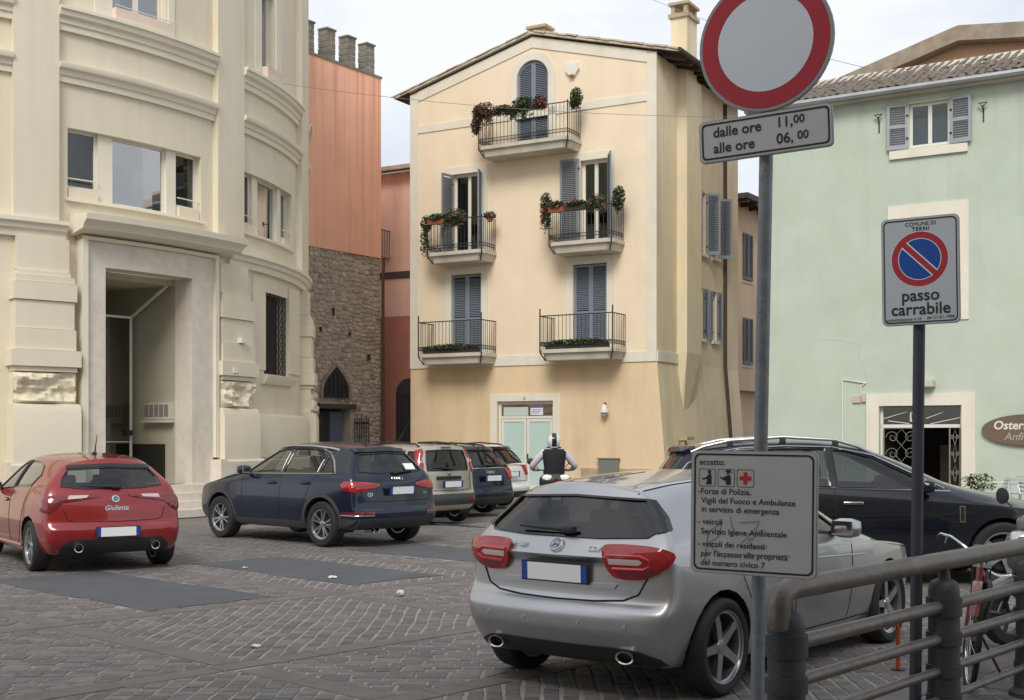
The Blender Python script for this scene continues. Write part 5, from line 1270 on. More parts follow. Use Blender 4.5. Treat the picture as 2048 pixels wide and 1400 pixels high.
A.line([(-.66, .80), (-.60, .69), (-.5, .65), (-.3, .635), (0, .63), (.3, .635), (.5, .65), (.60, .69), (.66, .80)], ('rear', 0), .007)       # tailgate bottom gap
A.patch([(-.44, .72), (.44, .72), (.46, .75), (-.46, .75)], ('rear', 0), .012, 'tailgate_ledge', silver)
A.patch([(-.76, .215), (.76, .215), (.72, .29), (.6, .335), (.45, .35), (-.45, .35), (-.6, .335), (-.72, .29)], ('rear', 0), .006, 'rear_diffuser', m_black)
plate(A, 0, .80, -.672, -.03)
for y in (-.52, .52): exhaust(A, -.60, y, .295, .04, 1.7)
wiper(A, -.06, 1.055, .36, 1.065)
# three-pointed star badge and lettering
def badge_ring(car, y, z, r, tube, m, n=24):
    h, nn = car.hit((-5, y, z), (1, 0, 0)); qz = V((0, 0, 1)); t = (qz-nn*qz.dot(nn)).normalized(); u = t.cross(nn)
    return h, nn, t, u
h, nn, t_, u_ = badge_ring(A, 0, .972, .05, .006, m_chrome)
bg_ = MB().tube([h+nn*.014+(t_*cos(2*pi*i/24)+u_*sin(2*pi*i/24))*.047 for i in range(25)], .006, 6).build('star_badge', m_chrome, A.root, 60)
st = MB()
for k in range(3):
    a = 2*pi*k/3; d = t_*cos(a)+u_*sin(a); e = t_*cos(a+pi/2)+u_*sin(a+pi/2); st.add([h+nn*.022, h+nn*.012+e*.009, h+nn*.012+d*.046, h+nn*.012-e*.009], [(0, 1, 2), (0, 2, 3)])
st.build('star', m_chrome, bg_)
def rear_text(car, s, y, z, size, m=None, yaw=0, shear=0, off=.004, bold=.01):
    h, nn = car.hit((-5, y, z), (1, 0, 0)); ti = atan2(nn.z, -nn.x); ya = atan2(-nn.y, -nn.x)
    return text(s, size, m or m_chrome, car.root, tuple(h+nn*off), (R(90)-ti, 0, R(-90)+ya*.95), bold=bold, shear=shear, name='badge_lettering', ext=.002)
rear_text(A, 'A 180', .31, .962, .055, off=.01); rear_text(A, 'CDI', -.29, .962, .055, off=.01)
for y in (-.55, -.22, .22, .55):
    hh, n2 = A.hit((-5, y, .5), (1, 0, 0)); MB().lathe([(.013, -.006), (.013, .004)], 12, tuple(hh), 'x').build('parking_sensor', silver, A.root)
add_wheels(A, .317, .215, .232, 'five', .885); seats(A, 1.0, .15, .42, .8)
A.line([(-.1, 0), (.4, 0)], 'T', .004)
for sg in (1, -1): A.line([(-.36, sg*.44), (.3, sg*.5), (1.2, sg*.5)], 'T', .006, 'roof_channel')
# ----------------------------------------------------------------- red hatchback
PG_ = dict(W=.90, wb=2.634, wbelt=.94, crown=.06, wsx=1.8, lv=3, arch=.36, dash=1.75, zdash=.96, zmir=1.28,
    rows=std_rows(-.68, -.50, -.30, 3.38, .21, .62, 1.0, .11), t=TT,
    belt=[(-.6, 1.045), (0, 1.03), (1, .98), (1.9, .93), (2.3, .88), (3.3, .70)],
    roof=[(-.42, 1.30), (-.3, 1.325), (0, 1.37), (.6, 1.41), (1.1, 1.40), (1.5, 1.31), (2.1, 1.03), (2.5, .93), (3.1, .78)],
    yroof=[(-.4, .50), (.0, .55), (.8, .58), (1.4, .58), (2.1, .68), (2.6, .70), (3.1, .58)], plan=[(-.75, .90), (-.4, .955), (.1, 1), (2.5, 1), (3.0, .94), (3.4, .80)])
red = paint('red_car_paint', (.24, .006, .008), .1, .28)
G = Car(PG_, 'red_car', 'red hatchback parked at the left with twin round exhausts', (-5.29, 16.05), 124, red)
gs1 = [(1.02, 1.01), (1.95, .96), (1.66, 1.15), (1.38, 1.30), (1.1, 1.355), (1.0, 1.36)]; gs2 = [(.12, 1.06), (.95, 1.02), (.92, 1.365), (.55, 1.355), (.2, 1.30), (.02, 1.19)]
for sy in (1, -1):
    for x in (0, 2.634): G.cut(arch_poly(x, .315, .36), 'y', lambda c, sy=sy: c.y*sy > .45)
    for q in (gs1, gs2): G.cut(q, 'y', lambda c, sy=sy: c.y*sy > .3)
grw = [(-.62, 1.06), (-.35, 1.03), (.35, 1.03), (.62, 1.06), (.585, 1.16), (.5, 1.265), (0, 1.29), (-.5, 1.265), (-.585, 1.16)]
G.cut(grw, 'x', lambda c: c.x < -.12); G.cut([(-.62, 1.0), (.62, 1.0), (.5, 1.33), (-.5, 1.33)], 'x', lambda c: c.x > 1.15 and c.z > .96); G.finish()
for v in ('L', 'R'):
    for q in (gs1, gs2): G.patch(q, v, -.006, 'window', m_cglassd if q is gs1 else m_cglass, skirt=0); G.line(q, v, .012, 'window_seal', m_gloss, close=True)
    G.line([(1.98, .92), (1.96, .6), (1.9, .3)], v); G.line([(.98, 1.0), (1.0, .6), (1.0, .3)], v); G.line([(.1, 1.05), (.22, .85), (.36, .6), (.45, .42), (.6, .3)], v)
    G.line([(.42, .3), (2.25, .28)], v, .02, 'sill_skirt', red)
for sg in (1, -1): handle(G, 1.18, .85, sg, m_chrome); mirror(G, 1.75, 1.0, .83, red, sg)
G.patch(grw, ('rear', 0), -.006, 'rear_window', m_cglass, skirt=0); G.line(grw, ('rear', 0), .012, 'window_seal', m_gloss, close=True)
G.patch([(-.52, 1.275), (0, 1.298), (.52, 1.275), (.50, 1.315), (0, 1.335), (-.50, 1.315)], ('rear', 0), .01, 'spoiler_shadow_gap', m_gloss)
for sg in (1, -1):
    th = 25*sg; ol = [(-.12, .955), (.1, .965), (.38, .96), (.56, .93), (.61, .86), (.57, .76), (.46, .735), (.38, .78), (.30, .86), (.05, .90), (-.1, .925)]
    lp = G.patch([(sg*a, b) for a, b in ol], ('rear', -th), .01, 'tail_lamp', m_taild, dome=.01, step=.035)
    G.patch([(sg*a, b) for a, b in ((.02, .945), (.24, .945), (.25, .90), (.04, .915))], ('rear', -th), .024, 'lamp_insert', m_tailc, lp, step=.03)
G.line([(-.62, .78), (-.58, .66), (-.5, .635), (0, .625), (.5, .635), (.58, .66), (.62, .78)], ('rear', 0), .006)
G.patch([(-.68, .22), (.68, .22), (.66, .33), (.56, .42), (-.56, .42), (-.66, .33)], ('rear', 0), .008, 'rear_diffuser', m_black)
plate(G, 0, .505, -.80, 0)
G.patch([(-.34, .43), (.34, .43), (.3, .585), (-.3, .585)], ('rear', 0), .002, 'plate_recess', red)
for y in (-.47, .47): exhaust(G, -.73, y, .32, .055)
wiper(G, -.03, 1.035, .42, 1.055)
h, nn, t_, u_ = badge_ring(G, 0, .90, .05, .006, m_chrome)
b = MB().add([h+nn*.02]+[h+nn*.012+(t_*cos(2*pi*i/20)+u_*sin(2*pi*i/20))*.048 for i in range(20)], [(0, i+1, (i+1) % 20+1) for i in range(20)]).build('round_badge', m_chrome, G.root, 40)
MB().add([h+nn*.024+(t_*cos(2*pi*i/16)+u_*sin(2*pi*i/16))*.03 for i in range(16)], [tuple(range(16))]).build('badge_centre', mat('badge_blue_grey', srgb(90, 110, 120), .4), b)
rear_text(G, 'Giulietta', 0, .79, .085, shear=.35, bold=.006)
p = G.hit((.25, 0, 4), (0, 0, -1))[0]; MB().tube([p+V((0, 0, -.01)), p+V((-.12, 0, .25))], .006, 6, rs=[.012, .004]).bbox(p+V((.01, 0, .01)), (.09, .05, .03), .012).build('roof_antenna', m_black, G.root)
add_wheels(G, .315, .22, .225, 'twin', .885); seats(G, 1.0, .15, .43, .8)
# ----------------------------------------------------------------- dark blue crossover
PQ_ = dict(W=.915, wb=2.603, wbelt=.95, crown=.05, wsx=1.75, lv=3, arch=.40, dash=1.75, zdash=1.06, zmir=1.4,
    rows=std_rows(-.76, -.58, -.30, 3.36, .26, .62, 1.10, .11), t=TT,
    belt=[(-.6, 1.10), (0, 1.10), (1, 1.075), (1.9, 1.05), (2.3, 1.0), (3.3, .86)],
    roof=[(-.42, 1.43), (-.3, 1.46), (0, 1.505), (.6, 1.545), (1.1, 1.535), (1.45, 1.45), (2.05, 1.14), (2.5, 1.06), (3.1, .92)],
    yroof=[(-.4, .50), (.0, .55), (.8, .585), (1.4, .59), (2.1, .70), (2.6, .72), (3.1, .60)], plan=[(-.8, .91), (-.45, .965), (.1, 1), (2.5, 1), (3.0, .95), (3.4, .82)])
navy = paint('dark_blue_grey_car_paint', (.007, .014, .030), .0, .2, .7)
Q = Car(PQ_, 'blue_crossover', 'dark blue-grey crossover with chrome window line and four-ring badge', (-2.30, 19.6), 138, navy)
qs1 = [(1.02, 1.115), (1.98, 1.085), (1.7, 1.27), (1.42, 1.42), (1.15, 1.475), (1.0, 1.48)]; qs2 = [(.14, 1.13), (.95, 1.115), (.92, 1.48), (.5, 1.475), (.22, 1.44), (.12, 1.38)]; qs3 = [(-.2, 1.135), (.08, 1.13), (.06, 1.36), (-.05, 1.30)]
for sy in (1, -1):
    for x in (0, 2.603): Q.cut(arch_poly(x, .345, .40), 'y', lambda c, sy=sy: c.y*sy > .45)
    for q in (qs1, qs2, qs3): Q.cut(q, 'y', lambda c, sy=sy: c.y*sy > .3)
qrw = [(-.63, 1.14), (-.35, 1.12), (.35, 1.12), (.63, 1.14), (.57, 1.28), (.48, 1.40), (0, 1.42), (-.48, 1.40), (-.57, 1.28)]
Q.cut(qrw, 'x', lambda c: c.x < -.1); Q.cut([(-.62, 1.1), (.62, 1.1), (.5, 1.46), (-.5, 1.46)], 'x', lambda c: c.x > 1.1 and c.z > 1.07); Q.finish()
for v in ('L', 'R'):
    for q in (qs1, qs2, qs3): Q.patch(q, v, -.006, 'window', m_cglass, skirt=0); Q.line(q, v, .012, 'window_seal', m_gloss, close=True)
    Q.line([(2.05, 1.075), (1, 1.09), (.1, 1.105), (-.27, 1.112), (-.1, 1.30), (.06, 1.42), (.3, 1.485), (.7, 1.51), (1.1, 1.505), (1.45, 1.435)], v, .011, 'chrome_trim', m_chrome, .004)
    Q.line([(2.0, 1.04), (1.98, .7), (1.92, .36)], v); Q.line([(.98, 1.1), (1.0, .7), (1.0, .36)], v); Q.line([(.12, 1.1), (.24, .95), (.42, .66), (.5, .5), (.62, .36)], v)
    for x in (0, 2.603):
        n = 20; o_ = [(x+.455*cos(-.15+(pi+.3)*i/n), .357+.455*sin(-.15+(pi+.3)*i/n)) for i in range(n+1)]; i_ = [(x+.398*cos(-.15+(pi+.3)*i/n), .357+.398*sin(-.15+(pi+.3)*i/n)) for i in range(n+1)]
        Q.patch(o_+i_[::-1], v, .008, 'arch_cladding', m_dplast, step=.06)
    Q.patch([(.45, .275), (2.15, .275), (2.15, .37), (.45, .37)], v, .012, 'sill_cladding', m_dplast)
for sg in (1, -1): handle(Q, 1.2, .95, sg, navy); handle(Q, .38, .96, sg, navy); mirror(Q, 1.85, 1.14, .86, navy, sg)
for sg in (1, -1):
    rp_ = [(-.05, .60), (.1, .64), (.5, .66), (1.0, .66), (1.3, .63), (1.42, .60)]; pts = []
    for i, (x, y) in enumerate(rp_):
        hh = Q.hit((x, sg*y*.93, 4), (0, 0, -1))[0]; pts.append(hh+V((0, 0, (.0, .035, .05, .05, .035, .0)[i])))
    MB().tube(pts, .018, 6).build('roof_rail', mat('satin_aluminium', (.55, .56, .58), .35, .9), Q.root, 60)
Q.patch(qrw, ('rear', 0), -.006, 'rear_window', m_cglass, skirt=0); Q.line(qrw, ('rear', 0), .014, 'window_seal', m_gloss, close=True)
Q.patch([(-.52, 1.415), (0, 1.435), (.52, 1.415), (.5, 1.47), (0, 1.49), (-.5, 1.47)], ('rear', 0), .03, 'roof_spoiler', m_gloss)
for sg in (1, -1):
    th = 22*sg; ol = [(.06, .955), (.3, .985), (.60, 1.0), (.64, .96), (.62, .86), (.5, .84), (.3, .865), (.08, .915)]
    lp = Q.patch([(sg*a, b) for a, b in ol], ('rear', -th), .012, 'tail_lamp', m_tail, dome=.01, step=.035)
    Q.line([(sg*a, b) for a, b in ((.12, .935), (.35, .92), (.6, .915))], ('rear', -th), .006, 'lamp_ring', m_taild, .022, lp)
    rf_ = Q.patch([(sg*a, b) for a, b in ((.42, .50), (.80, .505), (.80, .545), (.42, .54))], ('rear', -8*sg), .01, 'rear_reflector', m_taild)
    Q.line([(sg*.42, .49), (sg*.8, .494)], ('rear', -8*sg), .005, 'reflector_trim', m_chrome, .008, rf_)
Q.line([(-.72, .86), (-.66, .70), (0, .69), (.66, .70), (.72, .86)], ('rear', 0), .006)
Q.patch([(-.86, .28), (.86, .28), (.86, .44), (-.86, .44)], ('rear', 0), .01, 'bumper_cladding', m_dplast)
Q.patch([(-.45, .80), (.45, .80), (.38, .93), (-.38, .93)], ('rear', 0), .002, 'plate_recess', navy)
plate(Q, 0, .855, -.86, -.08)
for y in (.42, .52): exhaust(Q, -.72, y, .27, .035)
wiper(Q, 0, 1.105, -.42, 1.13)
for k in range(4):
    h, nn, t_, u_ = badge_ring(Q, .075-.05*k, 1.03, .05, .006, m_chrome)
    MB().tube([h+nn*.012+(t_*cos(2*pi*i/18)+u_*sin(2*pi*i/18))*.034 for i in range(19)], .006, 5).build('ring_badge', m_chrome, Q.root, 60)
rear_text(Q, 'Q3', .56, .80, .075); rear_text(Q, 'TDI', -.56, .80, .05)
h = Q.hit((-5, -.36, 1.19), (1, 0, 0)); MB().cbox(h[0]+h[1]*.03, (.004, .2, .12), M.Rotation(.7, 3, 'Y')).build('paper_slip', m_plate, Q.root)
p = Q.hit((.05, 0, 4), (0, 0, -1))[0]; MB().add([p+V((.06, 0, -.01)), p+V((-.07, .02, -.01)), p+V((-.07, -.02, -.01)), p+V((-.07, 0, .07))], [(0, 1, 3), (0, 3, 2), (1, 2, 3), (0, 1, 2)]).build('roof_antenna', m_black, Q.root)
add_wheels(Q, .345, .235, .225, 'twin', .905); seats(Q, 1.0, .15, .52, .8)
# ----------------------------------------------------------------- small beige car with upright tail lamps
PP_ = dict(W=.80, wb=2.30, wbelt=.965, crown=.04, wsx=1.75, lv=2, arch=.34, dash=1.7, zdash=1.05, zmir=1.35,
    rows=std_rows(-.47, -.40, -.30, 2.88, .24, .60, 1.05, .08), t=TT,
    belt=[(-.5, 1.04), (1, 1.0), (1.7, .97), (2.1, .92), (2.8, .80)],
    roof=[(-.4, 1.43), (-.3, 1.455), (0, 1.48), (.6, 1.50), (1.0, 1.49), (1.35, 1.40), (1.85, 1.06), (2.2, .98), (2.6, .88)],
    yroof=[(-.4, .58), (.0, .60), (.8, .60), (1.2, .60), (1.9, .64), (2.2, .64), (2.6, .58)], plan=[(-.55, .94), (-.2, .98), (.1, 1), (2.3, 1), (2.6, .95), (2.9, .85)])
beige = paint('pale_beige_car_paint', (.50, .47, .41), .45, .35)
P_ = Car(PP_, 'beige_small_car', 'small pale beige car with tall red lamps beside its rear window', (-1.54, 24.0), 138.5, beige)
ps1 = [(.95, 1.04), (1.72, 1.02), (1.5, 1.2), (1.3, 1.36), (1.1, 1.43), (.95, 1.435)]; ps2 = [(.05, 1.08), (.88, 1.045), (.86, 1.435), (.4, 1.43), (.05, 1.40)]; ps3 = [(-.33, 1.10), (-.02, 1.085), (-.02, 1.39), (-.27, 1.37)]
for sy in (1, -1):
    for x in (0, 2.30): P_.cut(arch_poly(x, .29, .34), 'y', lambda c, sy=sy: c.y*sy > .4)
    for q in (ps1, ps2, ps3): P_.cut(q, 'y', lambda c, sy=sy: c.y*sy > .3)
prw = [(-.54, 1.03), (.54, 1.03), (.54, 1.2), (.50, 1.40), (0, 1.42), (-.50, 1.40), (-.54, 1.2)]
P_.cut(prw, 'x', lambda c: c.x < -.2); P_.cut([(-.58, 1.04), (.58, 1.04), (.5, 1.42), (-.5, 1.42)], 'x', lambda c: c.x > 1.0 and c.z > 1.0); P_.finish()
for v in ('L', 'R'):
    for q in (ps1, ps2, ps3): P_.patch(q, v, -.006, 'window', m_cglassd, skirt=0); P_.line(q, v, .012, 'window_seal', m_gloss, close=True)
    P_.line([(.92, 1.0), (.93, .36)], v); P_.line([(.02, 1.05), (.1, .9), (.36, .6), (.5, .36)], v)
P_.patch(prw, ('rear', 0), -.006, 'rear_window', m_cglassd, skirt=0); P_.line(prw, ('rear', 0), .014, 'window_seal', m_gloss, close=True)
for sg in (1, -1):
    lp = P_.patch([(sg*(a-.03), b) for a, b in ((.40, 1.44), (.52, 1.40), (.55, 1.2), (.57, 1.0), (.44, .99), (.42, 1.15), (.45, 1.25), (.40, 1.36))], ('rear', -25*sg), .015, 'tail_lamp', m_tail, dome=.012, step=.035)
    P_.patch([(sg*(a-.03), b) for a, b in ((.455, 1.18), (.5, 1.23), (.51, 1.16))], ('rear', -25*sg), .035, 'lamp_insert', m_tailc, lp, step=.03)
    P_.patch([(sg*a, b) for a, b in ((.56, .53), (.66, .53), (.66, .46), (.56, .46))], ('rear', 0), .014, 'rear_reflector', m_tail)
P_.patch([(-.13, 1.445), (.13, 1.445), (.13, 1.475), (-.13, 1.475)], ('rear', 0), .012, 'brake_lamp', m_taild)
P_.patch([(-.74, .38), (.74, .38), (.74, .58), (-.74, .58)], ('rear', 0), .012, 'bumper_cladding', m_dplast)
P_.line([(-.6, 1.0), (-.62, .66), (0, .645), (.62, .66), (.6, 1.0)], ('rear', 0), .006)
P_.patch([(-.33, .85), (.33, .85), (.33, .92), (-.33, .92)], ('rear', 0), .012, 'tailgate_grip', m_black); plate(P_, 0, .77, -.57, -.05)
wiper(P_, .0, 1.06, .4, 1.08)
h, nn, t_, u_ = badge_ring(P_, 0, .97, .05, .006, m_chrome); MB().add([h+nn*.016]+[h+nn*.01+(t_*cos(2*pi*i/16)+u_*sin(2*pi*i/16))*.04 for i in range(16)], [(0, i+1, (i+1) % 16+1) for i in range(16)]).build('round_badge', m_chrome, P_.root, 40)
for sg in (1, -1):
    pts = [P_.hit((x, sg*.53, 4), (0, 0, -1))[0]+V((0, 0, h_)) for x, h_ in ((-.2, .0), (-.1, .05), (.4, .06), (.9, .05), (1.0, .0))]; MB().tube(pts, .018, 6).build('roof_rail', m_black, P_.root, 60)
p = P_.hit((1.0, 0, 4), (0, 0, -1))[0]; MB().tube([p+V((0, 0, -.01)), p+V((-.38, 0, .42))], .006, 6, rs=[.01, .004]).build('roof_antenna', m_black, P_.root)
add_wheels(P_, .29, .18, .18, 'five', .785); seats(P_, .95, .15, .5, .72)
# ----------------------------------------------------------------- navy estate and white car beyond it
PL_ = dict(W=.87, wb=2.67, wbelt=.95, crown=.045, wsx=1.9, lv=2, arch=.37, dash=1.85, zdash=1.0, zmir=1.33,
    rows=std_rows(-.86, -.74, -.38, 3.46, .23, .58, 1.02, .10), t=TT,
    belt=[(-.8, 1.03), (0, 1.0), (1, .97), (1.9, .94), (2.3, .89), (3.3, .72)],
    roof=[(-.5, 1.39), (-.38, 1.41), (0, 1.44), (.6, 1.455), (1.1, 1.44), (1.5, 1.34), (2.1, 1.03), (2.5, .94), (3.1, .80)],
    yroof=[(-.5, .54), (.0, .56), (.8, .58), (1.4, .58), (2.1, .68), (2.6, .70), (3.1, .58)], plan=[(-.95, .91), (-.5, .96), (.1, 1), (2.5, 1), (3.0, .95), (3.5, .82)])
blue = paint('deep_navy_car_paint', (.004, .008, .028), .0, .2, .7)
def estate(P, name, label, loc, deg, pm, extra):
    C_ = Car(P, name, label, loc, deg, pm)
    s1 = [(1.02, 1.0), (1.95, .97), (1.68, 1.15), (1.4, 1.32), (1.1, 1.385), (1.0, 1.39)]; s2 = [(.12, 1.03), (.95, 1.0), (.93, 1.39), (.12, 1.385)]; s3 = [(-.5, 1.06), (.04, 1.035), (.04, 1.38), (-.36, 1.34)]
    rwn = [(-.60, 1.06), (.60, 1.06), (.58, 1.2), (.50, 1.345), (0, 1.365), (-.50, 1.345), (-.58, 1.2)]
    for sy in (1, -1):
        for x in (0, P['wb']): C_.cut(arch_poly(x, .32, .37), 'y', lambda c, sy=sy: c.y*sy > .45)
        for q in (s1, s2, s3): C_.cut(q, 'y', lambda c, sy=sy: c.y*sy > .3)
    C_.cut(rwn, 'x', lambda c: c.x < -.2); C_.cut([(-.62, 1.0), (.62, 1.0), (.5, 1.36), (-.5, 1.36)], 'x', lambda c: c.x > 1.1 and c.z > .97); C_.finish()
    for v in ('L', 'R'):
        for q in (s1, s2, s3): C_.patch(q, v, -.006, 'window', m_cglassd, skirt=0); C_.line(q, v, .012, 'window_seal', m_gloss, close=True)
    C_.patch(rwn, ('rear', 0), -.006, 'rear_window', m_cglassd, skirt=0); C_.line(rwn, ('rear', 0), .014, 'window_seal', m_gloss, close=True)
    C_.patch([(-.52, 1.37), (.52, 1.37), (.5, 1.42), (-.5, 1.42)], ('rear', 0), .03, 'roof_spoiler', m_gloss)
    for sg in (1, -1):
        C_.patch([(sg*(a-.2), b) for a, b in ((.3, 1.0), (.57, 1.0), (.6, .78), (.42, .76))], ('rear', -25*sg), .012, 'tail_lamp', m_tail, dome=.01, step=.04)
        pts = [C_.hit((x, sg*.50, 4), (0, 0, -1))[0]+V((0, 0, h_)) for x, h_ in ((-.3, .0), (-.15, .05), (.5, .06), (1.1, .05), (1.25, .0))]; MB().tube(pts, .018, 6).build('roof_rail', m_black, C_.root, 60)
    C_.line([(-.7, 1.0), (-.68, .64), (0, .63), (.68, .64), (.7, 1.0)], ('rear', 0), .006); C_.line([(-.5, 1.0), (0, 1.005), (.5, 1.0)], ('rear', 0), .012, 'chrome_trim', m_chrome, .006)
    C_.patch([(-.8, .25), (.8, .25), (.8, .40), (-.8, .40)], ('rear', 0), .012, 'bumper_cladding', m_dplast)
    plate(C_, 0, .80, -.965, -.06); wiper(C_, 0, 1.05, -.4, 1.07)
    add_wheels(C_, .32, .20, .21, 'five', .86); seats(C_, 1.0, .15, .45, .78); return C_
L_c = estate(PL_, 'navy_estate', 'deep navy estate car with roof rails parked past the beige car', (-1.1, 26.75), 139, blue, 1)
rear_text(L_c, 'Legacy', .0, .935, .1, shear=.3)
W_c = estate(PL_, 'white_car', 'white car mostly hidden behind the navy estate', (-.72, 29.5), 139, paint('white_car_paint', (.72, .71, .68), .0, .4), 1)
# ----------------------------------------------------------------- large dark car on the right
PR_ = dict(W=.96, wb=2.98, wbelt=.95, crown=.05, wsx=2.05, lv=3, arch=.40, dash=2.2, zdash=1.05, zmir=1.42,
    rows=std_rows(-1.02, -.85, -.50, 3.78, .24, .62, 1.08, .12), t=TT,
    belt=[(-.9, 1.11), (0, 1.09), (1, 1.06), (2.0, 1.02), (2.6, .96), (3.6, .80)],
    roof=[(-.62, 1.47), (-.5, 1.50), (0, 1.57), (.6, 1.60), (1.1, 1.585), (1.6, 1.49), (2.35, 1.13), (2.8, 1.02), (3.5, .84)],
    yroof=[(-.6, .54), (.0, .60), (.8, .62), (1.5, .62), (2.3, .72), (2.8, .76), (3.5, .64)], plan=[(-1.1, .90), (-.6, .96), (.1, 1), (2.8, 1), (3.3, .95), (3.8, .82)])
dark = paint('near_black_car_paint', (.005, .007, .012), .0, .2, .7)
Rr = Car(PR_, 'black_people_carrier', 'long near-black car with roof rails facing right behind the two sign posts', (2.55, 15.0), -3, dark)
rs1 = [(1.16, 1.115), (2.3, 1.075), (1.95, 1.26), (1.6, 1.43), (1.3, 1.51), (1.14, 1.525)]; rs2 = [(.16, 1.14), (1.08, 1.118), (1.06, 1.53), (.4, 1.525), (.16, 1.51)]; rs3 = [(-.62, 1.175), (.08, 1.145), (.08, 1.50), (-.2, 1.455), (-.5, 1.33)]
for sy in (1, -1):
    for x in (0, 2.98): Rr.cut(arch_poly(x, .36, .40), 'y', lambda c, sy=sy: c.y*sy > .45)
    for q in (rs1, rs2, rs3): Rr.cut(q, 'y', lambda c, sy=sy: c.y*sy > .3)
rrw = [(-.64, 1.16), (.64, 1.16), (.6, 1.3), (.52, 1.44), (0, 1.46), (-.52, 1.44), (-.6, 1.3)]
Rr.cut(rrw, 'x', lambda c: c.x < -.25); Rr.cut([(-.66, 1.09), (.66, 1.09), (.54, 1.5), (-.54, 1.5)], 'x', lambda c: c.x > 1.3 and c.z > 1.06); Rr.finish()
for v in ('L', 'R'):
    for q in (rs1, rs2, rs3): Rr.patch(q, v, -.006, 'window', m_cglass if q is not rs3 else m_cglassd, skirt=0); Rr.line(q, v, .013, 'window_seal', m_gloss, close=True)
    Rr.line([(2.42, 1.055), (1.1, 1.095), (.1, 1.12), (-.68, 1.15), (-.5, 1.36), (-.2, 1.485), (.1, 1.535), (.6, 1.56), (1.14, 1.55), (1.6, 1.455), (2.0, 1.265), (2.36, 1.085)], v, .011, 'chrome_trim', m_chrome, .004)
    Rr.line([(2.45, 1.02), (2.42, .7), (2.3, .36)], v); Rr.line([(1.12, 1.09), (1.14, .36)], v); Rr.line([(.12, 1.12), (.3, .9), (.46, .62), (.62, .36)], v)
    Rr.patch([(2.49, .72), (2.55, .72), (2.55, .90), (2.49, .90)], v, .006, 'side_vent', m_chrome); Rr.patch([(2.50, .73), (2.54, .73), (2.54, .89), (2.50, .89)], v, .009, 'side_vent_slot', m_gloss)
for sg in (1, -1): handle(Rr, 1.32, .93, sg, m_chrome, .22); handle(Rr, .32, .96, sg, m_chrome, .22); mirror(Rr, 2.12, 1.12, .90, dark, sg)
for sg in (1, -1):
    pts = [Rr.hit((x, sg*.55, 4), (0, 0, -1))[0]+V((0, 0, h_)) for x, h_ in ((-.45, .0), (-.3, .035), (.0, .06), (.6, .065), (1.2, .06), (1.45, .03), (1.6, .0))]
    ro = MB().tube(pts, .02, 8).build('roof_rail', MATS['satin_aluminium'], Rr.root, 60)
    for k in (2, 3, 4): q = pts[k]; MB().cbox(q-V((0, 0, .035)), (.07, .03, .06)).build('rail_foot', m_black, ro)
Rr.patch(rrw, ('rear', 0), -.006, 'rear_window', m_cglassd, skirt=0); Rr.line(rrw, ('rear', 0), .014, 'window_seal', m_gloss, close=True)
Rr.patch([(-.54, 1.47), (.54, 1.47), (.52, 1.52), (-.52, 1.52)], ('rear', 0), .05, 'roof_spoiler', m_gloss); Rr.patch([(-.18, 1.485), (.18, 1.485), (.18, 1.512), (-.18, 1.512)], ('rear', 0), .062, 'brake_lamp', m_tail)
for sg in (1, -1): Rr.patch([(sg*(a-.17), b) for a, b in ((.2, 1.08), (.6, 1.08), (.64, .86), (.3, .84))], ('rear', -25*sg), .012, 'tail_lamp', m_tail, dome=.01, step=.04)
Rr.patch([(-.66, 1.09), (.66, 1.09), (.54, 1.5), (-.54, 1.5)], 'F', -.004, 'windscreen', m_cglass, skirt=0)
plate(Rr, 0, .85, -1.14, -.05)
add_wheels(Rr, .36, .245, .245, 'five', .95); seats(Rr, 1.25, .3, .52, .85)
# ================================================================= SIGNS
m_sign = mat('weathered_sign_white', srgb(182, 184, 184), .5, var=.05, vscale=6)
m_ink = mat('sign_black', srgb(34, 35, 40), .5)
m_sred = mat('sign_red', srgb(164, 42, 56), .45, var=.04)
m_sblue = mat('sign_blue', srgb(14, 70, 150), .45)
m_alu = mat('aluminium_sheet', srgb(150, 152, 156), .5, .6)
m_galv = mat('galvanised_steel', srgb(126, 132, 138), .5, .55, var=.22, vscale=14, bump=.15, bscale=60)
m_pole2 = mat('dark_painted_steel', srgb(62, 66, 74), .5, .3, var=.1, vscale=8)
m_pale = mat('pale_sign_grey', srgb(206, 215, 226), .5, var=.04, vscale=4)
YAW = R(-29)
def panel(root, name, x0, x1, z0, z1, d, r=.03, roll=0, line=.012, face=None, inset=.014):
    """sheet with rounded corners facing -y; returns the part and a mapper for its face"""
    cx, cz = (x0+x1)/2, (z0+z1)/2
    def mp(a, y, c):
        p, q = a-cx, c-cz; return (cx+p*cos(roll)-q*sin(roll), y, cz+p*sin(roll)+q*cos(roll))
    o = MB().prism(rrect(x0, x1, z0, z1, r), d, d+.018).map(mp).build(name, m_alu, root)
    MB().prism(rrect(x0+.004, x1-.004, z0+.004, z1-.004, r-.004), d-.0015, d-.0002).map(mp).build('sign_face', face or m_sign, o)
    if line:
        a, b = rrect(x0+inset, x1-inset, z0+inset, z1-inset, r*.9), rrect(x0+inset+line, x1-inset-line, z0+inset+line, z1-inset-line, r*.75); n = len(a)
        MB().add([(p, d-.003, q) for p, q in a]+[(p, d-.003, q) for p, q in b], [(i, (i+1) % n, n+(i+1) % n, n+i) for i in range(n)]).map(mp).build('border_line', m_ink, o)
    return o, mp
def ptext(o, mp, s, x, z, d, size, roll, align='LEFT', bold=.012, m=None, wide=1.0, space=1.0):
    q = mp(x, d-.0032, z); return text(s, size, m or m_ink, o, q, (R(90), -roll, 0), align, bold, .0004, wide=wide, space=space)
def shape(o, mp, pts, d, m, name): return MB().add([(p, d, q) for p, q in pts], [tuple(range(len(pts)))]).map(mp).build(name, m, o)
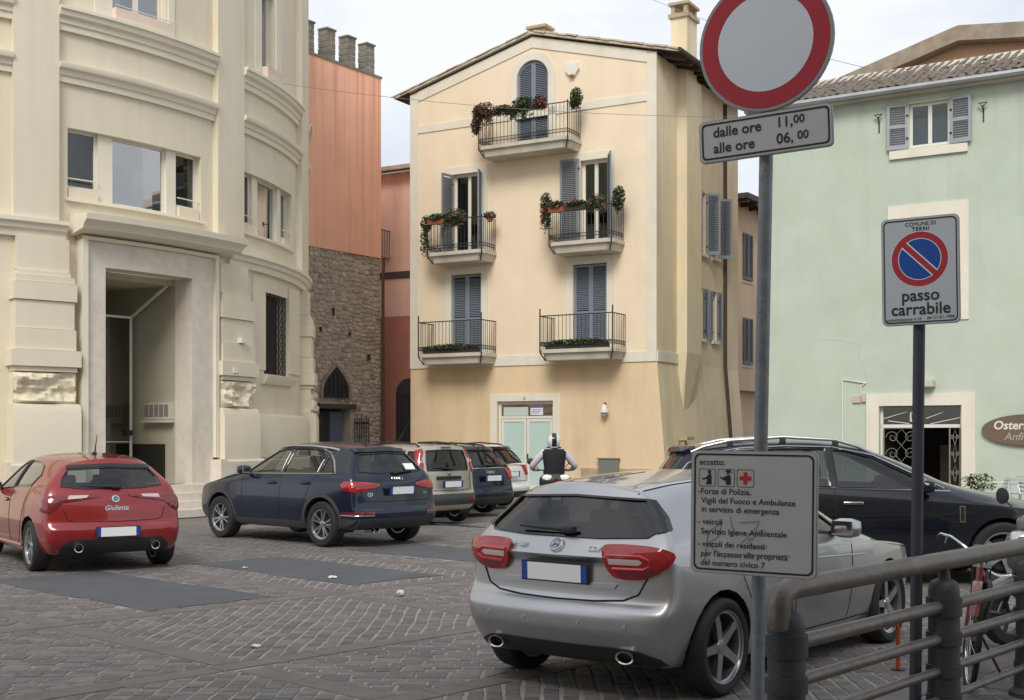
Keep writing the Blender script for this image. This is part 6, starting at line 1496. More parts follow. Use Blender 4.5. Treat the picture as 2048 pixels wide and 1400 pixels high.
sg1 = empty('entry_sign', (1.075, 5.5, 0), YAW, 'galvanised post with round no-entry-to-vehicles sign, time plate and exceptions board', 'sign')
MB().tube([(0, 0, -.02), (.012, 0, 1.2), (.058, 0, 3.62)], .03, 16).build('post', m_galv, sg1, 40)
dc, zc_ = -.05, 3.39; ox = .055
dk_ = MB().prism([(ox+.300*cos(2*pi*i/48), zc_+.300*sin(2*pi*i/48)) for i in range(48)], dc, dc+.02).build('round_sign', m_alu, sg1)
def disc(r0, r1, y, m, nm, o, cx=ox, cz=zc_, n=48):
    MB().add([(cx+r1*cos(2*pi*i/n), y, cz+r1*sin(2*pi*i/n)) for i in range(n)]+[(cx+r0*cos(2*pi*i/n), y, cz+r0*sin(2*pi*i/n)) for i in range(n)], [(i, (i+1) % n, n+(i+1) % n, n+i) for i in range(n)] if r0 > 0 else [tuple(range(n))]).build(nm, m, o)
disc(0, .297, dc-.001, m_alu, 'sign_rim', dk_); disc(0, .213, dc-.003, m_pale, 'white_field', dk_); disc(.213, .286, dc-.002, m_sred, 'red_ring', dk_)
rl = R(1.8)
o, mp = panel(sg1, 'time_plate', ox-.30, ox+.295, 2.90, 3.085, -.05, .022, rl, .008, inset=.012)
for s, x, z, sz in (('dalle ore', -.235, 3.028, .062), ('alle ore', -.235, 2.958, .062), ('11,', .05, 3.03, .062), ('00', .127, 3.034, .05), ('06,', .05, 2.96, .062), ('00', .142, 2.964, .05)):
    ptext(o, mp, s, ox+x, z, -.05, sz, rl, bold=.016)
rl = R(-.6); ex = .0
o, mp = panel(sg1, 'exceptions_board', ex-.283, ex+.285, 1.07, 1.615, -.055, .03, rl, .008, inset=.014)
TX = [('eccetto:', -.245, 1.562), ('-Forze di Polizia,', -.25, 1.433), ('Vigili del Fuoco e Ambulanze', -.235, 1.392), ('in servizio di emergenza', -.235, 1.353), ('- veicoli', -.25, 1.298), ('Servizio Igiene Ambientale', -.235, 1.255), ('- veicoli dei residenti', -.25, 1.199), ("per l'accesso alla proprietà", -.235, 1.157), ('del numero civico 7', -.235, 1.116)]
for s, x, z in TX: ptext(o, mp, s, ex+x, z, -.055, .0365, rl, bold=.006, wide=1.0)
for k in range(3):
    x0 = ex-.247+k*.088; a, b = rrect(x0, x0+.078, 1.455, 1.533, .008), rrect(x0+.0025, x0+.0755, 1.4575, 1.5305, .006); n = len(a)
    MB().add([(p, -.0582, q) for p, q in a]+[(p, -.0582, q) for p, q in b], [(i, (i+1) % n, n+(i+1) % n, n+i) for i in range(n)]).map(mp).build('pictogram_frame', m_ink, o)
    c = x0+.039; zz = 1.494
    if k == 2:
        q = .009; pl = [(-q, -3*q), (q, -3*q), (q, -q), (3*q, -q), (3*q, q), (q, q), (q, 3*q), (-q, 3*q), (-q, q), (-3*q, q), (-3*q, -q), (-q, -q)]
        shape(o, mp, [(c+a_, zz+b_) for a_, b_ in pl], -.0582, mat('cross_red', srgb(190, 40, 40), .5), 'red_cross')
    elif k == 0:
        shape(o, mp, [(c+a_, zz+b_) for a_, b_ in ((-.026, -.004), (-.018, -.012), (-.008, -.006), (.0, -.008), (.02, .012), (.02, .006), (.02, .014), (.008, .014), (-.004, .002), (-.014, -.002))], -.0582, m_ink, 'pictogram_arm')
        shape(o, mp, [(c+a_, zz+b_) for a_, b_ in ((.0, -.01), (.02, .012), (.021, -.03), (-.006, -.03))], -.0581, m_ink, 'pictogram_body')
        shape(o, mp, [(c+.01+.007*cos(2*pi*i/10), zz+.022+.007*sin(2*pi*i/10)) for i in range(10)], -.0582, m_ink, 'pictogram_head'); shape(o, mp, [(c+a_, zz+b_) for a_, b_ in ((.002, .026), (.019, .026), (.017, .033), (.004, .033))], -.0582, m_ink, 'pictogram_cap')
    else:
        shape(o, mp, [(c+a_, zz+b_) for a_, b_ in ((-.028, .004), (-.01, .002), (.0, .01), (.02, .012), (.022, -.03), (.0, -.03), (-.002, -.012), (-.014, -.012), (-.016, -.006), (-.028, -.001))], -.0582, m_ink, 'pictogram_body')
        shape(o, mp, [(c+.008+.0065*cos(2*pi*i/10), zz+.02+.0065*sin(2*pi*i/10)) for i in range(10)], -.0582, m_ink, 'pictogram_head'); shape(o, mp, [(c+a_, zz+b_) for a_, b_ in ((-.008, .026), (.004, .036), (.018, .034), (.03, .022), (.016, .025))], -.0582, m_ink, 'pictogram_hat')
rr = random.Random(4); m_graf = mat('faded_marker', srgb(128, 124, 116), .7)
for st_ in ([(-.1, 1.325), (-.09, 1.28), (-.07, 1.24)], [(-.06, 1.30), (.03, 1.31), (.02, 1.28), (-.02, 1.25), (.05, 1.275), (-.01, 1.225)], [(-.22, 1.11), (-.2, 1.25), (-.14, 1.30), (-.15, 1.24), (-.2, 1.2), (-.12, 1.14)], [(-.05, 1.21), (-.02, 1.24), (.0, 1.19), (.07, 1.205)], [(-.1, 1.16), (.08, 1.165), (.17, 1.167)]):
    MB().tube([mp(ex+a, -.0595, b) for a, b in st_], .0016, 4).build('graffiti_stroke', m_graf, o)
for z in (1.15, 1.5, 2.94, 3.05, 3.25, 3.5):
    MB().lathe([(.036, -.014), (.036, .014)], 14, (.0+.02*(z-1.2), 0, z)).cbox((.02*(z-1.2), -.035, z), (.05, .012, .028)).build('clamp', m_galv, sg1)
sg2 = empty('driveway_sign', (2.262, 7.02, 0), YAW, 'dark post with the passo carrabile no-parking plate', 'sign')
MB().tube([(0, 0, -.02), (.03, 0, 2.86)], .033, 16).build('post', m_pole2, sg2, 40)
rl = R(.8); cx2 = .035
o, mp = panel(sg2, 'no_parking_plate', cx2-.205, cx2+.215, 2.30, 2.90, -.055, .03, rl, .007, mat('plate_grey', srgb(178, 186, 192), .5, var=.04), inset=.012)
ptext(o, mp, 'COMUNE DI', cx2+.01, 2.86, -.055, .03, rl, 'CENTER', .0); ptext(o, mp, 'TERNI', cx2+.01, 2.832, -.055, .03, rl, 'CENTER', .02, space=1.2)
def disc2(r0, r1, y, m, nm, cut=None):
    n = 48; q = MB().add([(cx2+.003+r1*cos(2*pi*i/n), y, 2.665+r1*sin(2*pi*i/n)) for i in range(n)]+([(cx2+.003+r0*cos(2*pi*i/n), y, 2.665+r0*sin(2*pi*i/n)) for i in range(n)] if r0 else []), [(i, (i+1) % n, n+(i+1) % n, n+i) for i in range(n)] if r0 else [tuple(range(n))]); q.map(mp).build(nm, m, o)
disc2(0, .155, -.0568, m_pale, 'sign_disc'); disc2(.117, .152, -.0576, m_sred, 'red_ring'); disc2(0, .112, -.0576, m_sblue, 'blue_field')
def bar(w, y, m, nm, L_): MB().add([(cx2+.003+a*cos(R(-45))-b*sin(R(-45)), y, 2.665+a*sin(R(-45))+b*cos(R(-45))) for a, b in ((-L_, -w), (L_, -w), (L_, w), (-L_, w))], [(0, 1, 2, 3)]).map(mp).build(nm, m, o)
bar(.022, -.0582, m_pale, 'bar_edge', .116); bar(.015, -.0588, m_sred, 'red_bar', .13)
ptext(o, mp, 'passo', cx2+.005, 2.462, -.055, .092, rl, 'CENTER', .014); ptext(o, mp, 'carrabile', cx2+.005, 2.385, -.055, .092, rl, 'CENTER', .014)
ptext(o, mp, 'autorizzazione n.14', cx2-.18, 2.332, -.055, .024, rl, 'LEFT', .0); ptext(o, mp, 'del 21-01-1998', cx2+.185, 2.336, -.055, .024, rl, 'RIGHT', .0)
for z in (2.4, 2.8): MB().lathe([(.039, -.014), (.039, .014)], 14, (.026, 0, z)).cbox((.028, -.038, z), (.05, .012, .028)).build('clamp', m_pole2, sg2)
# ================================================================= RAILING
m_rail = mat('worn_rail_steel', srgb(112, 106, 100), .45, .55, var=.25, vscale=9, bump=.2, bscale=45)
m_post = mat('dark_cast_iron', srgb(66, 68, 70), .55, .4, var=.2, vscale=10, bump=.15, bscale=50)
RD = V((3.34-1.22, 8.07-5.7, 0)); RL = RD.length; RDn = RD.normalized()
ra_ = empty('street_railing', (1.24, 5.72, 0), atan2(RD.y, RD.x), 'heavy tubular steel street railing with cast posts along the right foreground', 'railing')
for z, r, x0 in ((.975, .052, .0), (.72, .036, .1), (.54, .030, .1), (.36, .026, .1), (.20, .022, .1)):
    x = x0; px_ = [(x0, 0, z)]
    if z > .9: px_ = [(-.02, 0, .80), (-.035, 0, .90), (.0, 0, .955), (.06, 0, z)]
    MB().tube(px_+[(.3, 0, z)]+[(RL*i/2, 0, z) for i in (1, 2, 3)]+[(7.2, 0, z)], r, 14).build('rail', m_rail, ra_, 40)
ppro = MB().lathe([(.13, 0), (.13, .03), (.10, .06), (.088, .3), (.086, .80), (.08, .845), (.062, .865), (.036, .875), (.03, .93)], 20).mesh('post', 40); ppro.materials.append(m_post)
cpro = [MB().lathe([(.09, z-h), (.099, z-h+.003), (.099, z+h-.003), (.09, z+h)], 20).mesh('collar', 40) for z, h in ((.72, .055), (.54, .04), (.36, .035), (.2, .03))]
for c in cpro: c.materials.append(m_post)
for x in (.03, 1.80, 3.16, 4.8, 6.5):
    po = link('post', ppro, None, ra_, (x, 0, 0))
    for c in cpro: link('collar', c, None, po)
# ================================================================= BICYCLES
def bicycle(name, label, loc, deg, mf, steer=0, group=None):
    """local x forward, rear hub at x=0"""
    b = empty(name, (loc[0], loc[1], 0), R(deg), label, 'bicycle'); r = .33; wb_ = 1.04
    b.rotation_euler = (R(-5), 0, R(deg))
    ty = MB().tube([(r*cos(2*pi*i/36), 0, r*sin(2*pi*i/36)) for i in range(37)], .019, 8, False).mesh('wheel', 60); ty.materials.append(m_rubber)
    rm = MB().tube([((r-.028)*cos(2*pi*i/36), 0, (r-.028)*sin(2*pi*i/36)) for i in range(37)], .011, 6, False).mesh('rim', 60); rm.materials.append(m_chrome)
    sp = MB()
    for i in range(20):
        a = 2*pi*i/20; sp.tube([(.02*cos(a+.6), .025*(-1)**i, .02*sin(a+.6)), ((r-.03)*cos(a), 0, (r-.03)*sin(a))], .0013, 3, False)
    sp.tube([(0, -.05, 0), (0, .05, 0)], .018, 8); sm_ = sp.mesh('spokes'); sm_.materials.append(m_chrome)
    for x, st_ in ((0, 0), (wb_, steer)):
        wl = link('wheel', ty, None, b, (x, 0, r+.019), (0, 0, R(st_))); link('rim', rm, None, wl); link('spokes', sm_, None, wl)
    z0 = r+.019; bbk = (.43, 0, .29); seat = (.24, 0, .74); hd0, hd1 = (.90, 0, .62), (.86, 0, .80)
    f = MB().tube([bbk, seat], .016, 8).tube([bbk, hd0], .018, 8).tube([(.27, 0, .66), hd1], .016, 8).tube([hd0, hd1], .02, 8)
    for s in (-1, 1): f.tube([(0, s*.06, z0), (.40, s*.03, .29)], .009, 6).tube([(0, s*.06, z0), (.25, s*.02, .68)], .008, 6)
    f.build('frame', mf, b, 40)
    fk = MB().tube([hd0, (.915, 0, .56)], .016, 8)
    for s in (-1, 1): fk.tube([(.915, s*.045, .56), (.96, s*.05, .45), (wb_, s*.055, z0)], .010, 6)
    fk.tube([(.915, -.05, .56), (.915, .05, .56)], .014, 6).build('fork', mf, b, 40)
    hb = MB().tube([(.86, 0, .80), (.84, 0, .90), (.88, 0, .92)], .012, 6)
    for s in (-1, 1): hb.tube([(.88, 0, .92), (.90, s*.08, .915), (.86, s*.20, .985), (.78, s*.27, .99), (.66, s*.285, .965)], .011, 8)
    ho = hb.build('handlebar', m_chrome, b, 40)
    for s in (-1, 1): MB().tube([(.72, s*.281, .978), (.58, s*.29, .945)], .017, 8).build('grip', m_black, ho, 40); MB().tube([(.84, s*.23, .97), (.72, s*.24, .93)], .006, 5).build('brake_lever', m_chrome, ho)
    MB().bbox((.2, 0, .86), (.26, .16, .06), .03).bbox((.34, 0, .85), (.14, .06, .05), .02).build('saddle', m_black, b, 60)
    MB().tube([seat, (.22, 0, .84)], .012, 6).build('seat_post', m_chrome, b)
    ck = MB().lathe([(.085, -.045), (.09, -.042), (.085, -.039)], 20, (.43, 0, .29), 'y').tube([(.43, -.05, .29), (.50, -.06, .14)], .009, 6).tube([(.43, .05, .29), (.36, .06, .44)], .009, 6).build('crank', m_chrome, b, 40)
    for x, y, z in ((.50, -.11, .14), (.36, .11, .44)): MB().bbox((x, y, z), (.09, .08, .025), .008).build('pedal', m_black, ck)
    for x, a0, a1 in ((0, 20, 200), (wb_, 30, 170)):
        g_ = MB(); n = 14
        for i in range(n+1):
            a = R(a0+(a1-a0)*i/n)
            for y, k in ((-.03, .0), (0, .012), (.03, 0)): g_.v.append((x+(r+.045+k)*cos(a), y, z0+(r+.045+k)*sin(a)))
        g_.f = [(3*i+j, 3*i+j+1, 3*i+j+4, 3*i+j+3) for i in range(n) for j in range(2)]; g_.build('mudguard', mf, b, 60)
    MB().bbox((1.0, 0, .64), (.06, .07, .07), .02).build('headlamp', m_chrome, b, 60)
    MB().cbox((-.05, 0, .72), (.32, .13, .012)).tube([(-.1, .06, .72), (0, .06, z0)], .006, 5).tube([(-.1, -.06, .72), (0, -.06, z0)], .006, 5).build('carrier', m_iron, b)
    MB().tube([(.36, .05, .26), (.30, .2, .0)], .01, 6).build('kickstand', m_iron, b)
    return b
m_bred = mat('red_bike_paint', srgb(112, 34, 28), .35, coat=.6)
bk1 = bicycle('red_bicycle', 'old red bicycle with chrome swept handlebars standing behind the railing', (3.40, 9.22), -112, m_bred, 8)
MB().tube([(.93+.11*cos(2*pi*i/16), .06+.02*sin(4*pi*i/16), .55+.17*sin(2*pi*i/16)) for i in range(17)], .018, 7, False).build('bicycle_lock', m_black, bk1, 60)
rk = empty('bike_rack', (2.77, 8.97, 0), R(40), 'orange-red bent bar of a bicycle rack behind the dark sign post', 'bike rack')
MB().tube([(0, 0, -.01), (0, 0, .30), (-.02, 0, .325), (-.09, 0, .33)], .016, 8).build('bar', mat('orange_red_paint', srgb(176, 76, 44), .5, var=.15, vscale=9), rk, 60); MB().lathe([(.05, 0), (.05, .008), (.02, .012)], 12).build('foot_plate', m_iron, rk)
# ================================================================= SCOOTERS
def scooter(name, label, loc, deg, mb, tail_white=True, group=None, lean=0):
    s = empty(name, (loc[0], loc[1], 0), R(deg), label, 'scooter', group)
    def ell(stations, nm, m, par=None, n=16, pw=2.6):
        b = MB(); k = len(stations)
        for x, w_, z0, z1 in stations:
            for i in range(n):
                a = 2*pi*i/n; c_, s_ = cos(a), sin(a); e = 2/pw
                b.v.append((x, w_*(abs(c_)**e)*(1 if c_ >= 0 else -1), (z0+z1)/2+(z1-z0)/2*(abs(s_)**e)*(1 if s_ >= 0 else -1)))
        b.f = [(i*n+j, i*n+(j+1) % n, (i+1)*n+(j+1) % n, (i+1)*n+j) for i in range(k-1) for j in range(n)]+[tuple(range(n)), tuple((k-1)*n+j for j in range(n))]
        return b.build(nm, m, par or s, 50)
    def whl(x, r, w_, rim):
        t = MB().lathe([(rim, -w_*.4), (r*.9, -w_/2), (r*.98, -w_*.35), (r, 0), (r*.98, w_*.35), (r*.9, w_/2), (rim, w_*.4)], 28, axis='y', close=True).build('wheel', m_rubber, s, 40, (x, 0, r))
        q = MB().lathe([(rim*1.02, -w_*.38), (rim*1.02, w_*.38), (rim*.9, w_*.3), (rim*.9, -w_*.3)], 24, axis='y', close=True)
        for i in range(5): a = 2*pi*i/5; q.tube([(.02*cos(a), 0, .02*sin(a)), (rim*.95*cos(a), 0, rim*.95*sin(a))], .016, 5)
        q.tube([(0, -.06, 0), (0, .06, 0)], .03, 8); q.build('rim', m_alloyd, t, 40)
    whl(0, .26, .13, .17); whl(1.32, .26, .115, .17)
    bd = ell([(-.38, .06, .78, .88), (-.34, .14, .66, .90), (-.2, .19, .50, .86), (.1, .2, .38, .80), (.35, .17, .30, .72), (.5, .14, .26, .5)], 'rear_body', mb)
    ell([(-.33, .12, .87, .93), (-.2, .16, .86, .95), (.1, .17, .80, .86), (.4, .13, .76, .83), (.5, .09, .74, .8)], 'seat', m_black)
    ell([(.42, .17, .24, .33), (.7, .18, .22, .32), (.95, .16, .24, .36)], 'footboard', m_black)
    ell([(.90, .14, .28, .60), (.98, .2, .3, .88), (1.06, .19, .42, .95), (1.18, .12, .55, .93), (1.3, .05, .62, .8)], 'leg_shield', mb)
    ell([(1.0, .1, .90, .97), (1.04, .15, .88, 1.06), (1.14, .12, .88, 1.04), (1.2, .05, .90, .98)], 'handlebar_cowl', mb)
    fm = ell([(1.08, .05, .5, .56), (1.2, .075, .5, .57), (1.36, .075, .47, .56), (1.52, .06, .40, .5), (1.6, .03, .34, .4)], 'front_mudguard', mb)
    fk = MB()
    for q in (-1, 1): fk.tube([(1.16, q*.085, .62), (1.32, q*.085, .26)], .022, 8)
    fk.build('fork', m_alloyd, s, 40)
    ht = ell([(1.14, .1, .84, .93), (1.24, .09, .80, .92), (1.29, .04, .82, .88)], 'headlamp', m_chrome)
    hb = MB().tube([(.92, .36, 1.0), (1.0, .2, 1.01), (1.04, 0, 1.0), (1.0, -.2, 1.01), (.92, -.36, 1.0)], .014, 8).build('handlebar', m_black, s, 40)
    for q in (-1, 1):
        mr = MB().tube([(1.0, q*.22, 1.02), (1.02, q*.36, 1.14)], .008, 5).build('mirror_stalk', m_black, s); MB().lathe([(.02, -.025), (.065, -.01), (.07, .008), (.06, .012)], 16, (1.02, q*.40, 1.18), 'x').build('mirror', m_black, mr, 40)
    ell([(-.46, .16, .80, .90), (-.38, .29, .70, .98), (-.2, .24, .72, .96)], 'tail_unit', m_black)
    for q in (-1, 1): ell([(-.46, .06, .865, .92), (-.41, .10, .845, .96), (-.27, .05, .86, .97)], 'turn_lamp', mat('white_lamp_lens', srgb(232, 230, 222), .2, coat=.5)).location = (0, q*.155, 0)
    MB().cbox((-.465, 0, .87), (.02, .08, .05)).build('tail_lamp', m_taild, s)
    MB().cbox((-.46, 0, .58), (.01, .18, .18), M.Rotation(-.25, 3, 'Y')).build('number_plate', m_plate, s); MB().tube([(-.3, 0, .72), (-.45, 0, .64)], .02, 6).build('plate_bracket', m_black, s)
    ell([(-.4, .045, .28, .37), (-.3, .055, .27, .39), (.1, .05, .24, .34), (.3, .03, .24, .3)], 'exhaust', m_alloyd).location = (0, -.19, 0)
    MB().bbox((-.05, .12, .3), (.5, .1, .16), .04).build('engine_case', m_alloyd, s, 60)
    return s
m_scd = mat('dark_grey_scooter', (.03, .032, .036), .3, .2, coat=.7)
sc1 = scooter('ridden_scooter', 'dark scooter with white tail lenses being ridden away across the square', (.80, 23.6), 92, m_scd)
sc2 = scooter('parked_scooter', 'grey scooter parked at the right edge beside the black car', (5.2, 10.45), 201, mat('grey_scooter_paint', (.10, .105, .11), .35, .3, coat=.6))
MB().tube([(.45, .1, .24), (.42, .22, .0)], .012, 6).build('side_stand', m_iron, sc2)
# ================================================================= RIDER
pr_ = empty('person', (.80, 23.6, 0), R(92), 'person in black waistcoat and white shirt riding a scooter, seen from behind', 'person')
m_shirt = mat('white_shirt', srgb(206, 200, 208), .8, var=.1, vscale=8); m_trou = mat('dark_trousers', srgb(40, 42, 50), .85); m_skin = mat('skin', srgb(190, 140, 115), .6); m_vest = mat('black_waistcoat', srgb(20, 20, 23), .85, var=.1, vscale=8)
J_ = {}; VE = []; RA = []; ED = []
def jn(n, p, r, par=None):
    J_[n] = len(VE); VE.append(p); RA.append(r)
    if par: ED.append((J_[par], J_[n]))
jn('pelvis', (.02, 0, .93), (.15, .12)); jn('waist', (.03, 0, 1.10), (.145, .11), 'pelvis'); jn('chest', (.07, 0, 1.28), (.165, .115), 'waist'); jn('upper', (.09, 0, 1.38), (.12, .09), 'chest'); jn('neck', (.11, 0, 1.47), (.05, .05), 'upper'); jn('skull', (.13, 0, 1.56), (.085, .085), 'neck'); jn('crown', (.12, 0, 1.66), (.07, .07), 'skull')
for s, q in (('l', 1), ('r', -1)):
    jn('sh'+s, (.08, q*.20, 1.36), (.082, .082), 'upper'); jn('ua'+s, (.13, q*.30, 1.25), (.074, .074), 'sh'+s); jn('el'+s, (.20, q*.41, 1.11), (.064, .064), 'ua'+s); jn('fa'+s, (.42, q*.39, 1.06), (.052, .052), 'el'+s); jn('wr'+s, (.64, q*.34, 1.03), (.036, .036), 'fa'+s)
    jn('pm'+s, (.80, q*.30, 1.03), (.036, .026), 'wr'+s)
    for k in range(4):
        y = q*(.34-.028*k); n0 = 'f%d%s' % (k, s); jn(n0+'a', (.89, y, 1.045), (.0095, .0095), 'pm'+s); jn(n0+'b', (.94-.004*abs(k-1.5), y, 1.015), (.009, .009), n0+'a'); jn(n0+'c', (.925-.004*k, y, .985), (.008, .008), n0+'b')
    jn('t0'+s, (.84, q*.265, 1.02), (.011, .011), 'pm'+s); jn('t1'+s, (.90, q*.25, .985), (.009, .009), 't0'+s)
    jn('hp'+s, (.08, q*.11, .90), (.10, .10), 'pelvis'); jn('kn'+s, (.52, q*.20, .84), (.068, .068), 'hp'+s); jn('an'+s, (.62, q*.17, .41), (.045, .045), 'kn'+s); jn('ft'+s, (.66, q*.17, .365), (.045, .035), 'an'+s); jn('to'+s, (.82, q*.18, .352), (.035, .022), 'ft'+s)
me = bpy.data.meshes.new('b'); me.from_pydata(VE, ED, []); tmp = bpy.data.objects.new('tmp', me); COL.objects.link(tmp)
tmp.modifiers.new('skin', 'SKIN'); ly = me.skin_vertices[0].data
for i, r in enumerate(RA): ly[i].radius = r; ly[i].use_root = (i == 0)
sbd = tmp.modifiers.new('s', 'SUBSURF'); sbd.levels = 2
bm_ = bpy.data.meshes.new_from_object(tmp.evaluated_get(bpy.context.evaluated_depsgraph_get())); bpy.data.objects.remove(tmp)
bm_.materials.clear()
for m in (m_shirt, m_trou, m_skin, m_black): bm_.materials.append(m)
for p in bm_.polygons:
    c = p.center; p.use_smooth = True
    p.material_index = 2 if (c.z > 1.45 or c.x > .72 and c.z > .9) else 3 if c.z < .42 else 1 if c.z < .98 and abs(c.y) < .32 and not (c.x > .3 and c.z > .95) else 0
link('body', bm_, None, pr_)
vt = MB(); n = 20
prof = [(.97, .20, .16, .03), (1.08, .195, .155, .035), (1.2, .21, .16, .055), (1.3, .225, .16, .075), (1.38, .25, .145, .088), (1.43, .20, .11, .10), (1.455, .085, .07, .108)]
for z, w_, d_, cx in prof:
    for i in range(n): a = 2*pi*i/n; vt.v.append((cx+d_*cos(a)*abs(cos(a))**-.15 if abs(cos(a)) > .01 else cx, w_*sin(a)*max(abs(sin(a)), .02)**-.2, z))
vt.f = [(i*n+j, i*n+(j+1) % n, (i+1)*n+(j+1) % n, (i+1)*n+j) for i in range(len(prof)-1) for j in range(n)]
vt.build('waistcoat', m_vest, pr_, 50)
MB().lathe([(.085, -.012), (.095, .0), (.085, .02)], 16, (.105, 0, 1.455)).build('shirt_collar', m_shirt, pr_, 40)
hl = MB(); nn_ = 20
for j in range(12):
    ph = pi*j/13
    for i in range(nn_): a = 2*pi*i/nn_; hl.v.append((.135+.145*sin(ph)*cos(a), .128*sin(ph)*sin(a), 1.585+.15*cos(ph)))
hl.f = [(j*nn_+i, j*nn_+(i+1) % nn_, (j+1)*nn_+(i+1) % nn_, (j+1)*nn_+i) for j in range(11) for i in range(nn_)]
ho = hl.build('helmet', mat('white_helmet', srgb(222, 222, 220), .2, coat=.8), pr_, 60)
st_ = MB()
for i in range(15):
    ph = -.4*pi+1.2*pi*i/14
    for y in (-.045, 0, .045): st_.v.append((.135+(.15-abs(y)*.05)*sin(-ph), y, 1.585+(.155-abs(y)*.08)*cos(ph)))
st_.f = [(3*i+j, 3*i+j+1, 3*i+j+4, 3*i+j+3) for i in range(14) for j in range(2)]; st_.build('helmet_stripe', m_gloss, ho, 60)
MB().tube([(.135+.145*cos(2*pi*i/24), .13*sin(2*pi*i/24), 1.462+.01*cos(2*pi*i/24)) for i in range(25)], .014, 6, False).build('helmet_rim', m_black, ho, 60)
MB().bbox((.265, 0, 1.57), (.03, .2, .09), .012).build('visor', m_gloss, ho, 60)
# ================================================================= BALCONY PLANTS
MYM = M.Translation((FY.o[0], FY.o[1], 0)) @ M.Rotation(FY.a, 4, 'Z')
m_leaf = [mat('leaf_dark_green', (.075, .115, .05), .6, var=.3, vscale=8), mat('leaf_mid_green', (.125, .18, .08), .6, var=.3, vscale=8), mat('leaf_dry_red', (.2, .11, .085), .7, var=.3, vscale=8)]
m_terra = mat('terracotta_pot', srgb(150, 84, 62), .8, var=.12, vscale=6); m_trough = mat('dark_trough', srgb(60, 54, 52), .8)
m_pink_f = mat('pink_petals', srgb(226, 110, 130), .6); m_red_f = mat('red_petals', srgb(176, 40, 52), .6)
def leaves(b, c, dim, n, sz, rr, droop=0):
    for _ in range(n):
        while True:
            p = V((rr.uniform(-1, 1), rr.uniform(-1, 1), rr.uniform(-1, 1)))
            if p.length < 1: break
        q = V((c[0]+p.x*dim[0], c[1]+p.y*dim[1], c[2]+p.z*dim[2]))
        if droop and rr.random() < .35: q.z -= rr.random()*droop; q.y -= .03
        e = M.Rotation(rr.uniform(0, 6.3), 3, 'Z') @ M.Rotation(rr.uniform(-1, 1), 3, 'X'); s = sz*rr.uniform(.6, 1.3)
        b.add([q+e @ V(k) for k in ((-s*.5, 0, 0), (0, -s*.6, s*.1), (s*.5, 0, 0), (s*.2, s*.7, -s*.1), (-s*.2, s*.7, -s*.1))], [(0, 1, 2, 3, 4)])
def planter(nm, lab, s0, s1, d, z, kind, seed, trail=0, flowers=None, pot='box', mixes=(0, 1), h=.21, dens=1.0, grp='balcony planters on the yellow house'):
    rr = random.Random(seed); c = MYM @ V(((s0+s1)/2, d, z)); r = empty(nm, tuple(c), FY.a, lab, 'planter', grp); L_ = (s1-s0)/2
    if pot == 'box': MB().prism([(-.08, .14), (.08, .14), (.065, 0), (-.065, 0)], -L_, L_, 'x').build('trough', kind, r)
    else: MB().lathe([(.075, 0), (.10, .14), (.112, .14), (.112, .17), (.095, .17)], 14).build('pot', kind, r, 40)
    for k in mixes:
        b = MB(); leaves(b, (0, 0, .14+h*.5), (L_*1.1 if pot == 'box' else .2, .18, h*.95), int((230 if pot == 'pot' else 420*L_*2)*dens), .052, rr, trail)
        if trail:
            for _ in range(int(3+L_*4)):
                x = rr.uniform(-L_, L_); t = trail*rr.uniform(.5, 1)
                for i in range(12): leaves(b, (x+.03*sin(i), -.10, .12-t*i/12), (.07, .05, .05), 5, .06, rr)
        b.build('foliage', m_leaf[k], r)
    if flowers:
        f = MB(); leaves(f, (0, -.06, .2), (L_, .1, h*.6), flowers[1]*2+12, .065, rr, trail*.6); f.build('blossom', flowers[0], r)
    return r
zt = 10.55+.86; fr = -.97
planter('flower_box', 'dry reddish trailing box at the left end of the top balcony rail', -1.3, -.62, fr, zt, m_trough, 1, .45, (m_red_f, 10), mixes=(0, 2))
planter('flower_box', 'dark trough with sparse brown stems on the top balcony rail, second from left', -.58, .0, fr, zt, m_trough, 2, .2, mixes=(2, 0), h=.1)
planter('flower_box', 'bushy green trailing box in front of the arched shutters on the top balcony', .04, .78, fr, zt, m_trough, 3, .4, mixes=(0, 1), dens=1.5)
planter('flower_box', 'short box with dull red blooms right of the arched shutters on the top balcony', .82, 1.18, fr, zt, m_terra, 4, .15, (m_red_f, 22), mixes=(0, 2))
planter('flower_pot', 'leafy pot hung at the right corner post of the top balcony', 1.9, 2.1, -.6, zt+.02, m_terra, 5, .2, None, 'pot', (0, 1), .3, 1.6)
planter('flower_pot', 'drooping pot of wilted stems hung outside the left end of the top balcony', -1.42, -1.2, -.75, zt-.1, m_trough, 6, .55, None, 'pot', (0, 2), .3, 1.4)
zt = 7.42+.86
planter('flower_box', 'red-brown box with small green plants on the left middle balcony', -2.98, -2.38, fr, zt, m_terra, 7, .0, mixes=(0, 1), h=.14)
planter('flower_box', 'box with trailing green and faded pink blooms on the left middle balcony', -2.3, -1.62, fr, zt, m_trough, 8, .35, (m_pink_f, 14), mixes=(0, 1))
planter('flower_pot', 'ivy pot trailing down from the left corner of the left middle balcony', -3.3, -3.1, -.75, zt-.15, m_trough, 9, .95, None, 'pot', (0, 1), .26, 1.2)
planter('flower_pot', 'terracotta pot alone at the right corner of the left middle balcony', -1.1, -.9, -.55, zt, m_terra, 10, 0, (m_red_f, 5), 'pot', (0, 1), .12, .7)
planter('flower_pot', 'pink geranium trailing from the left corner of the right middle balcony', 1.0, 1.2, -.8, zt-.05, m_terra, 11, .6, (m_pink_f, 40), 'pot', (0, 1), .4, 2.0)
planter('flower_box', 'box with crimson blooms on the left part of the right middle balcony rail', 1.3, 1.8, fr, zt, m_terra, 12, 0, (m_red_f, 22), mixes=(0, 1), h=.14)
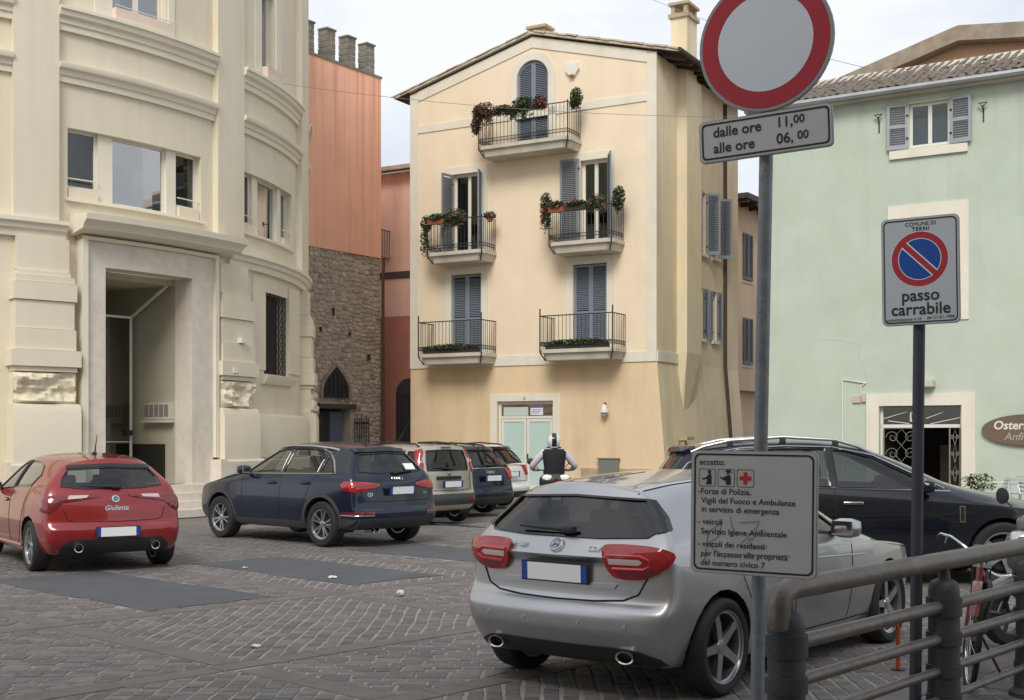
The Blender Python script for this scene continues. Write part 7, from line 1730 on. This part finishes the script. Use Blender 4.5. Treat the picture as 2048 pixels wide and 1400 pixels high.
planter('flower_box', 'box of low brownish plants in the middle of the right middle balcony rail', 1.86, 2.5, fr, zt, m_trough, 13, 0, mixes=(2, 0), h=.12)
planter('flower_box', 'box of mixed red and green plants on the right of the right middle balcony rail', 2.56, 3.1, fr, zt, m_terra, 14, .2, (m_pink_f, 14), mixes=(0, 1))
planter('flower_pot', 'tall leafy pot at the right corner of the right middle balcony', 3.25, 3.45, -.55, zt, m_terra, 15, .2, None, 'pot', (1, 0), .4, 2.0)
planter('flower_box', 'long dark trough of low greenery on the floor of the left lower balcony', -3.25, -1.25, -.8, 4.255, m_trough, 16, 0, mixes=(0, 1), h=.1)
planter('flower_box', 'long dark trough of low greenery on the floor of the right lower balcony', 1.1, 3.15, -.8, 4.255, m_trough, 17, 0, mixes=(0, 1), h=.1)
# ================================================================= CAFE SET, LITTER, CABLES
m_caf = mat('silver_cafe_metal', srgb(205, 207, 208), .35, .5)
def cafe_chair(loc, deg, lab):
    r = empty('cafe_chair', (loc[0], loc[1], 0), R(deg), lab, 'chair', 'cafe chairs outside the osteria')
    for x in (-.2, .2):
        for y in (-.2, .2): MB().tube([(x*1.1, y*1.1, 0), (x, y, .45)], .012, 6).build('leg', m_caf, r)
    MB().bbox((0, 0, .455), (.43, .43, .025), .01).build('seat', m_caf, r)
    bk = MB().tube([(-.2, -.2, .45), (-.25, -.22, .78), (-.25, .22, .78), (-.2, .2, .45)], .013, 6).build('back_frame', m_caf, r)
    for z in (.55, .63, .71): MB().cbox((-.232, 0, z), (.012, .41, .035)).build('back_slat', m_caf, r)
    for y in (-.23, .23): MB().tube([(-.22, y, .66), (.1, y, .66), (.19, y, .45)], .012, 6).build('armrest', m_caf, r)
MGM = M.Translation((FG.o[0], FG.o[1], 0)) @ M.Rotation(FG.a, 4, 'Z')
for (s, d, a, lab) in ((2.0, -1.6, 150, 'silver metal chair nearest the osteria door behind the black car'), (2.7, -1.0, 20, 'silver metal chair against the wall below the oval sign'), (2.75, -2.3, -80, 'silver metal chair at the right edge behind the black bonnet')):
    q = MGM @ V((s, d, 0)); cafe_chair(q, a, lab)
q = MGM @ V((2.55, -1.65, 0)); tb_ = empty('cafe_table', tuple(q), 0, 'small silver cafe table between the metal chairs', 'table')
MB().lathe([(.32, .71), (.33, .72), (.33, .735), (.31, .74)], 24).build('table_top', m_caf, tb_, 40); MB().tube([(0, 0, .02), (0, 0, .71)], .025, 8).build('pedestal', m_caf, tb_); MB().lathe([(.2, 0), (.2, .015), (.03, .04)], 16).build('base', m_caf, tb_, 40)
q = MGM @ V((1.45, -.6, 0)); hd = empty('shrub_planter', tuple(q), FG.a, 'low green shrub in a stone trough beside the osteria door', 'planter')
MB().box(-.4, .4, -.15, .15, 0, .4).build('trough', m_conc, hd); b = MB(); leaves(b, (0, 0, .58), (.42, .2, .24), 420, .06, random.Random(3)); b.build('foliage', m_leaf[1], hd)
def crumple(lab, loc, s, flat, seed):
    rr = random.Random(seed); bm2 = bmesh.new(); bmesh.ops.create_icosphere(bm2, subdivisions=2, radius=s)
    for v in bm2.verts: v.co *= rr.uniform(.65, 1.15); v.co.z = v.co.z*flat
    mz = min(v.co.z for v in bm2.verts)
    for v in bm2.verts: v.co.z -= mz
    me = bpy.data.meshes.new('litter'); bm2.to_mesh(me); bm2.free(); tag(link('litter', me, mat('white_litter', srgb(214, 214, 212), .8), None, (loc[0], loc[1], .004)), lab, 'litter', 'scraps of litter on the paving')
gp_ = lambda u, v: ((u-CXP)/FPX*EYE*FPX/(v-HOR), EYE*FPX/(v-HOR))
crumple('flat white paper scrap lying on the middle asphalt patch', gp_(664, 1157), .06, .25, 1); crumple('small white crumpled cup on the setts left of the silver car', gp_(801, 1193), .045, .7, 2); crumple('greyish paper scrap among the sett rows in the left foreground', gp_(512, 1295), .04, .3, 3); crumple('tiny white scrap at the left tip of the middle asphalt patch', gp_(490, 1137), .035, .3, 4)
m_cab = mat('cable_grey', srgb(120, 120, 122), .7)
def cable(lab, a, b, sag):
    a, b = V(a), V(b); tag(MB().tube([a+(b-a)*i/16-V((0, 0, sag*4*(i/16)*(1-i/16))) for i in range(17)], .007, 4).build('overhead_cable', m_cab), lab, 'cable')
cable('thin cable strung from the cream building across the yellow gable to the green eaves', (-5.9, 31.6, 10.6), (7.0, 31.6, 9.75), .25)
cable('thin cable running from above the yellow roof towards the right', (2.2, 36.3, 15.2), (9.5, 29.6, 10.15), .3)
bpy.context.view_layer.update()
